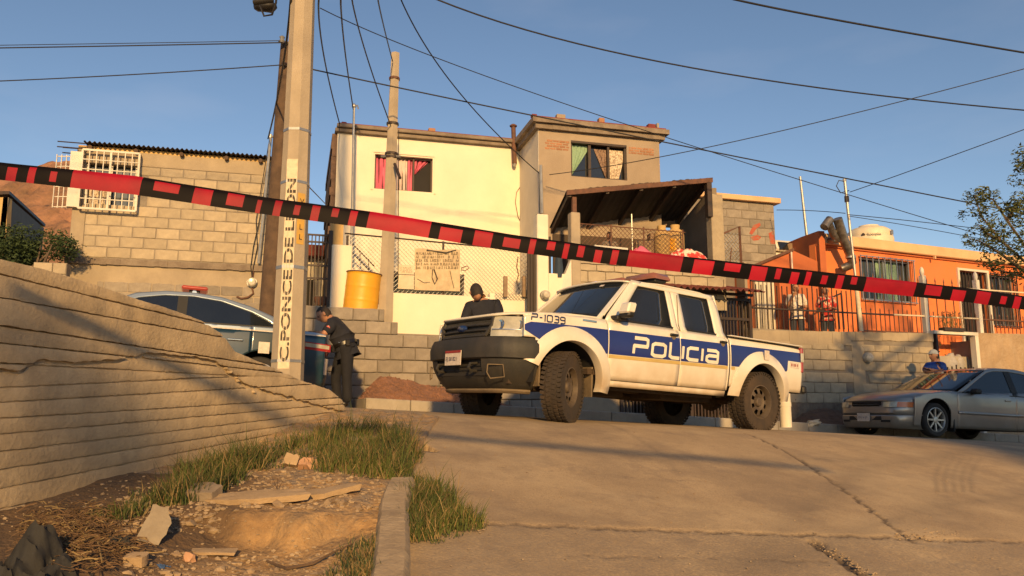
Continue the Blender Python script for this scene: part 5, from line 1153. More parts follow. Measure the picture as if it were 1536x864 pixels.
la0, la1 = LBW.sz(50, 400)[0], LBW.sz(100, 400)[0]; part('wall_core', M().wbox(LBW, la0, la1, .5, LBW.sz(80, 394)[1], -.2, -.012), MT['mortar'], lw_t); blocks(LBW, lw_t, la0, la1, LBW.sz(80, 394)[1] - .6, LBW.sz(80, 394)[1], .3, .2, mt='block', name='block')
# tree at the right edge
t = thing('tree', 'loose leafy branches of a tree hanging in from the right edge before the orange house', 'tree', V((9.9, 12.6, -.45)))
tr = [V((9.9, 12.6, -.45)), V((9.85, 12.6, 1.0)), V((9.7, 12.5, 2.2)), V((9.5, 12.4, 3.2)), V((9.6, 12.3, 4.4)), V((9.9, 12.2, 5.6))]
part('trunk', M().tube(tr, [.17, .14, .12, .10, .08, .04], 10), MT['bark'], t, smooth=60)
T0 = lambda px, py, Y=12.0: D(px, py, Y)
br = [[tr[3], T0(1540, 395), T0(1500, 360), T0(1470, 322), T0(1462, 292)], [tr[3], T0(1545, 380), T0(1510, 330), T0(1490, 300), T0(1466, 288)], [tr[4], T0(1545, 330), T0(1536, 300), T0(1520, 312), T0(1512, 330)], [tr[2], T0(1540, 410), T0(1500, 380), T0(1470, 362), T0(1455, 358)], [tr[3], T0(1550, 420), T0(1510, 408), T0(1480, 402)], [tr[4], T0(1560, 290), T0(1540, 250), T0(1536, 230)], [T0(1500, 360), T0(1480, 350), T0(1467, 336)], [T0(1510, 330), T0(1517, 320), T0(1525, 308)], [tr[4], V((10.4, 12.0, 5)), V((10.7, 12, 5.8))], [tr[3], V((10.4, 12.8, 4.0)), V((11, 12.8, 4.6))]]
m = M(); 
for b_ in br: m.tube(b_, [.035 - .03 * i / (len(b_) - 1) for i in range(len(b_))], 5)
part('branch', m, MT['bark'], t)
rd = random.Random(9); balls = []
for b_ in br:
    for i in range(1, len(b_)):
        for k in range(4):
            p = b_[i - 1].lerp(b_[i], rd.random()); 
            if i > 1 or rd.random() < .3: balls.append((p + V((rd.gauss(0, .06), rd.gauss(0, .12), rd.gauss(0, .06))), rd.uniform(.05, .125)))
for px, py, r in ((1466, 293, .15), (1475, 300, .14), (1461, 303, .12), (1470, 320, .12), (1491, 332, .15), (1470, 337, .1), (1450, 358, .10), (1455, 366, .08), (1487, 352, .10), (1505, 345, .16), (1517, 312, .12), (1534, 236, .16), (1533, 252, .14), (1532, 226, .12), (1536, 275, .1), (1500, 372, .14), (1480, 372, .12), (1520, 365, .16), (1530, 380, .2), (1510, 385, .15), (1495, 398, .12), (1525, 400, .16), (1528, 330, .13), (1545, 340, .2), (1538, 300, .1)): balls.append((T0(px, py), r))
for k in range(24): balls.append((V((rd.uniform(9.8, 11.2), rd.uniform(11.6, 13.2), rd.uniform(3.6, 6.0))), rd.uniform(.15, .35)))
part('crown', foliage(M(), balls, 11500, .032, 8, .6), MT['leaf'], t)
# ================================================================ wires
def wire(px0, Y0_, px1, Y1_, mid=None, r=.008, lab='', n=26, Ym=None, pre=None):
    a, b = D(*px0, Y0_), D(*px1, Y1_)
    if mid is None: c = (a + b) / 2
    else: c = D(*mid, Ym or (Y0_ + Y1_) / 2)
    q = c * 2 - (a + b) / 2; pts = [a * (1 - t_) ** 2 + q * 2 * t_ * (1 - t_) + b * t_ * t_ for t_ in [i / n for i in range(n + 1)]]
    if pre: pts = [D(pre[0], pre[1], pre[2])] + pts
    solo('overhead_wire', M().tube(pts, r, 5), MT['wire'], lab, 'wire', smooth=80)
wire((-300, 76), 11, (423, 64), 11.6, (60, 71), .010, 'upper of the two wires running left from the dark wooden pole')
wire((-300, 72), 11.2, (423, 61), 11.6, (60, 67), .006, 'thin wire just above the upper left wire')
wire((-300, 130), 11, (429, 97), 11.7, (60, 119), .009, 'lower of the two wires running left from the dark wooden pole')
wire((436, 0), 8.5, (402, 208), 14.9, (421, 120), .014, 'twisted service cable coming down left of the big concrete pole to the block house', Ym=10.5, pre=(450, -120, 8.5))
wire((480, 12), 8.7, (1700, 420), 13, (950, 190), .006, 'thin wire from the top of the big pole sloping down across the upper storey')
wire((440, 98), 11.8, (1800, 372), 15, (1000, 214), .012, 'thick black wire crossing behind the slim pole and in front of the tan upper storey')
wire((652, -2), 10, (1900, 190), 13, (1180, 125), .012, 'thick wire across the upper sky to the right edge', pre=(300, -80, 9.5))
wire((1100, -1), 8.5, (1900, 138), 10, (1400, 56), .013, 'thickest wire in the top right corner of the sky', pre=(420, -190, 8.6))
wire((600, -4), 10, (811, 262), 14.8, (690, 140), .010, 'wire falling from the top centre to the mast on the tan house', pre=(478, -190, 8.7))
wire((824, 262), 14.6, (1900, 0), 12, (1220, 185), .008, 'wire from the tan house corner rising to the right edge of the sky')
wire((1275, 288), 16, (1900, 60), 12, (1460, 222), .008, 'wire from the tall leaning mast rising to the right edge')
wire((478, 0), 8.6, (510, 188), 15.2, (487, 90), .012, 'twisted cable from the top of the big pole to the corner of the cream house', pre=(466, -160, 8.5))
wire((511, 0), 8.6, (530, 164), 14.6, (518, 80), .012, 'twisted cable down to the thin mast at the cream house', pre=(474, -200, 8.5))
wire((528, 0), 8.6, (586, 188), 13.0, (552, 90), .010, 'black cable down to the lower clamp of the slim pole', pre=(472, -180, 8.5))
wire((567, 0), 9, (589, 92), 13.0, (577, 45), .010, 'black cable down to the top of the slim pole', pre=(476, -250, 8.5))
wire((1165, 315), 18.5, (1268, 320), 16, (1215, 316), .008, 'short wire from the rear block building to the leaning mast')
wire((1272, 322), 16, (1540, 352), 17, (1400, 335), .008, 'upper wire running right from the leaning mast')
wire((1272, 324), 16, (1540, 372), 17, (1400, 345), .007, 'lower wire running right from the leaning mast')
wire((598, 195), 13.1, (597, 420), 13.3, None, .007, 'thin cable running down the right side of the slim pole')
wire((463, 280), 9, (497, 315), 15, None, .007, 'short thin wire between the big pole and the cream house')
# ================================================================ barrier tape, close in front
def tape_c(t_):
    px = -160 + 1860 * t_; return px
MT['tred'] = mat('red_tape', (.34, .006, .022), .5, (.20, .004, .015), 3, .001, 9, spec=.15); MT['tblk'] = mat('black_tape', (.005, .004, .005), .5, (.008, .006, .007), 3, .001, 9, spec=.05)
reds = [(-160, -60), (-40, -25), (10, 25), (42, 53), (75, 85), (107, 211), (230, 268), (290, 318), (340, 365), (385, 392), (411, 422), (441, 450), (467, 479), (497, 507), (524, 535), (552, 645), (660, 693), (711, 738), (755, 780), (794, 803), (820, 832), (845, 853), (866, 876), (892, 903), (917, 927), (942, 1023), (1040, 1070), (1086, 1110), (1126, 1150), (1163, 1171), (1186, 1198), (1208, 1216), (1232, 1241), (1255, 1265), (1276, 1285), (1298, 1373), (1388, 1412), (1428, 1448), (1464, 1485), (1501, 1510), (1521, 1531), (1550, 1640)]
longs = [r for r in reds if r[1] - r[0] > 60]
ux = sorted({x for r in reds for x in r} | set(range(-160, 1700, 12)))
def tape_y(px):                        # centre line and half height in the view
    yc = np.interp(px, [-160, 0, 200, 400, 560, 768, 900, 1100, 1300, 1450, 1536, 1700], [236, 256, 277, 308.5, 330, 364, 382, 404.5, 426, 442, 454, 474]); hh = np.interp(px, [-160, 0, 200, 400, 768, 1100, 1536, 1700], [14, 13.5, 14.5, 13.5, 13, 12, 10.5, 10]); return yc, hh
def tape_p(px, v_):
    Y = 3.15 + .95 * (px + 160) / 1860; yc, hh = tape_y(px); c = D(px, yc, Y); u_ = D(px, yc - hh, Y) - c
    k = 1 - 2 * v_                     # +1 top edge, -1 bottom edge
    s_ = .35 * math.sin(px * .004) ; return c + u_ * k + V((0, (.10 * k * k + s_ * k * .35) * .03 + .0012 * math.sin(px * .05 + v_ * 3) + .05 * max(0, .14 - v_), 0))
rows_ = [0, .12, .24, .45, .62, .8, 1.0]; m = M(); vs = []
def slant(px, v_): return px + (v_ - .5) * -5.5
for px in ux: vs += [tape_p(slant(px, v_), v_) for v_ in rows_]
k = len(rows_); fs = []; mi = []
for i in range(len(ux) - 1):
    mid_ = (ux[i] + ux[i + 1]) / 2; red_ = any(a < mid_ < b for a, b in reds); lg = any(a < mid_ < b for a, b in longs)
    for j in range(k - 1):
        ri = next((q for q, r in enumerate(reds) if r[0] < mid_ < r[1]), 0); pat = ((1, 2, 3, 4, 5), (1, 2, 3, 4), (2, 3, 4, 5), (1, 2, 3, 4, 5), (2, 3, 4), (1, 2, 3, 4, 5), (1, 2, 3))[ri % 7]
        fs.append((i * k + j, i * k + j + 1, (i + 1) * k + j + 1, (i + 1) * k + j)); mi.append(0 if red_ and (lg or j in pat) else 1)
b = len(m.v); m.v += vs; m.f += fs; m.mi += mi
solo('barrier_tape', m, [MT['tred'], MT['tblk']], 'red and black striped barrier tape stretched across the whole view, close to the camera', 'tape', smooth=60)
# ================================================================ vehicles
ip = lambda x, pts: float(np.interp(x, [p[0] for p in pts], [p[1] for p in pts]))
def mirrored(m):
    k = M(); k.v = [V((p.x, -p.y, p.z)) for p in m.v]; k.f = [tuple(reversed(f)) for f in m.f]; k.mi = list(m.mi); return k
def solid(o, t_):
    s = o.modifiers.new('solid', 'SOLIDIFY'); s.thickness = t_; s.offset = -1; return o
class Car:
    def __init__(s, root, yf, paint): s.r, s.y, s.paint = root, yf, paint
    def side(s, name, x0, x1, zt, zb, nx=24, nz=10, mt=None, o=0, th=.02, both=True, sm=50, label=None):
        """a side panel from x0 (front) to x1 (rear) between bottom zb(x) and top zt(x)"""
        def fn(u_, v_):
            x = x0 + (x1 - x0) * u_; b, t_ = zb(x), zt(x); z = b + (t_ - b) * v_; return V((x, s.y(x, z) + o, z))
        m = M().grid(fn, nx, nz); r = []
        for k, mm in enumerate((m, mirrored(m)) if both else (m,)):
            ob = part(name, mm, mt or s.paint, s.r, smooth=sm, local=True, label=label)
            if th: solid(ob, th)
            r.append(ob)
        return r
    def strip(s, name, z0, z1, xa, xb, nz=8, nx=3, mt=None, o=0, th=.015, both=True, pa=None):
        """a pillar between front edge xa(z) and rear edge xb(z)"""
        def fn(u_, v_): z = z0 + (z1 - z0) * v_; a, b = xa(z), xb(z); x = a + (b - a) * u_; return V((x, s.y(x, z) + o, z))
        m = M().grid(fn, nx, nz)
        for mm in ((m, mirrored(m)) if both else (m,)):
            ob = part(name, mm, mt or s.paint, pa or s.r, smooth=50, local=True)
            if th: solid(ob, th)
    def sheet(s, name, fn, nu, nv, mt=None, th=.015, sm=50, flip=False, pa=None):
        m = M().grid(fn, nu, nv)
        if flip: m.f = [tuple(reversed(f)) for f in m.f]
        o = part(name, m, mt or s.paint, pa or s.r, smooth=sm, local=True)
        if th: solid(o, th)
        return o
    def flare(s, name, cx, cz, r0, r1, a0, a1, o0, o1, mt=None, n=28, lip=.06):
        prof = [(r1, -.01), (r1 - .01, o0 * .6), (r0 + .03, o1), (r0 + .005, o1), (r0, o1 - .015), (r0, -lip)]
        def fn(u_, v_):
            a = R_(a1 + (a0 - a1) * u_); i = v_ * (len(prof) - 1); k = min(int(i + 1e-6), len(prof) - 2); f = i - k
            r = prof[k][0] + (prof[k + 1][0] - prof[k][0]) * f; o = prof[k][1] + (prof[k + 1][1] - prof[k][1]) * f
            x, z = cx + r * math.cos(a), cz + r * math.sin(a); return V((x, s.y(x, z) + o, z))
        m = M().grid(fn, n, len(prof) - 1); m.f = [tuple(reversed(f)) for f in m.f]
        for mm in (m, mirrored(m)): part(name, mm, mt or s.paint, s.r, smooth=50, local=True)
MT['tyre'] = mat('dusty_tyre', (.040, .030, .022), .92, (.028, .022, .018), 5, .004, 50, stain=(.085, .055, .032), sscale=3, samt=.6)
MT['tyred'] = mat('dark_tyre', (.022, .020, .019), .85, (.03, .027, .024), 5, .002, 50)
MT['steelrim'] = mat('dusty_steel_rim', (.13, .10, .07), .7, (.08, .06, .045), 6, .002, 40, metal=.3)
MT['alloy'] = mat('alloy_rim', (.52, .50, .46), .38, (.42, .40, .37), 6, metal=.8)
MT['under'] = mat('dirty_underbody', (.035, .025, .018), .95, (.06, .038, .022), 6, .006, 30)
MT['well'] = mat('wheel_well', (.015, .013, .012), .95)
def wheel(root, x, y, R, w_, kind, steer=0, rimr=None, seg=44):
    sd_ = 1 if y > 0 else -1; rr = rimr or R * .56
    rot = Matrix.Rotation(R_(steer), 3, 'Z'); C0 = V((x, y, R))
    def X(m): m.v = [C0 + rot @ (p * 1.0) for p in m.v]; return m
    ax = V((0, sd_, 0)); h = w_ / 2
    w0 = part('wheel', X(M().lathe([(rr, -h * .9), (R * .80, -h), (R * .93, -h * .95), (R * .985, -h * .72), (R, -h * .4), (R, h * .4), (R * .985, h * .72), (R * .93, h * .95), (R * .80, h), (rr * 1.03, h * .9), (rr, h * .82)], (0, 0, 0), ax, seg, caps=False)), MT['tyre' if kind != 'alloy' else 'tyred'], root, smooth=40, local=True)
    if kind != 'alloy':
        tr = M(); n_ = 46
        for i in range(n_):
            for j, (yy, ww, ph) in enumerate(((-.40, .17, 0), (-.14, .15, .5), (.14, .15, 0), (.40, .17, .5))):
                a = 2 * math.pi * (i + ph) / n_; q = Matrix.Rotation(a, 3, 'Y'); tr.box(q @ V((0, yy * w_ * 1.05, R + .004)), (R * 2 * math.pi / n_ * .68, ww * w_ * 1.25, .009), q @ Matrix.Rotation(.25 * (1 if j % 2 else -1), 3, 'Z'))
            a = 2 * math.pi * i / n_; q = Matrix.Rotation(a, 3, 'Y')
            for s_ in (1, -1): tr.box(q @ V((0, s_ * w_ * .485, R * .955)), (R * 2 * math.pi / n_ * .5, .012, R * .07), q)
        part('tread', X(tr), MT['tyre'], w0, local=True)
    rm = M(); mt = MT['alloy' if kind == 'alloy' else 'steelrim']
    rm.lathe([(rr * 1.05, h * .88), (rr * .98, h * .92), (rr * .93, h * .75), (rr * .90, h * .2)], (0, 0, 0), ax, 32, caps=False)
    if kind == 'alloy':
        for k in range(8):
            a = math.pi * 2 * k / 8; d = V((math.cos(a), 0, math.sin(a))); t_ = V((-math.sin(a), 0, math.cos(a))); y0 = sd_ * h * .72; y1 = sd_ * h * .80
            p = [d * .045 + t_ * .018, d * .045 - t_ * .018, d * rr * .94 - t_ * .012, d * rr * .94 + t_ * .012]
            rm.hexa([V((q.x, y0 - sd_ * .03, q.z)) for q in p] + [V((q.x, y0 if i < 2 else y1, q.z)) for i, q in enumerate(p)])
        rm.lathe([(.055, h * .5), (.055, h * .8), (.03, h * .84), (0, h * .84)], (0, 0, 0), ax, 16)
        part('rim_back', X(M().lathe([(rr * .9, h * .2), (.001, h * .2)], (0, 0, 0), ax, 24)), MT['well'], w0, local=True)
    else:
        n_ = 8; dish = M(); pr = [(rr * .90, .3), (rr * .78, .50), (rr * .52, .62), (rr * .30, .40), (rr * .26, .62), (rr * .20, .70), (0, .70)]
        for i in range(len(pr) - 1):
            for k in range(n_ * 4):
                if i == 1 and k % 4 in (1, 2) and (k // 4) % 8 < 8: continue
                vs = []
                for (r, hh), aa in ((pr[i], k), (pr[i], k + 1), (pr[i + 1], k + 1), (pr[i + 1], k)):
                    a = 2 * math.pi * aa / (n_ * 4); vs.append(V((r * math.cos(a), sd_ * h * hh, r * math.sin(a))))
                dish.add(vs, [(0, 1, 2, 3)])
        part('rim_disc', X(dish), mt, w0, smooth=40, local=True); part('rim_back', X(M().lathe([(rr * .9, h * .05), (0, h * .05)], (0, 0, 0), ax, 24)), MT['well'], w0, local=True)
    part('rim', X(rm), mt, w0, smooth=40, local=True)
    return w0
# ---------------------------------------------------------------- police pickup
PT, PE = V((.091, 8.99, -.062)), (R_(-1.32), R_(-2.34), R_(216.71))
pk = thing('police_pickup', 'white double-cab police pickup with blue side stripe and POLICIA lettering, front wheels turned', 'pickup truck', PT, rot=PE)
def ytruck(x, z):
    y = .865 - .035 * ((z - .85) / .33) ** 2 if z < 1.10 else .842 - .06 * min(1, (z - 1.10) / .05) - .29 * max(0, z - 1.15) ** 1.06
    if x > .2: y -= .10 * ((x - .2) / .6) ** 2
    if x < -3.6: y -= .02 * ((-3.6 - x) / .45) ** 2
    return y
MT['pwhite'] = mat('white_car_paint', (.74, .70, .60), .32, (.68, .64, .54), 1.4, coat=.5, stain=(.56, .44, .29), sscale=1.6, samt=.4)
MT['pwhite'].node_tree.nodes['Principled BSDF'].inputs['Roughness'].default_value = .38
def low_dust(m_, z0, z1, colr, amt):   # road dirt on the lower body
    n = m_.node_tree; b = n.nodes['Principled BSDF']; src = b.inputs['Base Color'].links[0].from_socket; N = n.nodes.new; L = n.links.new
    t = N('ShaderNodeTexCoord'); sx = N('ShaderNodeSeparateXYZ'); L(t.outputs['Object'], sx.inputs[0]); r = N('ShaderNodeMapRange'); r.inputs[1].default_value = z1; r.inputs[2].default_value = z0; r.inputs[4].default_value = amt; L(sx.outputs[2], r.inputs[0])
    z = N('ShaderNodeTexNoise'); z.inputs['Scale'].default_value = 5; z.inputs['Detail'].default_value = 8; L(t.outputs['Object'], z.inputs['Vector']); k = N('ShaderNodeMath'); k.operation = 'MULTIPLY'; L(r.outputs[0], k.inputs[0]); k2 = N('ShaderNodeMapRange'); k2.inputs[1].default_value = .3; k2.inputs[2].default_value = .6; k2.inputs[3].default_value = .35; L(z.outputs[0], k2.inputs[0]); L(k2.outputs[0], k.inputs[1])
    x = N('ShaderNodeMixRGB'); x.inputs[2].default_value = (*colr, 1); L(k.outputs[0], x.inputs[0]); L(src, x.inputs[1]); L(x.outputs[0], b.inputs['Base Color'])
low_dust(MT['pwhite'], .38, .80, (.40, .27, .14), .75)
MT['pblue'] = mat('blue_stripe', (.012, .022, .17), .35, (.010, .018, .14), 3, coat=.4)
MT['pgold'] = mat('gold_pinstripe', (.55, .40, .14), .5)
MT['plas'] = mat('grey_bumper_plastic', (.026, .025, .023), .62, (.018, .018, .016), 4, .002, 60, stain=(.06, .048, .034), sscale=2, samt=.5)
MT['dustp'] = mat('dusty_plastic', (.20, .145, .085), .85, (.12, .09, .055), 5, .003, 40)
MT['rubber'] = mat('black_rubber', (.012, .012, .012), .6)
MT['lamp'] = mat('clear_lamp_lens', (.48, .45, .33), .10, (.34, .32, .23), 9, coat=1, spec=.8)
MT['chrome'] = mat('chrome', (.6, .58, .52), .15, metal=.95)
MT['redlens'] = mat('red_lens', (.30, .018, .012), .2, coat=.6); MT['amber'] = mat('amber_lens', (.55, .15, .04), .25, coat=.5)
MT['sticker'] = mat('white_sticker', (.62, .56, .48), .6, (.5, .42, .36), 30)
tk_ = Car(pk, ytruck, MT['pwhite'])
ZT = lambda x: ip(x, [(-4.05, 1.150), (-2.5, 1.150), (-2.2, 1.150), (-.55, 1.128), (-.2, 1.125), (.25, 1.095), (.62, 1.045)])
AF, AR, RW = (.03, .385), (-3.17, .40), .455
def arch(x, c, base):
    d = abs(x - c[0]); return max(base, c[1] + math.sqrt(max(0, RW * RW - d * d))) if d < RW else base
tk_.side('front_fender', .62, -.485, lambda x: ZT(x) - .004, lambda x: max(arch(x, AF, .44 if x < 0 else .64), .832 if x > .475 else 0), 60, 10)
tk_.side('front_door', -.495, -1.625, lambda x: ZT(x) - .002, lambda x: .475, 16, 12)
tk_.side('rear_door', -1.635, -2.485, lambda x: ZT(x) - .002, lambda x: arch(x, (AR[0], AR[1]), .475), 16, 12)
tk_.side('cab_corner', -2.490, -2.515, lambda x: ZT(x), lambda x: .48, 2, 12)
tk_.side('bed_side', -2.545, -4.05, lambda x: ZT(x), lambda x: arch(x, AR, .53), 60, 12)
tk_.side('rocker', -.45, -2.50, lambda x: .468, lambda x: .405, 10, 2, o=-.01)
tk_.side('inner_panel', .50, -2.52, lambda x: 1.08, lambda x: arch(x, AF, .43), 50, 4, mt=MT['rubber'], o=-.035, th=0)
tk_.flare('wheel_flare', AF[0], AF[1], RW - .005, .608, 21, 186, .02, .045); tk_.flare('wheel_flare', AR[0], AR[1], RW - .005, .61, 2, 180, .02, .045)
# stripe, by panel
st0 = lambda x: ip(x, [(-4.05, .935), (-3.70, .935), (-3.69, .79), (.02, .742), (.30, .742), (.62, .90)])
st1 = lambda x: ip(x, [(-4.05, 1.062), (-.2, 1.005), (.55, .985), (.62, .955)])
for x0, x1 in ((.618, -.483), (-.497, -1.623), (-1.637, -2.483), (-2.547, -4.048)):
    tk_.side('blue_stripe', x0, x1, lambda x: max(st1(x), arch(x, AF, 0) + .001, arch(x, AR, 0) + .001), lambda x: max(st0(x), arch(x, AF, 0), arch(x, AR, 0)), 80, 6, mt=MT['pblue'], o=.004, th=0)
for x0, x1 in ((-.497, -1.623), (-1.637, -2.483), (-2.547, -2.62)): tk_.side('gold_line', x0, x1, lambda x: st0(x) - .006, lambda x: st0(x) - .042, 12, 1, mt=MT['pgold'], o=.004, th=0)
# lettering
GL = {'P': (.26, [[(0, 0), (0, .5), (.26, .5)], [(0, 1), (.22, 1), (.26, .93), (.26, .57), (.22, .5)]]), 'O': (.26, [[(.05, 0), (.21, 0), (.26, .1), (.26, .68), (.21, .78), (.05, .78), (0, .68), (0, .1), (.05, 0)]]), 'L': (.17, [[(0, 1), (0, .1), (.05, 0), (.19, 0)]]), 'I': (.0, [[(0, 0), (0, .78)]]), 'C': (.22, [[(.23, .78), (.05, .78), (0, .68), (0, .1), (.05, 0), (.23, 0)]]), 'a': (.24, [[(0, .78), (.20, .78), (.25, .68), (.25, 0), (.05, 0), (0, .1), (0, .32), (.05, .42), (.25, .42)]]),
      '-': (.12, [[(0, .5), (.12, .5)]]), '1': (.04, [[(.0, .95), (.04, .95), (.04, 0)]]), '0': (.26, [[(.05, 0), (.21, 0), (.26, .12), (.26, .88), (.21, 1), (.05, 1), (0, .88), (0, .12), (.05, 0)]]), '3': (.22, [[(0, 1), (.18, 1), (.23, .9), (.23, .6), (.18, .5), (.06, .5)], [(.18, .5), (.23, .4), (.23, .1), (.18, 0), (0, 0)]]), '9': (.24, [[(.25, .5), (.05, .5), (0, .58), (0, .9), (.05, 1), (.20, 1), (.25, .9), (.25, .1), (.20, 0), (.02, 0)]])}
def stroke(m, pts, w_, fn, th=.5):
    for i in range(len(pts) - 1):
        a, b = V((*pts[i], 0)), V((*pts[i + 1], 0)); d = (b - a).normalized(); n_ = V((-d.y, d.x, 0)) * w_ / 2; a2, b2 = a - d * w_ * th * (1 if i else .0) * .5, b + d * w_ * th * .5
        k = max(1, int((b2 - a2).length / .05)); vs = []
        for j in range(k + 1): q = a2.lerp(b2, j / k); vs += [fn(*(q + n_).xy), fn(*(q - n_).xy)]
        m.add(vs, [(j * 2, j * 2 + 1, j * 2 + 3, j * 2 + 2) for j in range(k)])
def lettering(car, word, x0, x1, z0f, h, sw, slant, mt, side=1, o=.008, gap=.10, parent=None, nm='letter'):
    tot = sum(GL[c][0] + gap for c in word) - gap; sc_ = (abs(x1 - x0)) / tot; x = 0; dr = -1 if x1 < x0 else 1
    for ci, c in enumerate(word):
        m = M()
        def fn(u_, v_):
            X = x0 + dr * ((x + u_) * sc_ + slant * v_ * h); Z = z0f(X) + v_ * h; y = car.y(X, Z) + o; return V((X, side * y, Z))
        asp = h / sc_
        for pl_ in GL[c][1]:
            pts = [(p[0], p[1]) for p in pl_]
            # stroke widths in metres: work in metres, then map
            def fm(a, b): return fn(a / sc_, b / h)
            stroke(m, [(p[0] * sc_, p[1] * h) for p in pts], sw, fm)
        part(nm, m, mt, parent or car.r, local=True); x += GL[c][0] + gap
MT['lett'] = mat('cream_white_lettering', (.78, .72, .60), .5); MT['lettb'] = mat('navy_lettering', (.02, .03, .10), .5)
lettering(tk_, 'POLICIa', -.86, -2.27, lambda x: .785 + .012 * (x + .86) * -1 * .6, .175, .040, .12, MT['lett'])
lettering(tk_, 'POLICIa', -2.27, -.86, lambda x: .79, .175, .040, .12, MT['lett'], side=-1)
lettering(tk_, 'P-1039', .545, .135, lambda x: 1.005 + (.13 if False else 0), .066, .013, .1, MT['lettb'], gap=.11)
part('sticker', M().grid(lambda u_, v_: V((-3.76 - .20 * u_, tk_.y(-3.85, .88) + .004, .845 + .075 * v_)), 2, 1), MT['sticker'], pk, local=True)
m = M(); 
for i, x in enumerate((-3.79, -3.82, -3.855, -3.88, -3.92)): m.box((x, tk_.y(-3.85, .89) + .006, .885), (.014, .002, .035))
tag(part('sticker_print', m, MT['redlens'], pk, local=True), kind='stuff')
for x in (-1.52, -2.40): # handles with cups
    h0 = part('door_handle', M().box((x, tk_.y(x, 1.06) + .018, 1.055), (.13, .022, .028)), MT['rubber'], pk, local=True, bv=.006); part('handle_cup', M().lathe([(.045, .0), (.03, .006)], (x, tk_.y(x, 1.02) + .0, 1.03), (0, 1, 0), 14), MT['dustp'], h0, local=True)
part('fender_vent', M().box((-.22, tk_.y(-.2, 1.07) + .004, 1.075), (.20, .008, .022)), MT['chrome'], pk, local=True, bv=.003)
part('roof_seam', M().tube([V((-1.665 - .02 * k, tk_.y(-1.7, 1.12 + .09 * k) + .008, 1.12 + .09 * k)) for k in range(6)], .004, 4), MT['dustp'], pk, local=True)
part('fuel_flap', M().grid(lambda u_, v_: V((-3.14 - .10 * u_, tk_.y(-3.2, .97) + .057, .90 + .12 * v_)), 1, 1), MT['sticker'], pk, local=True)
# hood, cowl, windshield, roof
def nosex(y): return .845 - .05 * (abs(y) / .55) ** 2 - (.32 * max(0, (abs(y) - .42) / .42) ** 2)
def hood(u_, v_):
    x0 = -.44 + .05 * (1 - (2 * v_ - 1) ** 2); yv = 2 * v_ - 1; xe = nosex(yv * .76) - .03; x = x0 + (xe - x0) * u_; w_ = ytruck(min(x, .62), 1.09) - .035; y = yv * w_
    z = ip(x, [(-.45, 1.150), (0, 1.140), (.4, 1.105), (.65, 1.075), (.84, 1.035)]); z += .035 * (1 - yv ** 4) * ip(x, [(-.45, 1), (.6, .8), (.84, .4)]) - .012 * max(0, abs(yv) - .55) * 2; return V((x, y, z))
tk_.sheet('hood', hood, 30, 24, th=.02)
tk_.side('hood_edge', .62, -.44, lambda x: ZT(x) + .018, lambda x: ZT(x) - .006, 16, 2, o=-.012, th=.01)
ws0, ws1 = lambda v: V((-.50 + .14 * (1 - (2 * v - 1) ** 2), (2 * v - 1) * .745, 1.155)), lambda v: V((-1.02 + .05 * (1 - (2 * v - 1) ** 2), (2 * v - 1) * .62, 1.635 + .02 * (1 - (2 * v - 1) ** 2)))
def wsf(a, b, c, d): return lambda u_, v_: ws1(c + (d - c) * v_).lerp(ws0(c + (d - c) * v_), a + (b - a) * u_)
tk_.sheet('windshield', wsf(.04, .97, .035, .965), 8, 14, mt=mat('windshield_glass', (.020, .026, .032), .05, spec=.9), th=.004)
for a, b, c, d in ((0, .05, 0, 1), (.95, 1, 0, 1), (0, 1, 0, .045), (0, 1, .955, 1)):
    f = wsf(a, b, c, d); tk_.sheet('windshield_frame', lambda u_, v_: f(u_, v_) + V((.004, 0, .004)), 8, 14, mt=MT['rubber'] if b - a < .2 else MT['pwhite'], th=.02)
wp0 = part('wiper', M().tube([ws0(.22) + V((.02, 0, .015)), ws0(.45) + V((.01, 0, .06)), ws0(.62) + V((.0, 0, .035))], .008, 5), MT['rubber'], pk, local=True)
part('wiper', M().tube([ws0(.52) + V((.02, 0, .015)), ws0(.75) + V((.01, 0, .06)), ws0(.90) + V((.0, 0, .035))], .008, 5), MT['rubber'], pk, local=True)
part('windshield_sticker', M().grid(lambda u_, v_: wsf(.08, .13, .70, .75)(u_, v_) + V((.012, 0, .012)), 1, 1), MT['sticker'], pk, local=True)
def roof(u_, v_):
    x = -2.47 + 1.50 * u_; yv = 2 * v_ - 1; w_ = .635; e = min(1, (x + 2.47) / .25) * .5 + .5
    return V((x + (.05 * (1 - yv * yv) if u_ > .95 else 0), yv * w_, 1.640 + ip(x, [(-2.47, .0), (-2.2, .03), (-1.5, .035), (-1.0, .0)]) + .035 * (1 - abs(yv) ** 3.5)))
tk_.sheet('roof', roof, 24, 20, th=.02)
WF = lambda z: ip(z, [(1.08, -.645), (1.58, -1.10), (1.66, -1.20)])
CR = lambda z: ip(z, [(1.13, -2.515), (1.45, -2.50), (1.60, -2.47), (1.66, -2.40)])
tk_.strip('window', 1.10, 1.605, lambda z: WF(z) + .02, lambda z: -1.585, mt=MT['glass'], o=-.014, th=.004)
tk_.strip('window', 1.10, 1.605, lambda z: -1.80, lambda z: -2.36, mt=MT['glass'], o=-.014, th=.004)
tk_.strip('a_pillar', 1.12, 1.655, lambda z: ip(z, [(1.12, -.475), (1.655, -1.03)]), WF, mt=None, o=.0)
tk_.strip('b_pillar', 1.12, 1.62, lambda z: -1.575, lambda z: -1.665); tk_.strip('b_pillar', 1.12, 1.62, lambda z: -1.672, lambda z: -1.810)
tk_.strip('c_pillar', 1.12, 1.62, lambda z: -2.345, CR)
def rail(u_, v_): x = -1.04 - 1.42 * u_; z0, z1 = 1.600, 1.662; z = z0 + (z1 - z0) * v_; return V((x, tk_.y(x, z) - .03 * max(0, v_ - .5), z))
m = M().grid(rail, 20, 4)
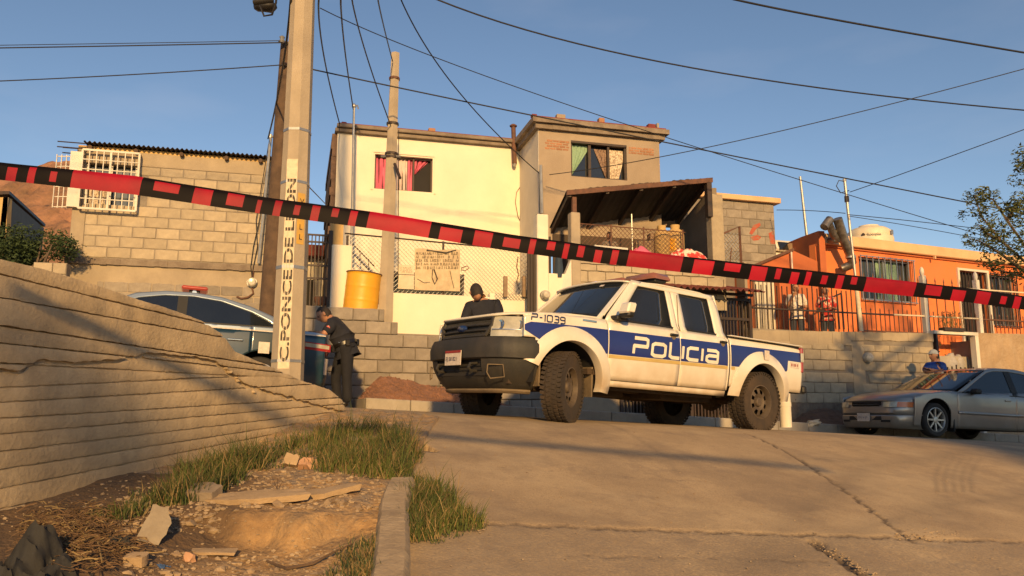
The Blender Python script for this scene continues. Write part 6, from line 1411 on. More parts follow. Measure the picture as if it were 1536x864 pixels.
for mm in (m, mirrored(m)): solid(part('roof_rail', mm, MT['pwhite'], pk, smooth=50, local=True), .015)
for zz, a, b in ((1.135, lambda: -.66, lambda: -1.58), (1.135, lambda: -1.80, lambda: -2.36)):
    m = M().grid(lambda u_, v_: V((a() + (b() - a()) * u_, tk_.y(-1, 1.14) + .004, zz + .022 * v_)), 4, 1)
    for mm in (m, mirrored(m)): part('window_seal', mm, MT['rubber'], pk, local=True)
rb = lambda u_, v_: V((-2.515 + .04 * u_ * u_, (2 * v_ - 1) * (.77 - .13 * u_), 1.1 + .56 * u_))
tk_.sheet('cab_back', rb, 8, 8, flip=True); tk_.sheet('rear_window', lambda u_, v_: V((-2.524 + .04 * (.2 + .6 * u_) ** 2, (2 * v_ - 1) * .6, 1.18 + .36 * u_)), 4, 4, mt=MT['glass'], flip=True, th=.004)
# bed
m = M(); m.box((-3.28, 0, .70), (1.5, 1.5, .04)); m.box((-3.28, .80, 1.0), (1.50, .03, .30)); m.box((-3.28, -.80, 1.0), (1.50, .03, .30)); m.box((-2.56, 0, .92), (.03, 1.6, .46)); part('bed_liner', m, MT['rubber'], pk, local=True)
m = M(); m.box((-3.30, .825, 1.152), (1.50, .065, .014)); m.box((-3.30, -.825, 1.152), (1.50, .065, .014)); part('bed_rail_cap', m, MT['pwhite'], pk, local=True, bv=.005)
part('tailgate', M().box((-4.055, 0, .86), (.05, 1.52, .58)), MT['pwhite'], pk, local=True, bv=.015)
for s_ in (1, -1):
    tl = part('tail_light', M().box((-4.045, s_ * .80, .965), (.055, .115, .33)), MT['redlens'], pk, local=True, bv=.012); part('clear_section', M().box((-4.040, s_ * .855, 1.0), (.062, .012, .12)), MT['lamp'], tl, local=True, bv=.004)
    part('bumper_bracket', M().box((-4.11, s_ * .72, .55), (.18, .10, .05)), MT['rubber'], pk, local=True)
part('rear_bumper', M().box((-4.19, 0, .585), (.09, 1.60, .10)), MT['rubber'], pk, local=True, bv=.02)
# front end: paths in plan
def path(pts):
    n_ = len(pts)
    def f(t_):
        i = t_ * (n_ - 1); k = min(int(i), n_ - 2); return V((*pts[k], 0)).lerp(V((*pts[k + 1], 0)), i - k)
    return f
bp_pts = [(.915, -.0), (.91, .2), (.895, .40), (.86, .56), (.80, .68), (.70, .775), (.60, .825), (.52, .855), (.46, .868)]
full = [(x, -y) for x, y in bp_pts[::-1]] + bp_pts[1:]; BP = path(full)
def sweep(name, prof, t0, t1, mt, n=40, inset=True, pa=None, th=0):
    def fn(u_, v_):
        p = BP(t0 + (t1 - t0) * u_); i = v_ * (len(prof) - 1); k = min(int(i + 1e-6), len(prof) - 2); f = i - k; o = prof[k][0] + (prof[k + 1][0] - prof[k][0]) * f; z = prof[k][1] + (prof[k + 1][1] - prof[k][1]) * f
        ce = V((.2, 0, 0)); d = V((p.x - .2, p.y, 0)); d = V((d.x, d.y * .8, 0)).normalized(); return p + d * o + V((0, 0, z))
    return tk_.sheet(name, fn, n, len(prof) - 1, mt=mt, th=th, sm=35, pa=pa)
sweep('upper_bumper', [(-.05, .60), (-.005, .615), (.0, .66), (.005, .72), (-.01, .78), (-.03, .822), (-.10, .830)], 0, 1, MT['plas'], 60)
sweep('lower_bumper', [(-.24, .30), (-.20, .31), (-.155, .35), (-.10, .42), (-.045, .52), (-.03, .60), (-.06, .615)], 0, .36, MT['plas'], 24)
sweep('lower_bumper', [(-.24, .30), (-.20, .31), (-.155, .35), (-.10, .42), (-.045, .52), (-.03, .60), (-.06, .615)], .64, 1, MT['plas'], 24)
sweep('lower_bumper', [(-.24, .30), (-.20, .31), (-.155, .35), (-.11, .40), (-.095, .44), (-.18, .445)], .36, .64, MT['plas'], 16)
sweep('bumper_lip', [(-.25, .265), (-.215, .27), (-.195, .29), (-.205, .312)], .02, .98, MT['dustp'], 50)
part('air_opening', M().box((.80, 0, .53), (.04, .96, .19)), MT['dark'], pk, local=True)
m = M()
for z in (.49, .53, .57): m.box((.825, 0, z), (.012, .84, .008))
part('opening_bars', m, MT['rubber'], pk, local=True)
for s_ in (1, -1):
    hk = part('tow_hook', M().tube([V((.83, s_ * .31, .56)), V((.91, s_ * .31, .55)), V((.93, s_ * .31, .51)), V((.90, s_ * .31, .48)), V((.83, s_ * .31, .48))], .016, 6), MT['plas'], pk, smooth=50, local=True)
    c = BP(.5 + s_ * .225); m = M(); d = V((.78, s_ * .60, 0)).normalized(); t_ = V((-d.y, d.x, 0)) * s_
    for sc_, oo in ((1, .0),): 
        q = [c + d * (-.018) + t_ * a + V((0, 0, z)) for a, z in ((-.085, .54), (.075, .54), (.095, .42), (-.05, .40), (-.09, .46))]; m.tube(q + [q[0]], .007, 5)
    part('fog_lamp_blank', m, MT['dustp'], pk, local=True)
pl_ = part('licence_plate', M().box((.925, 0, .615), (.008, .31, .155)), MT['sticker'], pk, local=True, bv=.003)
m = M(); m.box((.931, 0, .68), (.003, .30, .026)); part('plate_band', m, MT['redlens'], pl_, local=True)
text_part('plate_number', 'EJ 58 821', .058, lambda x, y: V((.931, -.135 + x * 1.0, .585 + y)), MT['lettb'], pl_, .001, local=True)
# grille
gfr = lambda y: nosex(y) - .012
def grf(u_, v_): y = -.47 + .94 * v_; z = .83 + .235 * u_; return V((gfr(y) - .02 - .03 * abs(2 * u_ - 1) ** 3 * 0 - .05 * u_ * u_, y, z - .010))
tk_.sheet('grille_back', lambda u_, v_: grf(u_, v_) - V((.03, 0, 0)), 4, 16, mt=MT['dark'], flip=True, th=0)
m = M()
def gbar(pts, w_): m.tube([V((gfr(y) - .005 - .05 * ((z - .82) / .235) ** 2, y, z)) for y, z in pts], w_, 6)
gbar([(-.46 + .046 * i, 1.035) for i in range(21)], .022); gbar([(-.40 + .04 * i, .845) for i in range(21)], .020)
gbar([(-.46, 1.035), (-.47, .95), (-.40, .845)], .022); gbar([(.46, 1.035), (.47, .95), (.40, .845)], .022)
gbar([(-.46 + .046 * i, .962) for i in range(21)], .013); gbar([(-.46 + .046 * i, .905) for i in range(21)], .013)
part('grille_frame', m, MT['plas'], pk, smooth=50, local=True)
m = M()
for i in range(44):
    y = -.44 + .88 * i / 43
    for z0, z1 in ((.86, .90), (.975, 1.02)): gb0 = V((gfr(y) - .02 - .05 * ((z0 - .82) / .235) ** 2, y, z0)); gb1 = V((gfr(y + .02) - .02 - .05 * ((z1 - .82) / .235) ** 2, min(.45, y + .02), z1)); m.cyl(gb0, gb1, .003, n=3); m.cyl(V((gb0.x, gb1.y, gb0.z)), V((gb1.x, gb0.y, gb1.z)), .003, n=3)
tag(part('grille_mesh', m, MT['plas'], pk, local=True), kind='stuff')
em = part('emblem', M().lathe([(1, 0), (1, .012), (.94, .018), (0, .018)], (0, 0, 0), (1, 0, 0), 28), mat('blue_emblem', (.01, .03, .12), .35, coat=.6), pk, smooth=50, local=True)
em.scale = (1, .085, .036); em.location = (gfr(0) - .012, 0, .934)
text_part('emblem_script', 'Ford', .04, lambda x, y: V((gfr(0) + .010, -.036 + x * .95, .922 + y)), MT['chrome'], pk, local=True)
# headlamps: lens from the grille to the fender
def hl(s_, g=0, ins=0):
    def fn(u_, v_):
        t_ = u_; y = .475 + .34 * min(1, t_ * 1.28); x = nosex(y) - .01 if t_ < .78 else ip(t_, [(.78, nosex(.815) - .01), (1, .47)]); 
        z0 = ip(t_, [(0, .835), (.55, .835), (1, .93)]); z1 = ip(t_, [(0, 1.045), (.6, 1.04), (1, 1.0)]); z = z0 + (z1 - z0) * v_
        y = min(y + .02 * t_, ytruck(.55, .95) + .01); return V((x - .045 * v_ * v_ - ins, s_ * y, z)) 
    return fn
for s_ in (1, -1):
    L0 = tk_.sheet('headlight', hl(s_), 16, 8, mt=MT['lamp'], th=0, flip=(s_ > 0) is False, sm=60)
    m = M()
    for yy, zz, r in ((.56, .955, .055), (.70, .955, .05)):
        x = nosex(yy) - .012; m.lathe([(r, 0), (r * .93, .006), (r * .5, -.0)], (x - .012, s_ * yy, zz), (1, s_ * .2, .15), 18)
    m.tube([V((nosex(.5 + .02 * i) + .0, s_ * (.5 + .02 * i), .905)) for i in range(12)], .006, 5)
    part('lamp_reflector', m, MT['chrome'], L0, smooth=50, local=True)
tk_.sheet('nose_panel', lambda u_, v_: V((nosex((2 * v_ - 1) * .80) - .04 - .03 * u_, (2 * v_ - 1) * .80, .83 + .21 * u_)), 4, 20, mt=MT['rubber'], flip=True, th=0)
# mirror
for s_ in (1, -1):
    mb_ = part('side_mirror', M().prism([V((-.60, s_ * .86, 1.15)), V((-.60, s_ * 1.04, 1.15)), V((-.62, s_ * 1.06, 1.29)), V((-.64, s_ * .90, 1.30))], V((-.10, 0, .0))), MT['rubber'], pk, local=True, bv=.02)
    part('mirror_cap', M().prism([V((-.575, s_ * .895, 1.195)), V((-.575, s_ * 1.055, 1.195)), V((-.60, s_ * 1.065, 1.31)), V((-.61, s_ * .915, 1.315))], V((-.12, 0, .0))), MT['pwhite'], mb_, local=True, bv=.018)
    part('mirror_arm', M().box((-.66, s_ * .84, 1.155), (.16, .12, .05)), MT['rubber'], mb_, local=True, bv=.01)
# light bar
lbp = part('light_bar', M().box((-1.62, 0, 1.735), (.20, 1.10, .035)), MT['rubber'], pk, local=True, bv=.01)
MT['dirtlens'] = mat('dirty_red_lens', (.30, .11, .07), .4, (.22, .09, .06), 6, coat=.3)
m = M(); pr_ = [(-.15, 0), (-.155, .03), (-.12, .075), (.12, .075), (.155, .03), (.15, 0)]
def lens(y0, y1): 
    vs = []
    for y in (y0, y0 + .04, y1 - .04, y1):
        k = .55 if y in (y0, y1) else 1
        vs += [V((-1.62 + a * (k * .3 + .7), y, 1.752 + b * k)) for a, b in pr_]
    n_ = len(pr_); return M().add(vs, [(i * n_ + j, i * n_ + j + 1, (i + 1) * n_ + j + 1, (i + 1) * n_ + j) for i in range(3) for j in range(n_ - 1)] + [tuple(range(n_)), tuple(range(4 * n_ - 1, 3 * n_ - 1, -1))])
part('red_lens', lens(.05, .58), MT['dirtlens'], lbp, smooth=40, local=True); part('centre_lens', lens(-.42, .045), MT['dirtlens'], lbp, smooth=40, local=True)
part('blue_lens', lens(-.60, -.425), mat('lit_blue_lens', (.02, .10, .6), .3, emit=((.05, .22, 1.0), 1.6)), lbp, smooth=40, local=True)
for y in (.42, -.42): part('bar_foot', M().box((-1.62, y, 1.70), (.10, .10, .06)), MT['rubber'], lbp, local=True, bv=.01); part('speaker', M().box((-1.60, y * .9, 1.712), (.12, .05, .03)), MT['chrome'], lbp, local=True)
# underbody
m = M(); m.box((-1.7, .42, .50), (4.6, .10, .12)); m.box((-1.7, -.42, .50), (4.6, .10, .12)); m.box((-1.45, 0, .55), (2.3, 1.5, .06)); m.cyl((-3.17, -.72, .385), (-3.17, .72, .385), .055, n=10); m.cyl((-2.9, .05, .40), (-.6, .1, .44), .04, n=8); m.box((-.9, .1, .42), (.7, .45, .20)); m.box((.05, 0, .38), (.35, .9, .12)); m.box((-1.9, -.62, .48), (1.0, .10, .12)); m.tube([(-1, -.3, .38), (-2.2, -.35, .36), (-3.2, -.5, .42), (-3.9, -.55, .42)], .045, 8); m.box((-1.5, .66, .40), (1.8, .06, .05)); m.box((-2.2, .2, .42), (.9, .5, .18)); m.cyl((-3.17, 0, .40), (-3.17, 0, .40001), .01)
m.ico((-3.17, .05, .385), .16, 2, .1, sc=(1, .9, .9)); m.box((.62, 0, .42), (.10, 1.3, .12)); m.cyl((.03, -.7, .36), (.03, .7, .36), .035, n=8); part('underbody', m, MT['under'], pk, local=True, bv=.01)
for cx, cz in (AF, AR):
    for s_ in (1, -1):
        part('wheel_well', M().grid(lambda u_, v_: V((cx + (RW + .02) * math.cos(math.pi * u_), s_ * (.40 + .44 * v_), cz + (RW + .02) * math.sin(math.pi * u_))), 20, 2), MT['well'], pk, smooth=60, local=True)
        part('well_wall', M().box((cx, s_ * .42, .72), (.9, .02, .6)), MT['well'], pk, local=True)
    part('splash_guard', M().box((cx - .40, .62, .44), (.02, .26, .32)), MT['dustp'], pk, local=True)
m = M(); m.box((.40, .66, .56), (.02, .30, .42)); m.box((.36, .60, .50), (.10, .2, .05)); part('inner_fender', m, MT['dustp'], pk, local=True)
for x, y, s_ in ((.03, .745, 30), (.03, -.745, 30), (-3.17, .735, 0), (-3.17, -.735, 0)): wheel(pk, x, y, .362 if s_ else .370, .215 if s_ else .24, 'steel', s_)
# driver's compartment hints: seats, wheel
m = M(); 
for y in (.35, -.35): m.box((-1.45, y, 1.05), (.16, .46, .5)); m.box((-1.43, y, 1.42), (.10, .24, .16)); m.box((-2.2, y, 1.05), (.16, .5, .5))
part('seats', m, MT['rubber'], pk, local=True, bv=.04)
# ---------------------------------------------------------------- sedans
def sedan(root, sp):
    P_ = sp['paint']; pl2 = sp.get('paint2', P_); Wd = sp['W'] / 2
    ZT = lambda x: ip(x, sp['top']); BL = lambda x: ip(x, sp['belt'])
    x1_, x0_ = sp['nose'], sp['tail']
    def yf(x, z):
        zb = BL(x); y = Wd - .05 * ((z - .62) / .45) ** 2 if z < zb else Wd - .05 * ((zb - .62) / .45) ** 2 - .02 - sp['tumble'] * (z - zb)
        if x > sp['ax'] : y -= sp['tn'] * ((x - sp['ax']) / (x1_ - sp['ax'])) ** 2.4
        if x < sp['rx']: y -= sp['tt'] * ((sp['rx'] - x) / (sp['rx'] - x0_)) ** 2.4
        return y
    low_dust(P_, .12, .5, (.24, .18, .12), .5); c = Car(root, yf, P_); rw = sp['R'] + sp.get('gap', .055); zb0 = sp['sill']
    def zb(x):
        for ax in (sp['ax'], sp['rx']):
            d = abs(x - ax)
            if d < rw: return max(zb0, sp['R'] + .02 + math.sqrt(rw * rw - d * d))
        return ip(x, sp['low'])
    zt = lambda x: ZT(x) - .004
    names = ['front_fender', 'front_door', 'rear_door', 'rear_fender']; sp_ = sp['splits']
    for i, nm in enumerate(names):
        a, b = sp_[i], sp_[i + 1]; ztp = (lambda x: min(ZT(x), sp['mid'](x)) - .003) if 'mid' in sp else zt
        c.side(nm, a - .004, b + .004, ztp, zb, 40, 12, mt=pl2 if 'mid' in sp else P_)
        if 'mid' in sp: c.side('upper_' + nm, a - .004, b + .004, lambda x: ZT(x), lambda x: min(ZT(x) - .01, sp['mid'](x)) + .003, 30, 4, mt=P_); c.side('white_line', a - .004, b + .004, lambda x: sp['mid'](x) + .010, lambda x: sp['mid'](x) - .006, 20, 1, mt=MT['sticker'], o=.005, th=0)
    c.side('inner_panel', sp['ax'] + .45, sp['rx'] - .45, lambda x: ZT(x) - .06, lambda x: zb(x) + .01, 50, 3, mt=MT['rubber'], o=-.03, th=0)
    def top(name, xa, xb, crown, mt=None, e=.0):
        def fn(u_, v_):
            x = xa + (xb - xa) * u_; yv = 2 * v_ - 1; w_ = yf(x, ZT(x)) + .0; s_ = abs(yv); bk = .10 * s_ ** 2 + .34 * max(0, (s_ - .62) / .38) ** 2.2; fr_ = u_ if name == 'hood' else 1 - u_; xo = x - (bk * fr_ ** 1.5 if name == 'hood' else -bk * fr_ ** 1.5); w_ = yf(xo, ZT(x)); return V((xo, yv * w_, ZT(x) - .002 + crown * (1 - abs(yv) ** 2.6) * min(1, 4 * (abs(x - (x1_ if xa > 0 or xb > .5 else x0_)) + .02))))
        c.sheet(name, fn, 20, 20, mt=mt)
    top('hood', sp['cowl'], x1_ - .03, sp['crown'], sp.get('hoodm')); top('boot_lid', x0_ + .03, sp['deck'], sp['crown'] * .6)
    rz = lambda x: ip(x, sp['roof'])
    rf, rr_ = sp['rf'], sp['rr']
    yr = lambda x: yf(x, rz(x)) 
    def ws(v_, hi): yv = 2 * v_ - 1; return V((rf + .06 * (1 - yv * yv), yv * yr(rf), rz(rf) + .02 * (1 - yv * yv))) if hi else V((sp['cowl'] + .14 * (1 - yv * yv) - .0, yv * (yf(sp['cowl'], BL(sp['cowl']) + .01) - .03), ZT(sp['cowl']) + .01))
    c.sheet('windshield', lambda u_, v_: ws(.02 + .96 * v_, 1).lerp(ws(.02 + .96 * v_, 0), u_), 8, 14, mt=MT['glassd'], th=.004)
    def bw(v_, hi): yv = 2 * v_ - 1; return V((rr_ - .04 * (1 - yv * yv), yv * yr(rr_), rz(rr_) + .02 * (1 - yv * yv))) if hi else V((sp['deck'] - .10 * (1 - yv * yv), yv * (yf(sp['deck'], BL(sp['deck']) + .01) - .03), ZT(sp['deck']) + .01))
    c.sheet('rear_window', lambda u_, v_: bw(.02 + .96 * v_, 1).lerp(bw(.02 + .96 * v_, 0), u_), 8, 14, mt=MT['glassd'], th=.004, flip=True)
    c.sheet('roof', lambda u_, v_: V((rr_ + (rf - rr_) * u_ + (.06 * (1 - (2 * v_ - 1) ** 2) if u_ > .99 else 0), (2 * v_ - 1) * yr(rr_ + (rf - rr_) * u_), rz(rr_ + (rf - rr_) * u_) + .035 * (1 - abs(2 * v_ - 1) ** 3) * min(1, .5 + 4 * u_ * (1 - u_)))), 20, 20)
    # greenhouse sides: glass between belt and roof line, framed by a body-coloured band
    xa, xb = sp['cowl'], sp['deck']
    roofl = lambda x: ip(x, [(xb, BL(xb) + .01)] + sp['roof'] + [(xa, BL(xa) + .01)])
    wn = lambda x: ip(x, sp['win'])
    for (wa, wb_) in sp['wins']:
        def fn(u_, v_): x = wa + (wb_ - wa) * u_; b, t_ = BL(x) + .004, max(BL(x) + .006, wn(x)); z = b + (t_ - b) * v_; return V((x, yf(x, z) - .008, z))
        m = M().grid(fn, 16, 5)
        for mm in (m, mirrored(m)): part('window', mm, MT['glassd'], root, smooth=50, local=True)
    def band(u_, v_): x = xa + (xb - xa) * u_; a = max(BL(x) + .002, min(wn(x), roofl(x) - .005)); b = max(roofl(x), a + .004); z = a + (b - a) * v_; return V((x, yf(x, z) + .002, z))
    m = M().grid(band, 60, 4)
    for mm in (m, mirrored(m)): solid(part('roof_side', mm, P_, root, smooth=50, local=True), .012)
    for (pa_, pb_) in sp['pillars']:
        def fn(u_, v_): x = pa_ + (pb_ - pa_) * u_; z = BL(x) + (wn(x) + .004 - BL(x)) * v_; return V((x, yf(x, z) + .0, z))
        m = M().grid(fn, 2, 6)
        for mm in (m, mirrored(m)): part('pillar', mm, MT['rubber'], root, smooth=50, local=True)
    m = M().grid(lambda u_, v_: V((xa - .1 + (xb - xa + .2) * u_, yf(xa - .1 + (xb - xa + .2) * u_, BL(xa - .1 + (xb - xa + .2) * u_)) + .004, BL(xa - .1 + (xb - xa + .2) * u_) - .004 + .018 * v_)), 30, 1)
    for mm in (m, mirrored(m)): part('window_seal', mm, MT['rubber'], root, local=True)
    # ends
    def end(name, xe, sgn, prof, mt, w0=None, n=30, t0=0, t1=1, fl=False):
        def fn(u_, v_):
            t_ = t0 + (t1 - t0) * u_; a = (2 * t_ - 1); i = v_ * (len(prof) - 1); k = min(int(i + 1e-6), len(prof) - 2); f = i - k
            o = prof[k][0] + (prof[k + 1][0] - prof[k][0]) * f; z = prof[k][1] + (prof[k + 1][1] - prof[k][1]) * f
            we = w0 or (yf(xe - sgn * .42, z)); s_ = abs(a); back = .10 * s_ ** 2 + .34 * max(0, (s_ - .62) / .38) ** 2.2; return V((xe + sgn * (o - back), math.copysign(we * min(1, s_ * 1.0), a) if True else 0, z))
        return c.sheet(name, fn, n, len(prof) - 1, mt=mt, th=0, flip=(sgn > 0), sm=40)
    sp['end'](c, end, yf, zb)
    for ax in (sp['ax'], sp['rx']):
        for s_ in (1, -1):
            wheel(root, ax, s_ * (Wd - .125), sp['R'], .20, 'alloy', 0, sp['R'] * .70)
            part('wheel_well', M().grid(lambda u_, v_: V((ax + (rw + .01) * math.cos(math.pi * u_), s_ * (Wd - .42 + .36 * v_), sp['R'] + .02 + (rw + .01) * math.sin(math.pi * u_))), 20, 2), MT['well'], root, smooth=60, local=True)
            part('well_wall', M().box((ax, s_ * (Wd - .42), .5), (.8, .02, .5)), MT['well'], root, local=True)
    part('underbody', M().box(((x0_ + x1_) / 2, 0, .26), (x1_ - x0_ - .9, 1.4, .16)), MT['well'], root, local=True)
    return c
MT['glassd'] = mat('car_glass', (.012, .015, .018), .05, spec=.9)
MT['silver'] = mat('silver_paint', (.32, .31, .29), .34, (.27, .26, .245), 1.5, metal=.55, coat=.6, stain=(.30, .26, .20), sscale=1.3, samt=.35)
MT['tealp'] = mat('dark_teal_paint', (.010, .035, .055), .3, (.012, .032, .05), 2, coat=.7)
MT['silverb'] = mat('blue_silver_paint', (.27, .33, .40), .32, (.24, .30, .37), 1.5, metal=.5, coat=.7)
sc_ = thing('silver_sedan', 'silver grey sedan parked at the kerb in the shade, its bonnet towards the pickup', 'car', V((7.277, 15.326, -.395)) * .9, rot=(0, R_(-2.4), R_(201.5)))
sc_.scale = (.9, .9, .9)
def s_end(c, end, yf, zb):
    r = c.r
    end('front_bumper', .810 , 1, [(-.10, .12), (-.05, .14), (-.01, .22), (.0, .34), (-.02, .36)], MT['silver'], None)
    end('front_bumper_top', .790 , 1, [(-.03, .362), (.005, .40), (.0, .48), (-.03, .54), (-.06, .60), (-.11, .67)], MT['silver'], None)
    end('grille', .796 , 1, [(-.03, .50), (-.03, .60)], MT['dark'], None, 14, .30, .70)
    for k in range(3): end('grille_bar', .804 , 1, [(-.035, .515 + .03 * k), (-.02, .522 + .03 * k), (-.035, .529 + .03 * k)], MT['silver'] if k == 1 else MT['rubber'], None, 14, .32, .68)
    part('emblem', M().ico((.730 , 0, .57), .045, 2, sc=(.4, 1, .8)), MT['chrome'], r, smooth=50, local=True)
    for s_ in (1, -1):
        hd = end('headlight', .806 , 1, [(.0, .50), (-.02, .60)], MT['lamp'], None, 10, .5 + s_ * .235, .5 + s_ * .455)
        end('turn_signal', .812 , 1, [(.0, .505), (-.02, .595)], MT['amber'], None, 8, .5 + s_ * .38, .5 + s_ * .468)
        end('bumper_vent', .815 , 1, [(.0, .23), (.0, .27)], MT['dark'], None, 6, .5 + s_ * .22, .5 + s_ * .33)
    p = part('licence_plate', M().box((.830 , 0, .315), (.008, .30, .15)), MT['sticker'], r, local=True, bv=.003)
    text_part('plate_number', 'EDU 41 07', .05, lambda x, y: V((.836 , -.12 + x * .95, .295 + y)), MT['lettb'], p, local=True)
    part('intake', M().box((.785 , 0, .30), (.03, .75, .07)), MT['dark'], r, local=True)
    end('rear_bumper', -3.70, -1, [(-.10, .2), (0, .25), (.0, .5), (-.04, .55), (-.03, .88)], MT['silver'], None)
    c.side('side_moulding', -.52, -2.2, lambda x: .48, lambda x: .43, 10, 1, mt=MT['silver'], o=.012, th=.015)
    for x in (-1.80, -2.72): part('door_handle', M().box((x, yf(x, .72) + .01, .725), (.15, .025, .03)), MT['silver'], r, local=True, bv=.008)
    part('side_mirror', M().box((-.92, .95, .855), (.14, .17, .10)), MT['rubber'], r, local=True, bv=.03); part('side_mirror', M().box((-.92, -.95, .855), (.14, .17, .10)), MT['rubber'], r, local=True, bv=.03)
    part('mud_flap', M().box((-.42, .80, .22), (.02, .16, .22)), MT['rubber'], r, local=True)
sedan(sc_, dict(W=1.80, paint=MT['silver'], ax=0, rx=-2.74, nose=.78, tail=-3.70, R=.305, sill=.17, tn=.10, tt=.10, tumble=.36, crown=.05,
    top=[(-3.72, .90), (-3.3, .94), (-2.4, .90), (-.7, .835), (-.55, .835), (-.2, .82), (.3, .755), (.6, .68), (.78, .60)], belt=[(-3.7, .94), (-2.4, .815 ), (-.6, .82), (.9, .9)], low=[(-3.7, .2), (-3.1, .17), (.5, .17), (.56, .14), (.78, .14)],
    splits=[.50, -.52, -2.04, -3.02, -3.62], cowl=-.55, deck=-3.22, rf=-1.50, rr=-2.75, roof=[(-3.0, 1.18), (-2.75, 1.30), (-2.3, 1.355), (-1.85, 1.35), (-1.50, 1.29), (-1.1, 1.10)], win=[(-3.1, .97), (-2.9, 1.15), (-2.5, 1.27), (-2.1, 1.30), (-1.7, 1.285), (-1.5, 1.24), (-1.1, 1.045), (-.70, .835)], wins=[(-.70, -2.02), (-2.10, -3.05)], pillars=[(-1.98, -2.14)], end=s_end))
bc = thing('blue_patrol_car', 'dark teal and silver patrol sedan with a red roof light, parked behind the board-marked wall', 'car', V((-2.759, 11.694, .10)) * .93, rot=(0, R_(-2.4), R_(201.5)))
bc.scale = (.93, .93, .93)
def b_end(c, end, yf, zb):
    r = c.r; MT['whitepl'] = MT['sticker']
    end('rear_bumper', .0, -1, [(-.08, .25), (-.02, .30), (.0, .42), (-.01, .58), (-.03, .62)], MT['tealp'], None)
    end('boot_face', -.0, -1, [(-.03, .62), (-.01, .76), (-.05, .90), (-.07, .965)], MT['tealp'], None)
    for s_ in (1, -1):
        end('tail_light', -.015, -1, [(-.02, .70), (-.0, .78), (-.04, .885)], MT['redlens'], None, 10, .5 + s_ * .27, .5 + s_ * .50); end('clear_lens', -.022, -1, [(-.01, .765), (-.02, .83)], MT['lamp'], None, 10, .5 + s_ * .30, .5 + s_ * .48)
        end('white_panel', -.01, -1, [(-.01, .44), (.0, .66)], MT['sticker'], None, 8, .5 + s_ * .28, .5 + s_ * .47)
        m = M().grid(lambda u_, v_: V((.45 - .40 * u_, s_ * (yf(.45 - .4 * u_, .8) + .006), .76 + .10 * v_ - .02 * u_)), 8, 3); part('side_tail_light', m, MT['redlens'], r, smooth=50, local=True)
        m = M().grid(lambda u_, v_: V((.40 - .33 * u_, s_ * (yf(.4 - .33 * u_, .82) + .010), .795 + .05 * v_ - .02 * u_)), 8, 1); part('side_clear_lens', m, MT['lamp'], r, smooth=50, local=True)
    part('fuel_flap', M().grid(lambda u_, v_: V((1.00 - .14 * u_, yf(.93, .74) + .006, .66 + .15 * v_)), 1, 1), MT['sticker'], r, local=True)
    for x in (1.30, 2.25): part('door_handle', M().box((x, yf(x, .8) + .016, .815), (.20, .022, .026)), MT['chrome'], r, local=True, bv=.008)
    text_part('side_lettering', 'MUNICIPAL', .19, lambda x, y: V((2.30 - x * .98, yf(1.6, .68) + .008, .62 + y)), MT['lett'], r, .003, local=True)
    end('front_bumper', 4.55, 1, [(-.10, .15), (-.03, .2), (.0, .4), (-.02, .6), (-.10, .68)], MT['tealp'], None)
    lb = part('roof_light', M().box((1.86, 0, 1.50), (.14, .26, .05)), MT['rubber'], r, local=True, bv=.01)
    part('red_lens', M().box((1.86, 0, 1.545), (.34, .42, .05)), mat('lit_red_lens', (.35, .05, .03), .3, emit=((1, .12, .05), .12)), lb, local=True, bv=.02)
    for y in (-.08, .08): part('lamp', M().cyl((1.86, y + .02, 1.49), (1.86, y + .06, 1.49), .03, n=10), MT['chrome'], lb, local=True)
sedan(bc, dict(W=1.76, paint=MT['silverb'], paint2=MT['tealp'], mid=lambda x: .955, ax=3.65, rx=.95, nose=4.55, tail=.0, R=.31, sill=.2, tn=.10, tt=.10, tumble=.36, crown=.05, hoodm=MT['silverb'],
    top=[(0, .96), (.3, 1.0), (.75, 1.01), (1.2, 1.01), (3.0, .98), (3.3, .96), (4.2, .82), (4.55, .72)], belt=[(0, 1.04), (.75, 1.015), (1.1, 1.01), (3.0, .985), (4.5, 1.0)], low=[(0, .30), (.5, .24), (1.5, .2), (4.1, .2), (4.55, .2)],
    splits=[4.45, 3.0, 2.0, 1.1, .12], cowl=3.15, deck=.42, rf=2.55, rr=1.15, roof=[(.62, 1.06), (.86, 1.18), (1.15, 1.29), (1.5, 1.38), (1.85, 1.41), (2.2, 1.40), (2.55, 1.34), (2.9, 1.16)], win=[(.80, 1.02), (.86, 1.085), (1.1, 1.20), (1.5, 1.32), (1.85, 1.355), (2.2, 1.34), (2.5, 1.28), (3.05, 1.0)], wins=[(3.05, 2.02), (1.95, .84)], pillars=[(2.04, 1.92)], end=b_end))
# ================================================================ people
def skin(name, nodes, edges, mt, parent, root, sub=2):
    ks = list(nodes); off = wl(parent)
    bm = bmesh.new(); sk = bm.verts.layers.skin.verify(); vs = {}
    for k in ks:
        p, r = nodes[k]; v_ = bm.verts.new(V(p) - off); rx, ry = r if isinstance(r, tuple) else (r, r); v_[sk].radius = (rx, ry); v_[sk].use_root = (k == root); vs[k] = v_
    for a, b in edges: bm.edges.new((vs[a], vs[b]))
    me = bpy.data.meshes.new('t'); bm.to_mesh(me); bm.free(); o = bpy.data.objects.new('t', me); link(o)
    o.modifiers.new('s', 'SKIN').use_smooth_shade = True; ss = o.modifiers.new('u', 'SUBSURF'); ss.levels = sub; ss.render_levels = sub
    bpy.context.view_layer.update(); r = bpy.data.meshes.new_from_object(o.evaluated_get(bpy.context.evaluated_depsgraph_get())); bpy.data.objects.remove(o)
    r.materials.clear(); r.materials.append(mt); r.shade_smooth(); r.name = name; ob = link(bpy.data.objects.new(name, r), parent); return ob
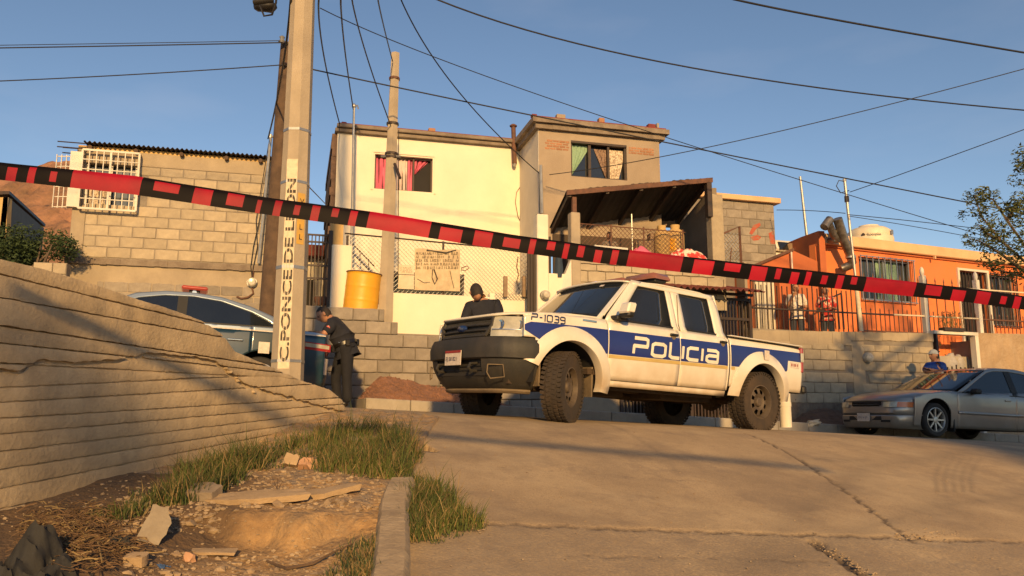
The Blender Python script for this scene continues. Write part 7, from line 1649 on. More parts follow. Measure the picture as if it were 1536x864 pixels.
def head_mesh(c, f, up, s):
    """a head with brow, nose, lips, chin and ears; c centre, f facing"""
    f = V(f).normalized(); up = V(up).normalized(); r = f.cross(up).normalized(); up = r.cross(f)
    bm = bmesh.new(); bmesh.ops.create_icosphere(bm, subdivisions=4, radius=1); vs = []
    for v_ in bm.verts:
        x, y, z = v_.co; fx, rx_, uz = y, x, z          # fx forward, rx right, uz up
        w_ = .078 * (1 - .18 * max(0, -uz) ** 1.5); d = .098; h = .118
        F_, Rr, U = fx * d, rx_ * w_, uz * h
        if fx > 0:
            g = lambda a, b, sa, sb: math.exp(-((rx_ - a) / sa) ** 2 - ((uz - b) / sb) ** 2)
            F_ += .026 * g(0, -.16, .14, .20) + .010 * g(0, -.05, .10, .28) + .008 * g(0, .20, .55, .10) - .012 * (g(.36, .04, .17, .12) + g(-.36, .04, .17, .12)) + .008 * g(0, -.50, .25, .07) + .007 * g(0, -.62, .25, .06) + .012 * g(0, -.88, .35, .16) - .004 * g(0, -.56, .3, .03)
        else: F_ *= 1.02; 
        F_ += -.012 * max(0, -uz - .3) * (fx < 0)
        for s_ in (1, -1):
            e = math.exp(-((fx + .05) / .14) ** 2 - ((uz + .10) / .24) ** 2) * max(0, s_ * rx_) ** 6; Rr += s_ * .022 * e
        vs.append(V(c) + (f * F_ + r * Rr + up * U) * s)
    fs = [tuple(q.index for q in p.verts) for p in bm.faces]; bm.free(); return vs, fs, (f, r, up)
MT['skin'] = mat('skin', (.42, .21, .12), .6, (.36, .17, .095), 9); MT['hair'] = mat('short_black_hair', (.018, .013, .010), .8, (.03, .022, .017), 40, .002, 90)
MT['navy'] = mat('navy_uniform', (.010, .011, .018), .9, (.016, .017, .025), 9, .004, 30); MT['navyp'] = mat('navy_trousers', (.008, .009, .014), .9, (.014, .014, .02), 9, .004, 30)
MT['shoe'] = mat('black_leather', (.012, .010, .009), .35)
MT['bluet'] = mat('blue_tshirt', (.012, .055, .28), .9, (.010, .04, .20), 7, .003, 30); MT['capg'] = mat('grey_cap_cloth', (.42, .44, .44), .9, (.34, .36, .36), 12)
MT['wshirt'] = mat('white_print_shirt', (.66, .58, .48), .9, (.42, .34, .28), 22, lo=.4, hi=.5); MT['rshirt'] = mat('red_print_shirt', (.46, .03, .02), .9, (.60, .42, .3), 12, lo=.42, hi=.5); MT['jean'] = mat('dark_jeans', (.05, .06, .08), .9, (.035, .04, .055), 9)
def person(label, base, J, s=1.0, group=None, top='navy', legs='navyp', sleeves='short', hair='hair', cap=None, belt=False, cat='person', hands=True, patch=False, bulk=1.0):
    t = thing('person', label, cat, base, group); H, f, up = J['head'], V(J['face']), V(J.get('up', (0, 0, 1)))
    n = {'pel': (J['pel'], .135 * s * bulk), 'belly': (J['pel'].lerp(J['chest'], .5), .142 * s * bulk), 'chest': (J['chest'], .155 * s * bulk), 'neckb': (J['neck'], .062 * s), 'neckt': (J['neck'].lerp(H, .62), .054 * s)}; e = [('pel', 'belly'), ('belly', 'chest'), ('chest', 'neckb'), ('neckb', 'neckt')]
    for d in 'LR':
        sh, el, wr = J['sh' + d], J['el' + d], J['wr' + d]; hp, kn, an = J['hip' + d], J['kn' + d], J['an' + d]
        n.update({'sh' + d: (sh, .078 * s), 'ua' + d: (sh.lerp(el, .5), .060 * s), 'el' + d: (el, .042 * s), 'fa' + d: (el.lerp(wr, .4), .040 * s), 'wr' + d: (wr, .026 * s), 'hip' + d: (hp, .098 * s), 'th' + d: (hp.lerp(kn, .5), .082 * s), 'kn' + d: (kn, .058 * s), 'ca' + d: (kn.lerp(an, .35), .056 * s), 'an' + d: (an, .038 * s)})
        e += [('chest', 'sh' + d), ('sh' + d, 'ua' + d), ('ua' + d, 'el' + d), ('el' + d, 'fa' + d), ('fa' + d, 'wr' + d), ('pel', 'hip' + d), ('hip' + d, 'th' + d), ('th' + d, 'kn' + d), ('kn' + d, 'ca' + d), ('ca' + d, 'an' + d)]
        ft = V(J.get('toe' + d, (f.x, f.y, 0))); ft = V((ft.x, ft.y, 0)).normalized(); n['toe' + d] = (an + ft * .15 * s - V((0, 0, .04 * s)), .03 * s); e.append(('an' + d, 'toe' + d))
        hd = J.get('hd' + d, (wr - el)).normalized(); sd2 = hd.cross(V((0, 0, 1))).normalized() if abs(hd.z) < .9 else V((f.y, -f.x, 0)).normalized(); pn = hd.cross(sd2)
        n['pm' + d] = (wr + hd * .055 * s, .024 * s); e.append(('wr' + d, 'pm' + d))
        if hands:
            for i, (o_, L) in enumerate(((-.030, .068), (-.010, .078), (.010, .074), (.028, .058))):
                a = wr + hd * .085 * s + sd2 * o_ * s; b = a + hd * L * .5 * s + pn * .004; c_ = a + hd * L * s + pn * -.014 * s
                n['f%d%s' % (i, d)] = (a, .011 * s); n['g%d%s' % (i, d)] = (b, .0095 * s); n['h%d%s' % (i, d)] = (c_, .008 * s); e += [('pm' + d, 'f%d%s' % (i, d)), ('f%d%s' % (i, d), 'g%d%s' % (i, d)), ('g%d%s' % (i, d), 'h%d%s' % (i, d))]
            tb = wr + hd * .035 * s - sd2 * .035 * s; n['t1' + d] = (tb, .013 * s); n['t2' + d] = (tb + (hd * .035 - sd2 * .02) * s, .011 * s); e += [('wr' + d, 't1' + d), ('t1' + d, 't2' + d)]
    body = skin('body', n, e, MT['skin'], t, 'pel')
    vs, fs, (ff, rr, uu) = head_mesh(H, f, up, s); hm_ = M().add(vs, fs); bm = bmesh.new(); bm.from_mesh(body.data); hme = hm_.mesh('h', MT['skin'], wl(t), 60); bm.from_mesh(hme); bm.to_mesh(body.data); bm.free(); bpy.data.meshes.remove(hme)
    body.data.shade_smooth(); body.data.materials.append(MT[top]); body.data.materials.append(MT[legs])
    segs = [(n[a][0], n[b][0], 1) for a, b in (('pel', 'belly'), ('belly', 'chest'), ('chest', 'shL'), ('chest', 'shR'), ('shL', 'uaL'), ('shR', 'uaR'))] + [(J['chest'], J['neck'] - (J['neck'] - J['chest']) * .25, 1), (J['neck'], H, 0)] + [(n['ua' + d][0], n['el' + d][0], 1 if sleeves == 'long' else 0) for d in 'LR'] + [(n['el' + d][0], n['wr' + d][0], 1 if sleeves == 'long' else 0) for d in 'LR'] + [(n[a + d][0], n[b + d][0], 2) for d in 'LR' for a, b in (('hip', 'th'), ('th', 'kn'), ('kn', 'ca'), ('ca', 'an'), ('an', 'toe'))] + [(n['wr' + d][0], n['wr' + d][0] + (n['pm' + d][0] - n['wr' + d][0]) * 3, 0) for d in 'LR']
    ow_ = wl(body); mids = []
    for p in body.data.polygons:
        c_ = p.center + ow_; bd, bi = 9, 0
        for a, b, i_ in segs:
            ab = b - a; t_ = max(0, min(1, (c_ - a).dot(ab) / max(1e-9, ab.length_squared))); dd = (c_ - a - ab * t_).length
            if dd < bd: bd, bi = dd, i_
        mids.append(bi)
    body.data.polygons.foreach_set('material_index', mids)
    for s_ in (1, -1):
        p = H + (ff * .083 + rr * s_ * .030 + uu * .006) * s; ey = part('eye', M().ico(p, .011 * s, 2), MT['sticker'], body, at=None); part_ = None
        ey.data.materials[0] = MT['black']
    m = M().grid(lambda u_, v_: H + (ff * (.089 + .003 * math.sin(math.pi * u_)) + rr * (.022 * (2 * u_ - 1)) + uu * (-.063 - .006 * v_)) * s, 6, 1); part('lips', m, mat('lips', (.28, .10, .07), .6) if 'lips' not in bpy.data.materials else bpy.data.materials['lips'], body)
    # hair or cap: a shell over the skull
    def shell(thr, gr, front):
        m = M(); bm = bmesh.new(); bmesh.ops.create_icosphere(bm, subdivisions=4, radius=1); keep = {}; vv = []
        for v_ in bm.verts:
            x, y, z = v_.co; vv.append(H + (ff * y * (.098 + gr) * 1.01 + rr * x * (.078 + gr) + uu * z * (.118 + gr)) * s + ff * 0)
        fs = []
        for p in bm.faces:
            c_ = p.calc_center_median(); lim = thr if front else (-.66 if c_.y < -.25 else (-.42 if c_.y < .10 else .42 + .25 * c_.y))
            if c_.z > lim: fs.append(tuple(q.index for q in p.verts))
        bm.free(); return m.add(vv, fs)
    if cap:
        cp = part('cap', shell(.18, .008, 1), MT[cap], t, smooth=60); m = M().grid(lambda u_, v_: H + (ff * (.095 + (.075 * v_) * math.sin(math.pi * (.12 + .76 * u_)) ** .5) + rr * (.075 * math.cos(math.pi * (.08 + .84 * u_)) * (1 - .1 * v_)) + uu * (.030 - .018 * v_)) * s, 12, 3); solid(part('cap_peak', m, MT[cap], cp, smooth=60), .004)
    part('hair', shell(.38 if not cap else .1, .004, 0), MT[hair], t, smooth=60)
    # clothes
    g = 1.0
    def sub(keys, add): return {k: (n[k][0], n[k][1] + add * s) for k in keys}
    sk_ = ['pel', 'belly', 'chest', 'neckb', 'shL', 'uaL', 'shR', 'uaR']; se = [('pel', 'belly'), ('belly', 'chest'), ('chest', 'neckb'), ('chest', 'shL'), ('chest', 'shR'), ('shL', 'uaL'), ('shR', 'uaR')]
    cl = sub(sk_, .018); axp = (J['chest'] - J['pel']).normalized(); cl['hem'] = (J['pel'] - axp * .03 * s, .145 * s); cl['pel'] = (J['pel'] + axp * .02, .160 * s); se = se + [('pel', 'hem')]; cl['neckb'] = (J['neck'] - (J['neck'] - J['chest']).normalized() * .02 * s, .066 * s)
    for d in 'LR':
        if sleeves == 'long': cl['el' + d] = (n['el' + d][0], .055 * s); cl['wr' + d] = (n['wr' + d][0], .040 * s); se += [('ua' + d, 'el' + d), ('el' + d, 'wr' + d)]
        else: cl['sl' + d] = (J['sh' + d].lerp(J['el' + d], .92), .066 * s); se.append(('ua' + d, 'sl' + d))
    shirt = skin('shirt', cl, se, MT[top], t, 'pel')
    lk = {'pel': (n['pel'][0] - V((0, 0, .01)), .150 * s), 'wst': (n['pel'][0] + (J['chest'] - J['pel']).normalized() * .10 * s, .150 * s)}; le = [('pel', 'wst')]
    for d in 'LR':
        for k, r in (('hip', .110), ('th', .094), ('kn', .074), ('ca', .070)): lk[k + d] = (n[k + d][0], r * s)
        lk['cu' + d] = (n['an' + d][0] - V((0, 0, .03)), .070 * s); le += [('pel', 'hip' + d), ('hip' + d, 'th' + d), ('th' + d, 'kn' + d), ('kn' + d, 'ca' + d), ('ca' + d, 'cu' + d)]
    skin('trousers', lk, le, MT[legs], t, 'pel')
    for d in 'LR':
        an, to = n['an' + d][0], n['toe' + d][0]; z0 = an.z - .07 * s; dd = (to - an); dd.z = 0; dd.normalize(); m = M().ico(an + dd * .045 * s + V((0, 0, -.035 * s)), .062 * s, 2, 0, sc=(1, 1, .8)).ico(an + dd * .13 * s + V((0, 0, -.048 * s)), .045 * s, 2, 0, sc=(1.1, 1.1, .6)); part('shoe', m, MT['shoe'], t, smooth=70)
    if belt:
        ax = (J['chest'] - J['pel']).normalized(); c0 = J['pel'] + ax * .055 * s; q = ax.to_track_quat('Z', 'Y')
        b_ = part('belt', M().lathe([(.160 * s, -.024), (.176 * s, -.022), (.176 * s, .022), (.160 * s, .024)], c0, ax, 24, caps=False), MT['shoe'], t, smooth=40)
        for a in (0.4, 2.1, 3.6, 5.2): part('belt_pouch', M().box(c0 + q @ V((.185 * s * math.cos(a), .185 * s * math.sin(a), -.02)), (.06 * s, .05 * s, .09 * s), Matrix.Rotation(a, 3, 'Z')), MT['shoe'], b_, bv=.008)
        part('belt_clip', M().box(c0 + V((-.03, -.16, .0)) * s, (.045 * s, .012, .035 * s)), MT['chrome'], b_)
    if patch:
        d = 'L'; a = J['sh' + d].lerp(J['el' + d], .42); part('arm_patch', M().ico(a + V((0, -.062 * s, .0)), .035 * s, 2, sc=(.9, .35, 1.1)), MT['patch'], shirt, smooth=60)
    return t
MT['patch'] = mat('arm_patch', (.55, .10, .08), .8, (.5, .45, .4), 30, lo=.45, hi=.5)
# officer writing on the boot of the patrol car
Yo = 10.85; G = lambda px, py, dy=0: D(px, py, Yo + dy)
gzo = float(gz(-2.3, Yo))
J = dict(pel=G(519, 522), chest=G(508, 490), neck=G(496, 478), head=G(486, 471.5), face=(-.82, -.12, -.56), up=(-.45, 0, .9), shL=G(499, 487, -.17), elL=G(486, 501, -.26), wrL=G(476, 499.5, -.08), shR=G(502, 484, .17), elR=G(484, 502, .25), wrR=G(472, 500, .12), hipL=G(521, 528, -.09), knL=G(520, 566, -.10), anL=G(521, 606, -.09), hipR=G(513, 528, .09), knR=G(503, 566, .10), anR=G(507, 604, .12), toeL=(-1, -.1, 0), toeR=(-1, .2, 0), hdL=V((-1, .1, -.15)), hdR=V((-1, -.2, -.1)))
for k in ('anL', 'anR'): J[k].z = float(gz(J[k].x, J[k].y)) + .085
person('police officer in dark uniform bending over the boot of the dark patrol car, writing', V((G(516, 600).x, Yo, gzo)), J, .96, 'police officers', belt=True, patch=True)
p = G(470, 501); solo('clipboard', M().box(p + V((0, .02, -.03)), (.22, .16, .012), Matrix.Rotation(.2, 3, 'Z')), MT['woodl'], 'small clipboard under the hands of the officer at the patrol car', 'clipboard')
# officer behind the bonnet of the pickup
Yo = 10.55
J = dict(pel=G(722, 512), chest=G(727, 468, -.12), neck=G(721, 450, -.22), head=G(714.5, 438, -.30), face=(-.22, .90, -.36), up=(-.2, .4, .9), shL=G(704, 462, -.20), elL=G(695, 486, -.25), wrL=G(700, 500, -.45), shR=G(744, 459, -.08), elR=G(752, 486, -.2), wrR=G(735, 500, -.4), hipL=G(713, 518), knL=G(712, 560, -.05), anL=G(713, 610), hipR=G(731, 518, .03), knR=G(729, 560), anR=G(730, 610, .05), toeL=(-.3, -1, 0), toeR=(-.1, -1, 0))
for k in ('anL', 'anR'): J[k].z = float(gz(J[k].x, J[k].y)) + .085
person('police officer behind the pickup bonnet with head bowed, only head and back showing', V((G(722, 600).x, Yo, float(gz(-.4, Yo)))), J, 1.0, 'police officers', sleeves='long', bulk=1.22)
# man with folded arms
Yo = 15.85; gm = float(zs(8.35)) + .12
J = dict(pel=G(1405, 584), chest=G(1405, 556), neck=G(1404, 545), head=G(1400.5, 533), face=(-.95, -.30, .05), shL=G(1393, 549.5, -.10), elL=G(1386, 558, -.16), wrL=G(1402, 556, -.26), shR=G(1415, 549, -.06), elR=G(1415, 559, -.14), wrR=G(1394, 554, -.26), hipL=G(1401, 590, -.02), knL=G(1400, 616), anL=G(1400, 640), hipR=G(1410, 590), knR=G(1410, 616), anR=G(1410, 640), toeL=(-.8, -.6, 0), toeR=(-.6, -.8, 0))
for k in ('anL', 'anR'): J[k].z = gm + .08
person('man in a blue t-shirt and pale cap standing with folded arms behind the grey sedan', V((G(1405, 640).x, Yo, gm)), J, .97, None, top='bluet', legs='jean', cap='capg')
def stand(px, py, Y, floor, face, label, group=None, arms='down', **kw):
    H = D(px, py, Y); s = (H.z + .12 - floor) / 1.74; f = V(face).normalized(); l = V((-f.y, f.x, 0)); up = V((0, 0, 1)); b = V((H.x, Y, floor)); Q = lambda l_, f_, z: b + l * l_ * s + f * f_ * s + up * z * s
    s2 = max(s, .7)
    J = dict(pel=Q(0, 0, .95), chest=Q(0, 0, 1.28), neck=Q(0, 0, 1.46), head=Q(0, .02, 1.62), face=face)
    for d, k in (('L', 1), ('R', -1)):
        J['sh' + d] = Q(.17 * k, 0, 1.38); J['hip' + d] = Q(.09 * k, 0, .90); J['kn' + d] = Q(.10 * k, .02, .50); J['an' + d] = Q(.10 * k, 0, .09)
        if arms == 'down': J['el' + d] = Q(.23 * k, -.02, 1.10); J['wr' + d] = Q(.22 * k, .12, .88)
        elif arms == 'up' and d == 'R': J['el' + d] = Q(.22 * k, .10, 1.14); J['wr' + d] = Q(.10 * k, .22, 1.36)
        else: J['el' + d] = Q(.24 * k, .05, 1.12); J['wr' + d] = Q(.10 * k, .26, 1.12)
    return person(label, b, J, s, group, **kw)
stand(1193, 434, 16.1, 1.25, (-.25, -1, 0), 'young person in a white print shirt standing on the terrace behind the dark bars', 'onlookers on the terrace', 'up', top='wshirt', legs='jean')
stand(1238, 438, 16.3, 1.25, (-.1, -1, 0), 'boy in a red and white shirt standing on the terrace beside the open gate leaf', 'onlookers on the terrace', 'fold', top='rshirt', legs='jean')
stand(914, 357.5, 14.35, 2.2, (.05, -1, -.05), 'small child peering over the porch parapet behind a long white board', None, 'fold', top='tan_d', legs='jean')
# ================================================================ houses and tree behind the camera: they stand across the way and throw the real shade
t = thing('facing_house', 'plain grey house across the way, behind the viewer', 'house', V((13.5, -13, -2.8)))
m = M(); m.box((14.9, -13.5, 3.2), (11.6, 7, 12)); part('wall', m, MT['plaster'], t); part('roof', M().box((14.9, -13.5, 9.35), (12, 7.4, .3)), MT['slab'], t)
for x in (11, 14, 17): wf_ = part('window', M().box((x, -9.99, 1.8), (1.2, .06, 1.1)), MT['glass'], t)
t = thing('roadside_tree', 'leafy tree beside the road behind the viewer', 'tree', V((-1.5, -6.5, -2.6)))
part('trunk', M().tube([V((-1.5, -6.5, -2.6)), V((-1.45, -6.5, -.6)), V((-1.6, -6.4, .9)), V((-1.5, -6.4, 2.6))], [.18, .15, .11, .04], 10), MT['bark'], t, smooth=60)
rd = random.Random(17); balls = [(V((rd.uniform(-3.8, -.6), rd.uniform(-7.2, -5.8), rd.uniform(2.2, 4.9))), rd.uniform(.18, .42)) for _ in range(10)]
m = M()
for c, r in balls[:14]: m.tube([V((-1.55, -6.4, min(c.z - .3, 2.3))), c], [.05, .01], 5)
part('branch', m, MT['bark'], t); part('crown', foliage(M(), balls, 3000, .07, 3, .6), MT['leaf'], t)
# ================================================================ grass
_gx, _gy = np.arange(-4.4, 1.2, .02), np.arange(2.2, 8.2, .02); _GX, _GY = np.meshgrid(_gx, _gy); _GZ = verge_z(_GX, _GY).tolist()
def dz1(x, y):
    i, j = min(278, max(0, (x + 4.4) / .02)), min(298, max(0, (y - 2.2) / .02)); a, b = int(i), int(j); f, g = i - a, j - b
    return (_GZ[b][a] * (1 - f) + _GZ[b][a + 1] * f) * (1 - g) + (_GZ[b + 1][a] * (1 - f) + _GZ[b + 1][a + 1] * f) * g
_kx = [float(kerb_x(.02 * i)) for i in range(500)]
def kxf(y): return _kx[min(499, max(0, int(y / .02)))]
def verge_hit(px, py):
    return hit(px, py, lambda a, b: dz1(a, b) if (a < kxf(b) - .03 and b < 8) else gzf(a, b))
def blades(m, p, h, w_, n_, sp, rd, lean=.35):
    for _ in range(n_):
        a = rd.uniform(0, 6.28); r = sp * math.sqrt(rd.random()); b = p + V((r * math.cos(a), r * math.sin(a), 0)); d = V((rd.gauss(0, lean), rd.gauss(0, lean), 1)).normalized(); L = h * rd.uniform(.3, 1.0) * (1.7 if rd.random() < .07 else 1); tw = rd.uniform(0, 3.14); s_ = V((math.cos(tw), math.sin(tw), 0)) * w_
        m1 = b + d * L * .55; tp = b + d * L * .95 + V((d.x, d.y, -.25)) * L * .30; k = len(m.v); m.v += [b - s_, b + s_, m1 + s_ * .7, m1 - s_ * .7, tp]; m.f += [(k, k + 1, k + 2, k + 3), (k + 3, k + 2, k + 4)]; m.mi += [0 if rd.random() > drya else 1] * 2
rd = random.Random(31); drya = .27
m = M()
def patch(n_, poly, h, dens, rd):
    """tufts inside a view-space outline laid on the ground"""
    xs_, ys_ = [p[0] for p in poly], [p[1] for p in poly]; c = 0; tries = 0
    while c < n_ and tries < n_ * 20:
        tries += 1; x, y = rd.uniform(min(xs_), max(xs_)), rd.uniform(min(ys_), max(ys_)); ins = False; j = len(poly) - 1
        for i in range(len(poly)):
            if (poly[i][1] > y) != (poly[j][1] > y) and x < (poly[j][0] - poly[i][0]) * (y - poly[i][1]) / (poly[j][1] - poly[i][1]) + poly[i][0]: ins = not ins
            j = i
        if not ins: continue
        p = verge_hit(x, y); nn = noise.noise(V((p.x * 3.1, p.y * 2.3, 2)))
        if nn < -.12 and rd.random() < .7: continue
        if (p - LW.O).dot(LW.n) < .03 and p.y < 7.1: continue
        blades(m, p, h * (1 + .8 * nn) * rd.uniform(.7, 1.25), .0026, dens, .05, rd); c += 1
patch(360, [(330, 704), (420, 672), (500, 648), (560, 640), (610, 655), (632, 690), (600, 720), (520, 716), (450, 700), (380, 712)], .165, 17, rd)
patch(150, [(200, 745), (260, 715), (340, 690), (380, 690), (360, 722), (300, 752), (240, 762)], .16, 20, rd)
patch(60, [(120, 775), (200, 750), (240, 755), (180, 785)], .09, 12, rd)
tag(solo('grass', m, [MT['grass'], MT['straw']], 'rough green grass growing along the foot of the board-marked wall', 'grass', kind='stuff'))
m = M(); drya = .28
patch(150, [(606, 722), (640, 722), (672, 752), (690, 775), (728, 784), (690, 796), (650, 806), (616, 820), (608, 780)], .15, 22, rd)
patch(26, [(640, 796), (735, 780), (728, 790), (650, 815)], .035, 14, rd)
tag(solo('kerb_grass', m, [MT['grass'], MT['straw']], 'tuft of green and dry grass growing in the gutter on the road side of the ramp kerb', 'grass', kind='stuff'))
m = M(); drya = .45; patch(60, [(500, 862), (505, 838), (540, 815), (575, 822), (578, 850), (560, 880), (500, 885)], .09, 22, rd)
m2 = m
tag(solo('weed_patch', m, [MT['leafd'], MT['straw']], 'dark low weeds against the left side of the ramp kerb at the bottom edge', 'weeds', kind='stuff'))
# ================================================================ rubble on the verge
m = M(); rd = random.Random(41)
for k in range(190):
    z_ = rd.random(); x, y = (rd.uniform(150, 330), rd.uniform(745, 800)) if z_ < .45 else ((rd.uniform(300, 575), rd.uniform(715, 768)) if z_ < .75 else (rd.uniform(180, 560), rd.uniform(822, 870))); p = verge_hit(x, y); r = rd.uniform(.010, .034) * (1 if rd.random() < .3 else .6)
    if (p - LW.O).dot(LW.n) < .04: continue
    m.ico(p + V((0, 0, r * .25)), r, 1, .9, seed=k, sc=(1, rd.uniform(.5, 1), rd.uniform(.35, .8)))
tag(solo('rubble', m, mat('broken_rubble', (.38, .28, .17), .93, (.21, .15, .10), 9, .004, 50), 'broken stones and concrete bits strewn around the slabs on the dirt verge', 'rubble', kind='stuff'))
MT['slabd'] = mat('dirty_slab', (.43, .31, .185), .93, (.31, .22, .13), 6, .004, 50)
def chunk(m, p, r, seed, sc=(1, 1, .6)): m.ico(p + V((0, 0, r * sc[2] * .3)), r, 1, .9, seed=seed, sc=sc)
rd = random.Random(77); m = M()
def scatter(m, n_, x0, x1, y0, y1, r0, r1, sc=None):
    for k in range(n_):
        x, y = rd.uniform(x0, x1), rd.uniform(y0, y1); p = verge_hit(x, y)
        if (p - LW.O).dot(LW.n) < .02 and p.y < 7.1: continue
        r = r0 + (r1 - r0) * rd.random() ** 3; m.ico(p + V((0, 0, r * .2)), r, 0, .6, seed=k, sc=(1, rd.uniform(.5, 1), rd.uniform(.3, .7)))
scatter(m, 900, 300, 580, 700, 765, .004, .020); scatter(m, 500, 180, 330, 745, 800, .004, .018); scatter(m, 700, 200, 570, 826, 875, .003, .016); scatter(m, 160, 260, 570, 770, 826, .003, .012); scatter(m, 420, 0, 230, 690, 800, .004, .016); scatter(m, 60, 640, 735, 775, 800, .003, .010)
MT['pebble'] = mat('pebble', (.40, .30, .19), .92, (.20, .145, .095), 14)
tag(solo('pebbles', m, MT['pebble'], 'pale pebbles and concrete crumbs strewn over the dirt verge', 'pebbles', kind='stuff'))
m = M()
for k in range(170):
    x, y = rd.uniform(590, 1500), rd.uniform(640, 862); p = hit(x, y); r = rd.uniform(.002, .007) * (1 if y > 790 else 1.2); m.ico(p + V((0, 0, r * .3)), r, 0, .5, seed=k, sc=(1, .8, .5))
for k in range(70):
    q = crack1[0]; u_ = rd.random(); x, y = 1222 + 90 * u_ + rd.gauss(0, 6), 812 + 55 * u_ + rd.gauss(0, 3); p = hit(x, y); r = rd.uniform(.003, .009); m.ico(p, r, 0, .6, seed=k, sc=(1, .8, .6))
for k in range(90):
    x, y = rd.uniform(1340, 1440), 803 + rd.gauss(0, 4); p = hit(x, y); r = rd.uniform(.003, .010); m.ico(p, r, 0, .6, seed=k, sc=(1, .8, .6))
tag(solo('road_grit', m, MT['pebble'], 'loose grit and small stones scattered over the concrete ramp', 'grit', kind='stuff'))
def rock(px, py, r, seed, sc, label, mt='stone', rough=.7, name='rock', cat='rock', group=None, sub=2, rz=0):
    p = verge_hit(px, py); return solo(name, M().ico(p + V((0, 0, r * sc[2] * .6)), r, sub, rough, seed=seed, sc=sc), MT[mt], label, cat, group, smooth=35)
rock(464, 703, .068, 3, (1.2, .9, .75), 'rounded pinkish rock lying in the grass, right one of the two')
MT['pinkrock'] = mat('pink_rock', (.50, .30, .18), .9, (.40, .22, .13), 6, .004, 50); bpy.data.objects['rock'].data.materials[0] = MT['pinkrock']
def slab(px, py, pts, th, label, rx=0, ry=0, rz=0, mt='slabd', name='concrete_slab', lift=0, cat='slab'):
    p = verge_hit(px, py) + V((0, 0, lift)); q = Matrix.Rotation(R_(rz), 3, 'Z') @ Matrix.Rotation(R_(rx), 3, 'X') @ Matrix.Rotation(R_(ry), 3, 'Y'); P_ = []
    n_ = len(pts); up = []
    for i in range(n_):
        a, b = V((*pts[i], 0)), V((*pts[(i + 1) % n_], 0))
        for k in range(4): c = a.lerp(b, k / 4); c += V((noise.noise(c * 40 + V((px, 0, 0))), noise.noise(c * 40 + V((0, px, 5))), noise.noise(c * 30 + V((0, 7, px)))* .6)) * .012 * (1 if k else .5); up.append(c)
    top = [p + q @ c for c in up]; bot = [p + q @ (c * .93 - V((0, 0, th * (1 + .3 * noise.noise(c * 25))))) for c in up]; m = M(); k = len(top); cen = p + q @ V((sum(a[0] for a in pts) / n_, sum(a[1] for a in pts) / n_, .004))
    m.add(top + bot + [cen], [(i, (i + 1) % k, 2 * k) for i in range(k)] + [tuple(range(2 * k - 1, k - 1, -1))] + [(i + k, (i + 1) % k + k, (i + 1) % k, i) for i in range(k)]); return solo(name, m, MT[mt], label, cat, smooth=30)
slab(435, 702, [(-.055, -.03), (.045, -.04), (.06, .03), (-.03, .05)], .05, 'small upright grey slab fragment in the grass beside the rounded rock', rx=62, lift=.055)
slab(385, 752, [(-.27, -.05), (.0, -.07), (.30, -.03), (.24, .06), (-.02, .08), (-.22, .05)], .035, 'long broken concrete slab on top of the dirt bank, left one', rx=14, ry=-3, lift=.035)
slab(482, 748, [(-.22, -.05), (.02, -.06), (.22, .02), (.16, .07), (-.16, .05)], .03, 'long broken concrete slab on top of the dirt bank, right one', rx=12, ry=-9, rz=6, lift=.04)
slab(307, 748, [(-.09, -.06), (.06, -.07), (.09, .02), (.0, .07), (-.08, .05)], .08, 'brownish broken lump of concrete at the left end of the slabs on the bank', rx=20, lift=.06, mt='stone', name='concrete_lump', cat='rubble')
slab(316, 832, [(-.13, -.03), (.13, -.035), (.12, .03), (-.10, .03)], .014, 'thin flat grey shard lying at the foot of the dirt bank', rx=10, lift=.02, name='flat_shard')
slab(228, 812, [(-.06, -.07), (.05, -.09), (.08, .02), (.04, .10), (-.03, .11)], .012, 'dusty grey cloth scrap standing up beside the black plastic, lower left', rx=58, ry=10, lift=.07, mt='cloth_g', name='cloth_scrap', cat='cloth')
slab(203, 848, [(-.045, -.03), (.04, -.03), (.045, .03), (-.04, .03)], .05, 'small squarish concrete piece below the cloth scrap', rx=15, lift=.045, name='concrete_piece', cat='rubble')
slab(176, 790, [(-.05, -.03), (.05, -.02), (.04, .03), (-.04, .03)], .02, 'pale flat chip left of the cloth scrap, upper one', rx=18, lift=.02, name='concrete_chip', cat='rubble'); slab(188, 800, [(-.05, -.03), (.05, -.02), (.04, .03), (-.04, .03)], .02, 'pale flat chip left of the cloth scrap, lower one', rx=10, rz=30, lift=.02, name='concrete_chip', cat='rubble')
rock(284, 842, .030, 12, (1, .9, .9), 'small orange-lit pyramid-shaped stone in front of the dirt bank', 'pinkrock', name='small_stone', cat='stone')
def crumple(px, py, w_, h_, mt, label, name, cat, seed, lift=.0, amp=.5, tall=None):
    p = verge_hit(px, py) + V((0, 0, lift)); m = M()
    def fn(u_, v_):
        a, b = (u_ - .5) * 2, (v_ - .5) * 2; r = max(0, 1 - (a * a + b * b) * .5); z = h_ * r ** .7 * (1 + amp * noise.noise(V((a * 2.2, b * 2.2, seed)))) - h_ * .9 * abs(noise.noise(V((a * 3.1, b * 4.3, seed + 2)))) - h_ * .5 * abs(noise.noise(V((a * 8, b * 9, seed + 4))))
        if tall: z += tall * math.exp(-((a - .0) / .28) ** 2 - ((b - .3) / .5) ** 2)
        return p + V((a * w_ + .03 * noise.noise(V((a * 3, b * 3, seed + 9))), b * w_ * .7, z - .02))
    m.grid(fn, 56, 44); return solo(name, m, MT[mt], label, cat, smooth=50)
crumple(34, 866, .26, .09, 'bag', 'crumpled black plastic bag with a pointed tip, in the bottom left corner', 'plastic_bag', 'bag', 4, -.02, 1.3, .15)
crumple(178, 818, .075, .06, 'bag', 'torn piece of black plastic beside the dusty cloth scrap', 'plastic_scrap', 'plastic', 8, 0, .9)
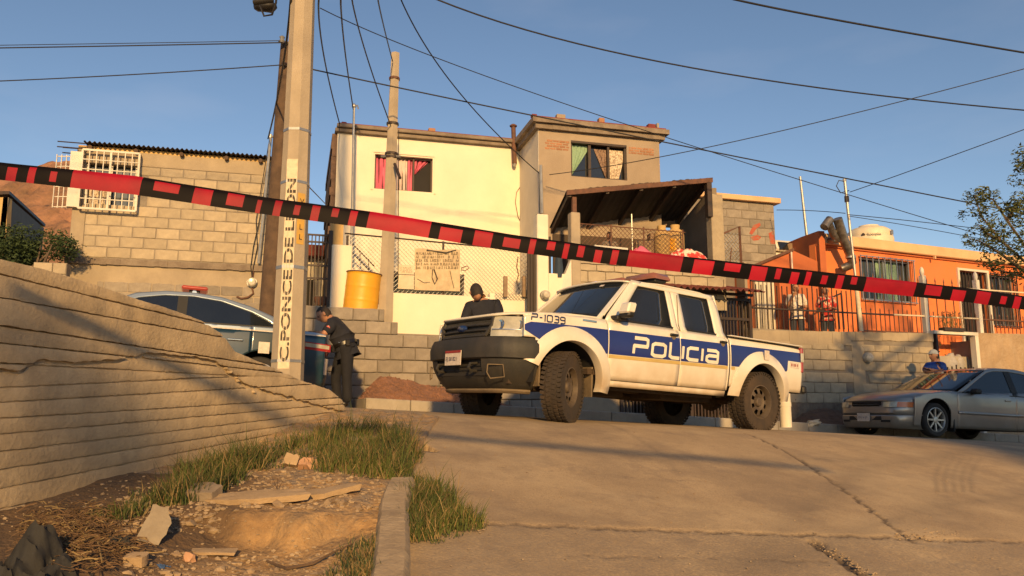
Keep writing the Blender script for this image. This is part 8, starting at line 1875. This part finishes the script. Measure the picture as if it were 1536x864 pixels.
crumple(237, 845, .032, .018, 'blue', 'tiny crumpled blue rag below the dusty cloth scrap', 'blue_rag', 'rag', 3)
m = M()
for k in range(1500):
    x = rd.gauss(115, 48); y = rd.gauss(812, 24)
    if not (20 < x < 230 and 765 < y < 875): continue
    p = verge_hit(x, y)
    if (p - LW.O).dot(LW.n) < .03: continue
    a = rd.uniform(0, 6.28); L = rd.uniform(.02, .11); d = V((math.cos(a), math.sin(a) * .6, rd.gauss(0, .25))) * L; h = .02 + .05 * rd.random() * math.exp(-((x - 115) / 50) ** 2); q = p + V((0, 0, h)); m.tube([q - d / 2, q + V((0, 0, rd.uniform(-.008, .015))), q + d / 2], rd.uniform(.0012, .003), 3, m=0 if rd.random() < .8 else 1)
MT['drybr'] = mat('brown_litter', (.17, .10, .05), .95, (.09, .055, .03), 9)
tag(solo('dry_plant_litter', m, [MT['drybr'], MT['straw']], 'heap of brown dry stalks and litter in the lower left corner', 'litter', kind='stuff'))
for k, (a, b, lab) in enumerate((((145, 835), (152, 858), 'short pale stick in the litter pointing down to the bottom edge'), ((100, 800), (118, 806), 'thin pale stick lying across the middle of the litter'))):
    p, q = verge_hit(*a) + V((0, 0, .06)), verge_hit(*b) + V((0, 0, .04)); solo('stick', M().tube([p, p.lerp(q, .5) + V((0, 0, .005)), q], .004, 5), MT['straw'], lab, 'stick')
p = [verge_hit(x, y) + V((0, 0, h)) for x, y, h in ((400, 848, .02), (430, 858, .015), (470, 852, .02), (500, 838, .03), (528, 832, .05))]; solo('dry_branch', M().tube(p, [.006, .008, .007, .005, .003], 6), MT['wood'], 'thin dark dry branch lying at the bottom edge left of the weeds', 'branch')
p = [verge_hit(418, 750) + V((0, 0, h)) + V((x, 0, 0)) for x, h in ((0, 0), (-.01, .05), (-.03, .10))]; m = M().tube(p, .0025, 4)
for dx, dz_ in ((.03, .09), (-.05, .08), (.0, .12)): m.tube([p[1], p[1] + V((dx, 0, dz_ * .6))], .0018, 3)
solo('dry_twig', m, MT['wood'], 'small dry twig standing between the two broken slabs', 'twig')
for k, (px, py) in enumerate(((1222, 636), (1214, 640))):
    c = hit(px, py, lambda a, b: float(zs(a)) + .12); c = D(px, py, 14.3); solo('plastic_litter', M().ico(c + V((0, 0, .03)), .09, 2, .9, seed=k * 5, sc=(1.3, .8, .5)), MT['whpaint'], ('crumpled pale litter on the kerb by the soil heap, right piece', 'crumpled pale litter on the kerb by the soil heap, left piece')[k], 'litter', smooth=60)
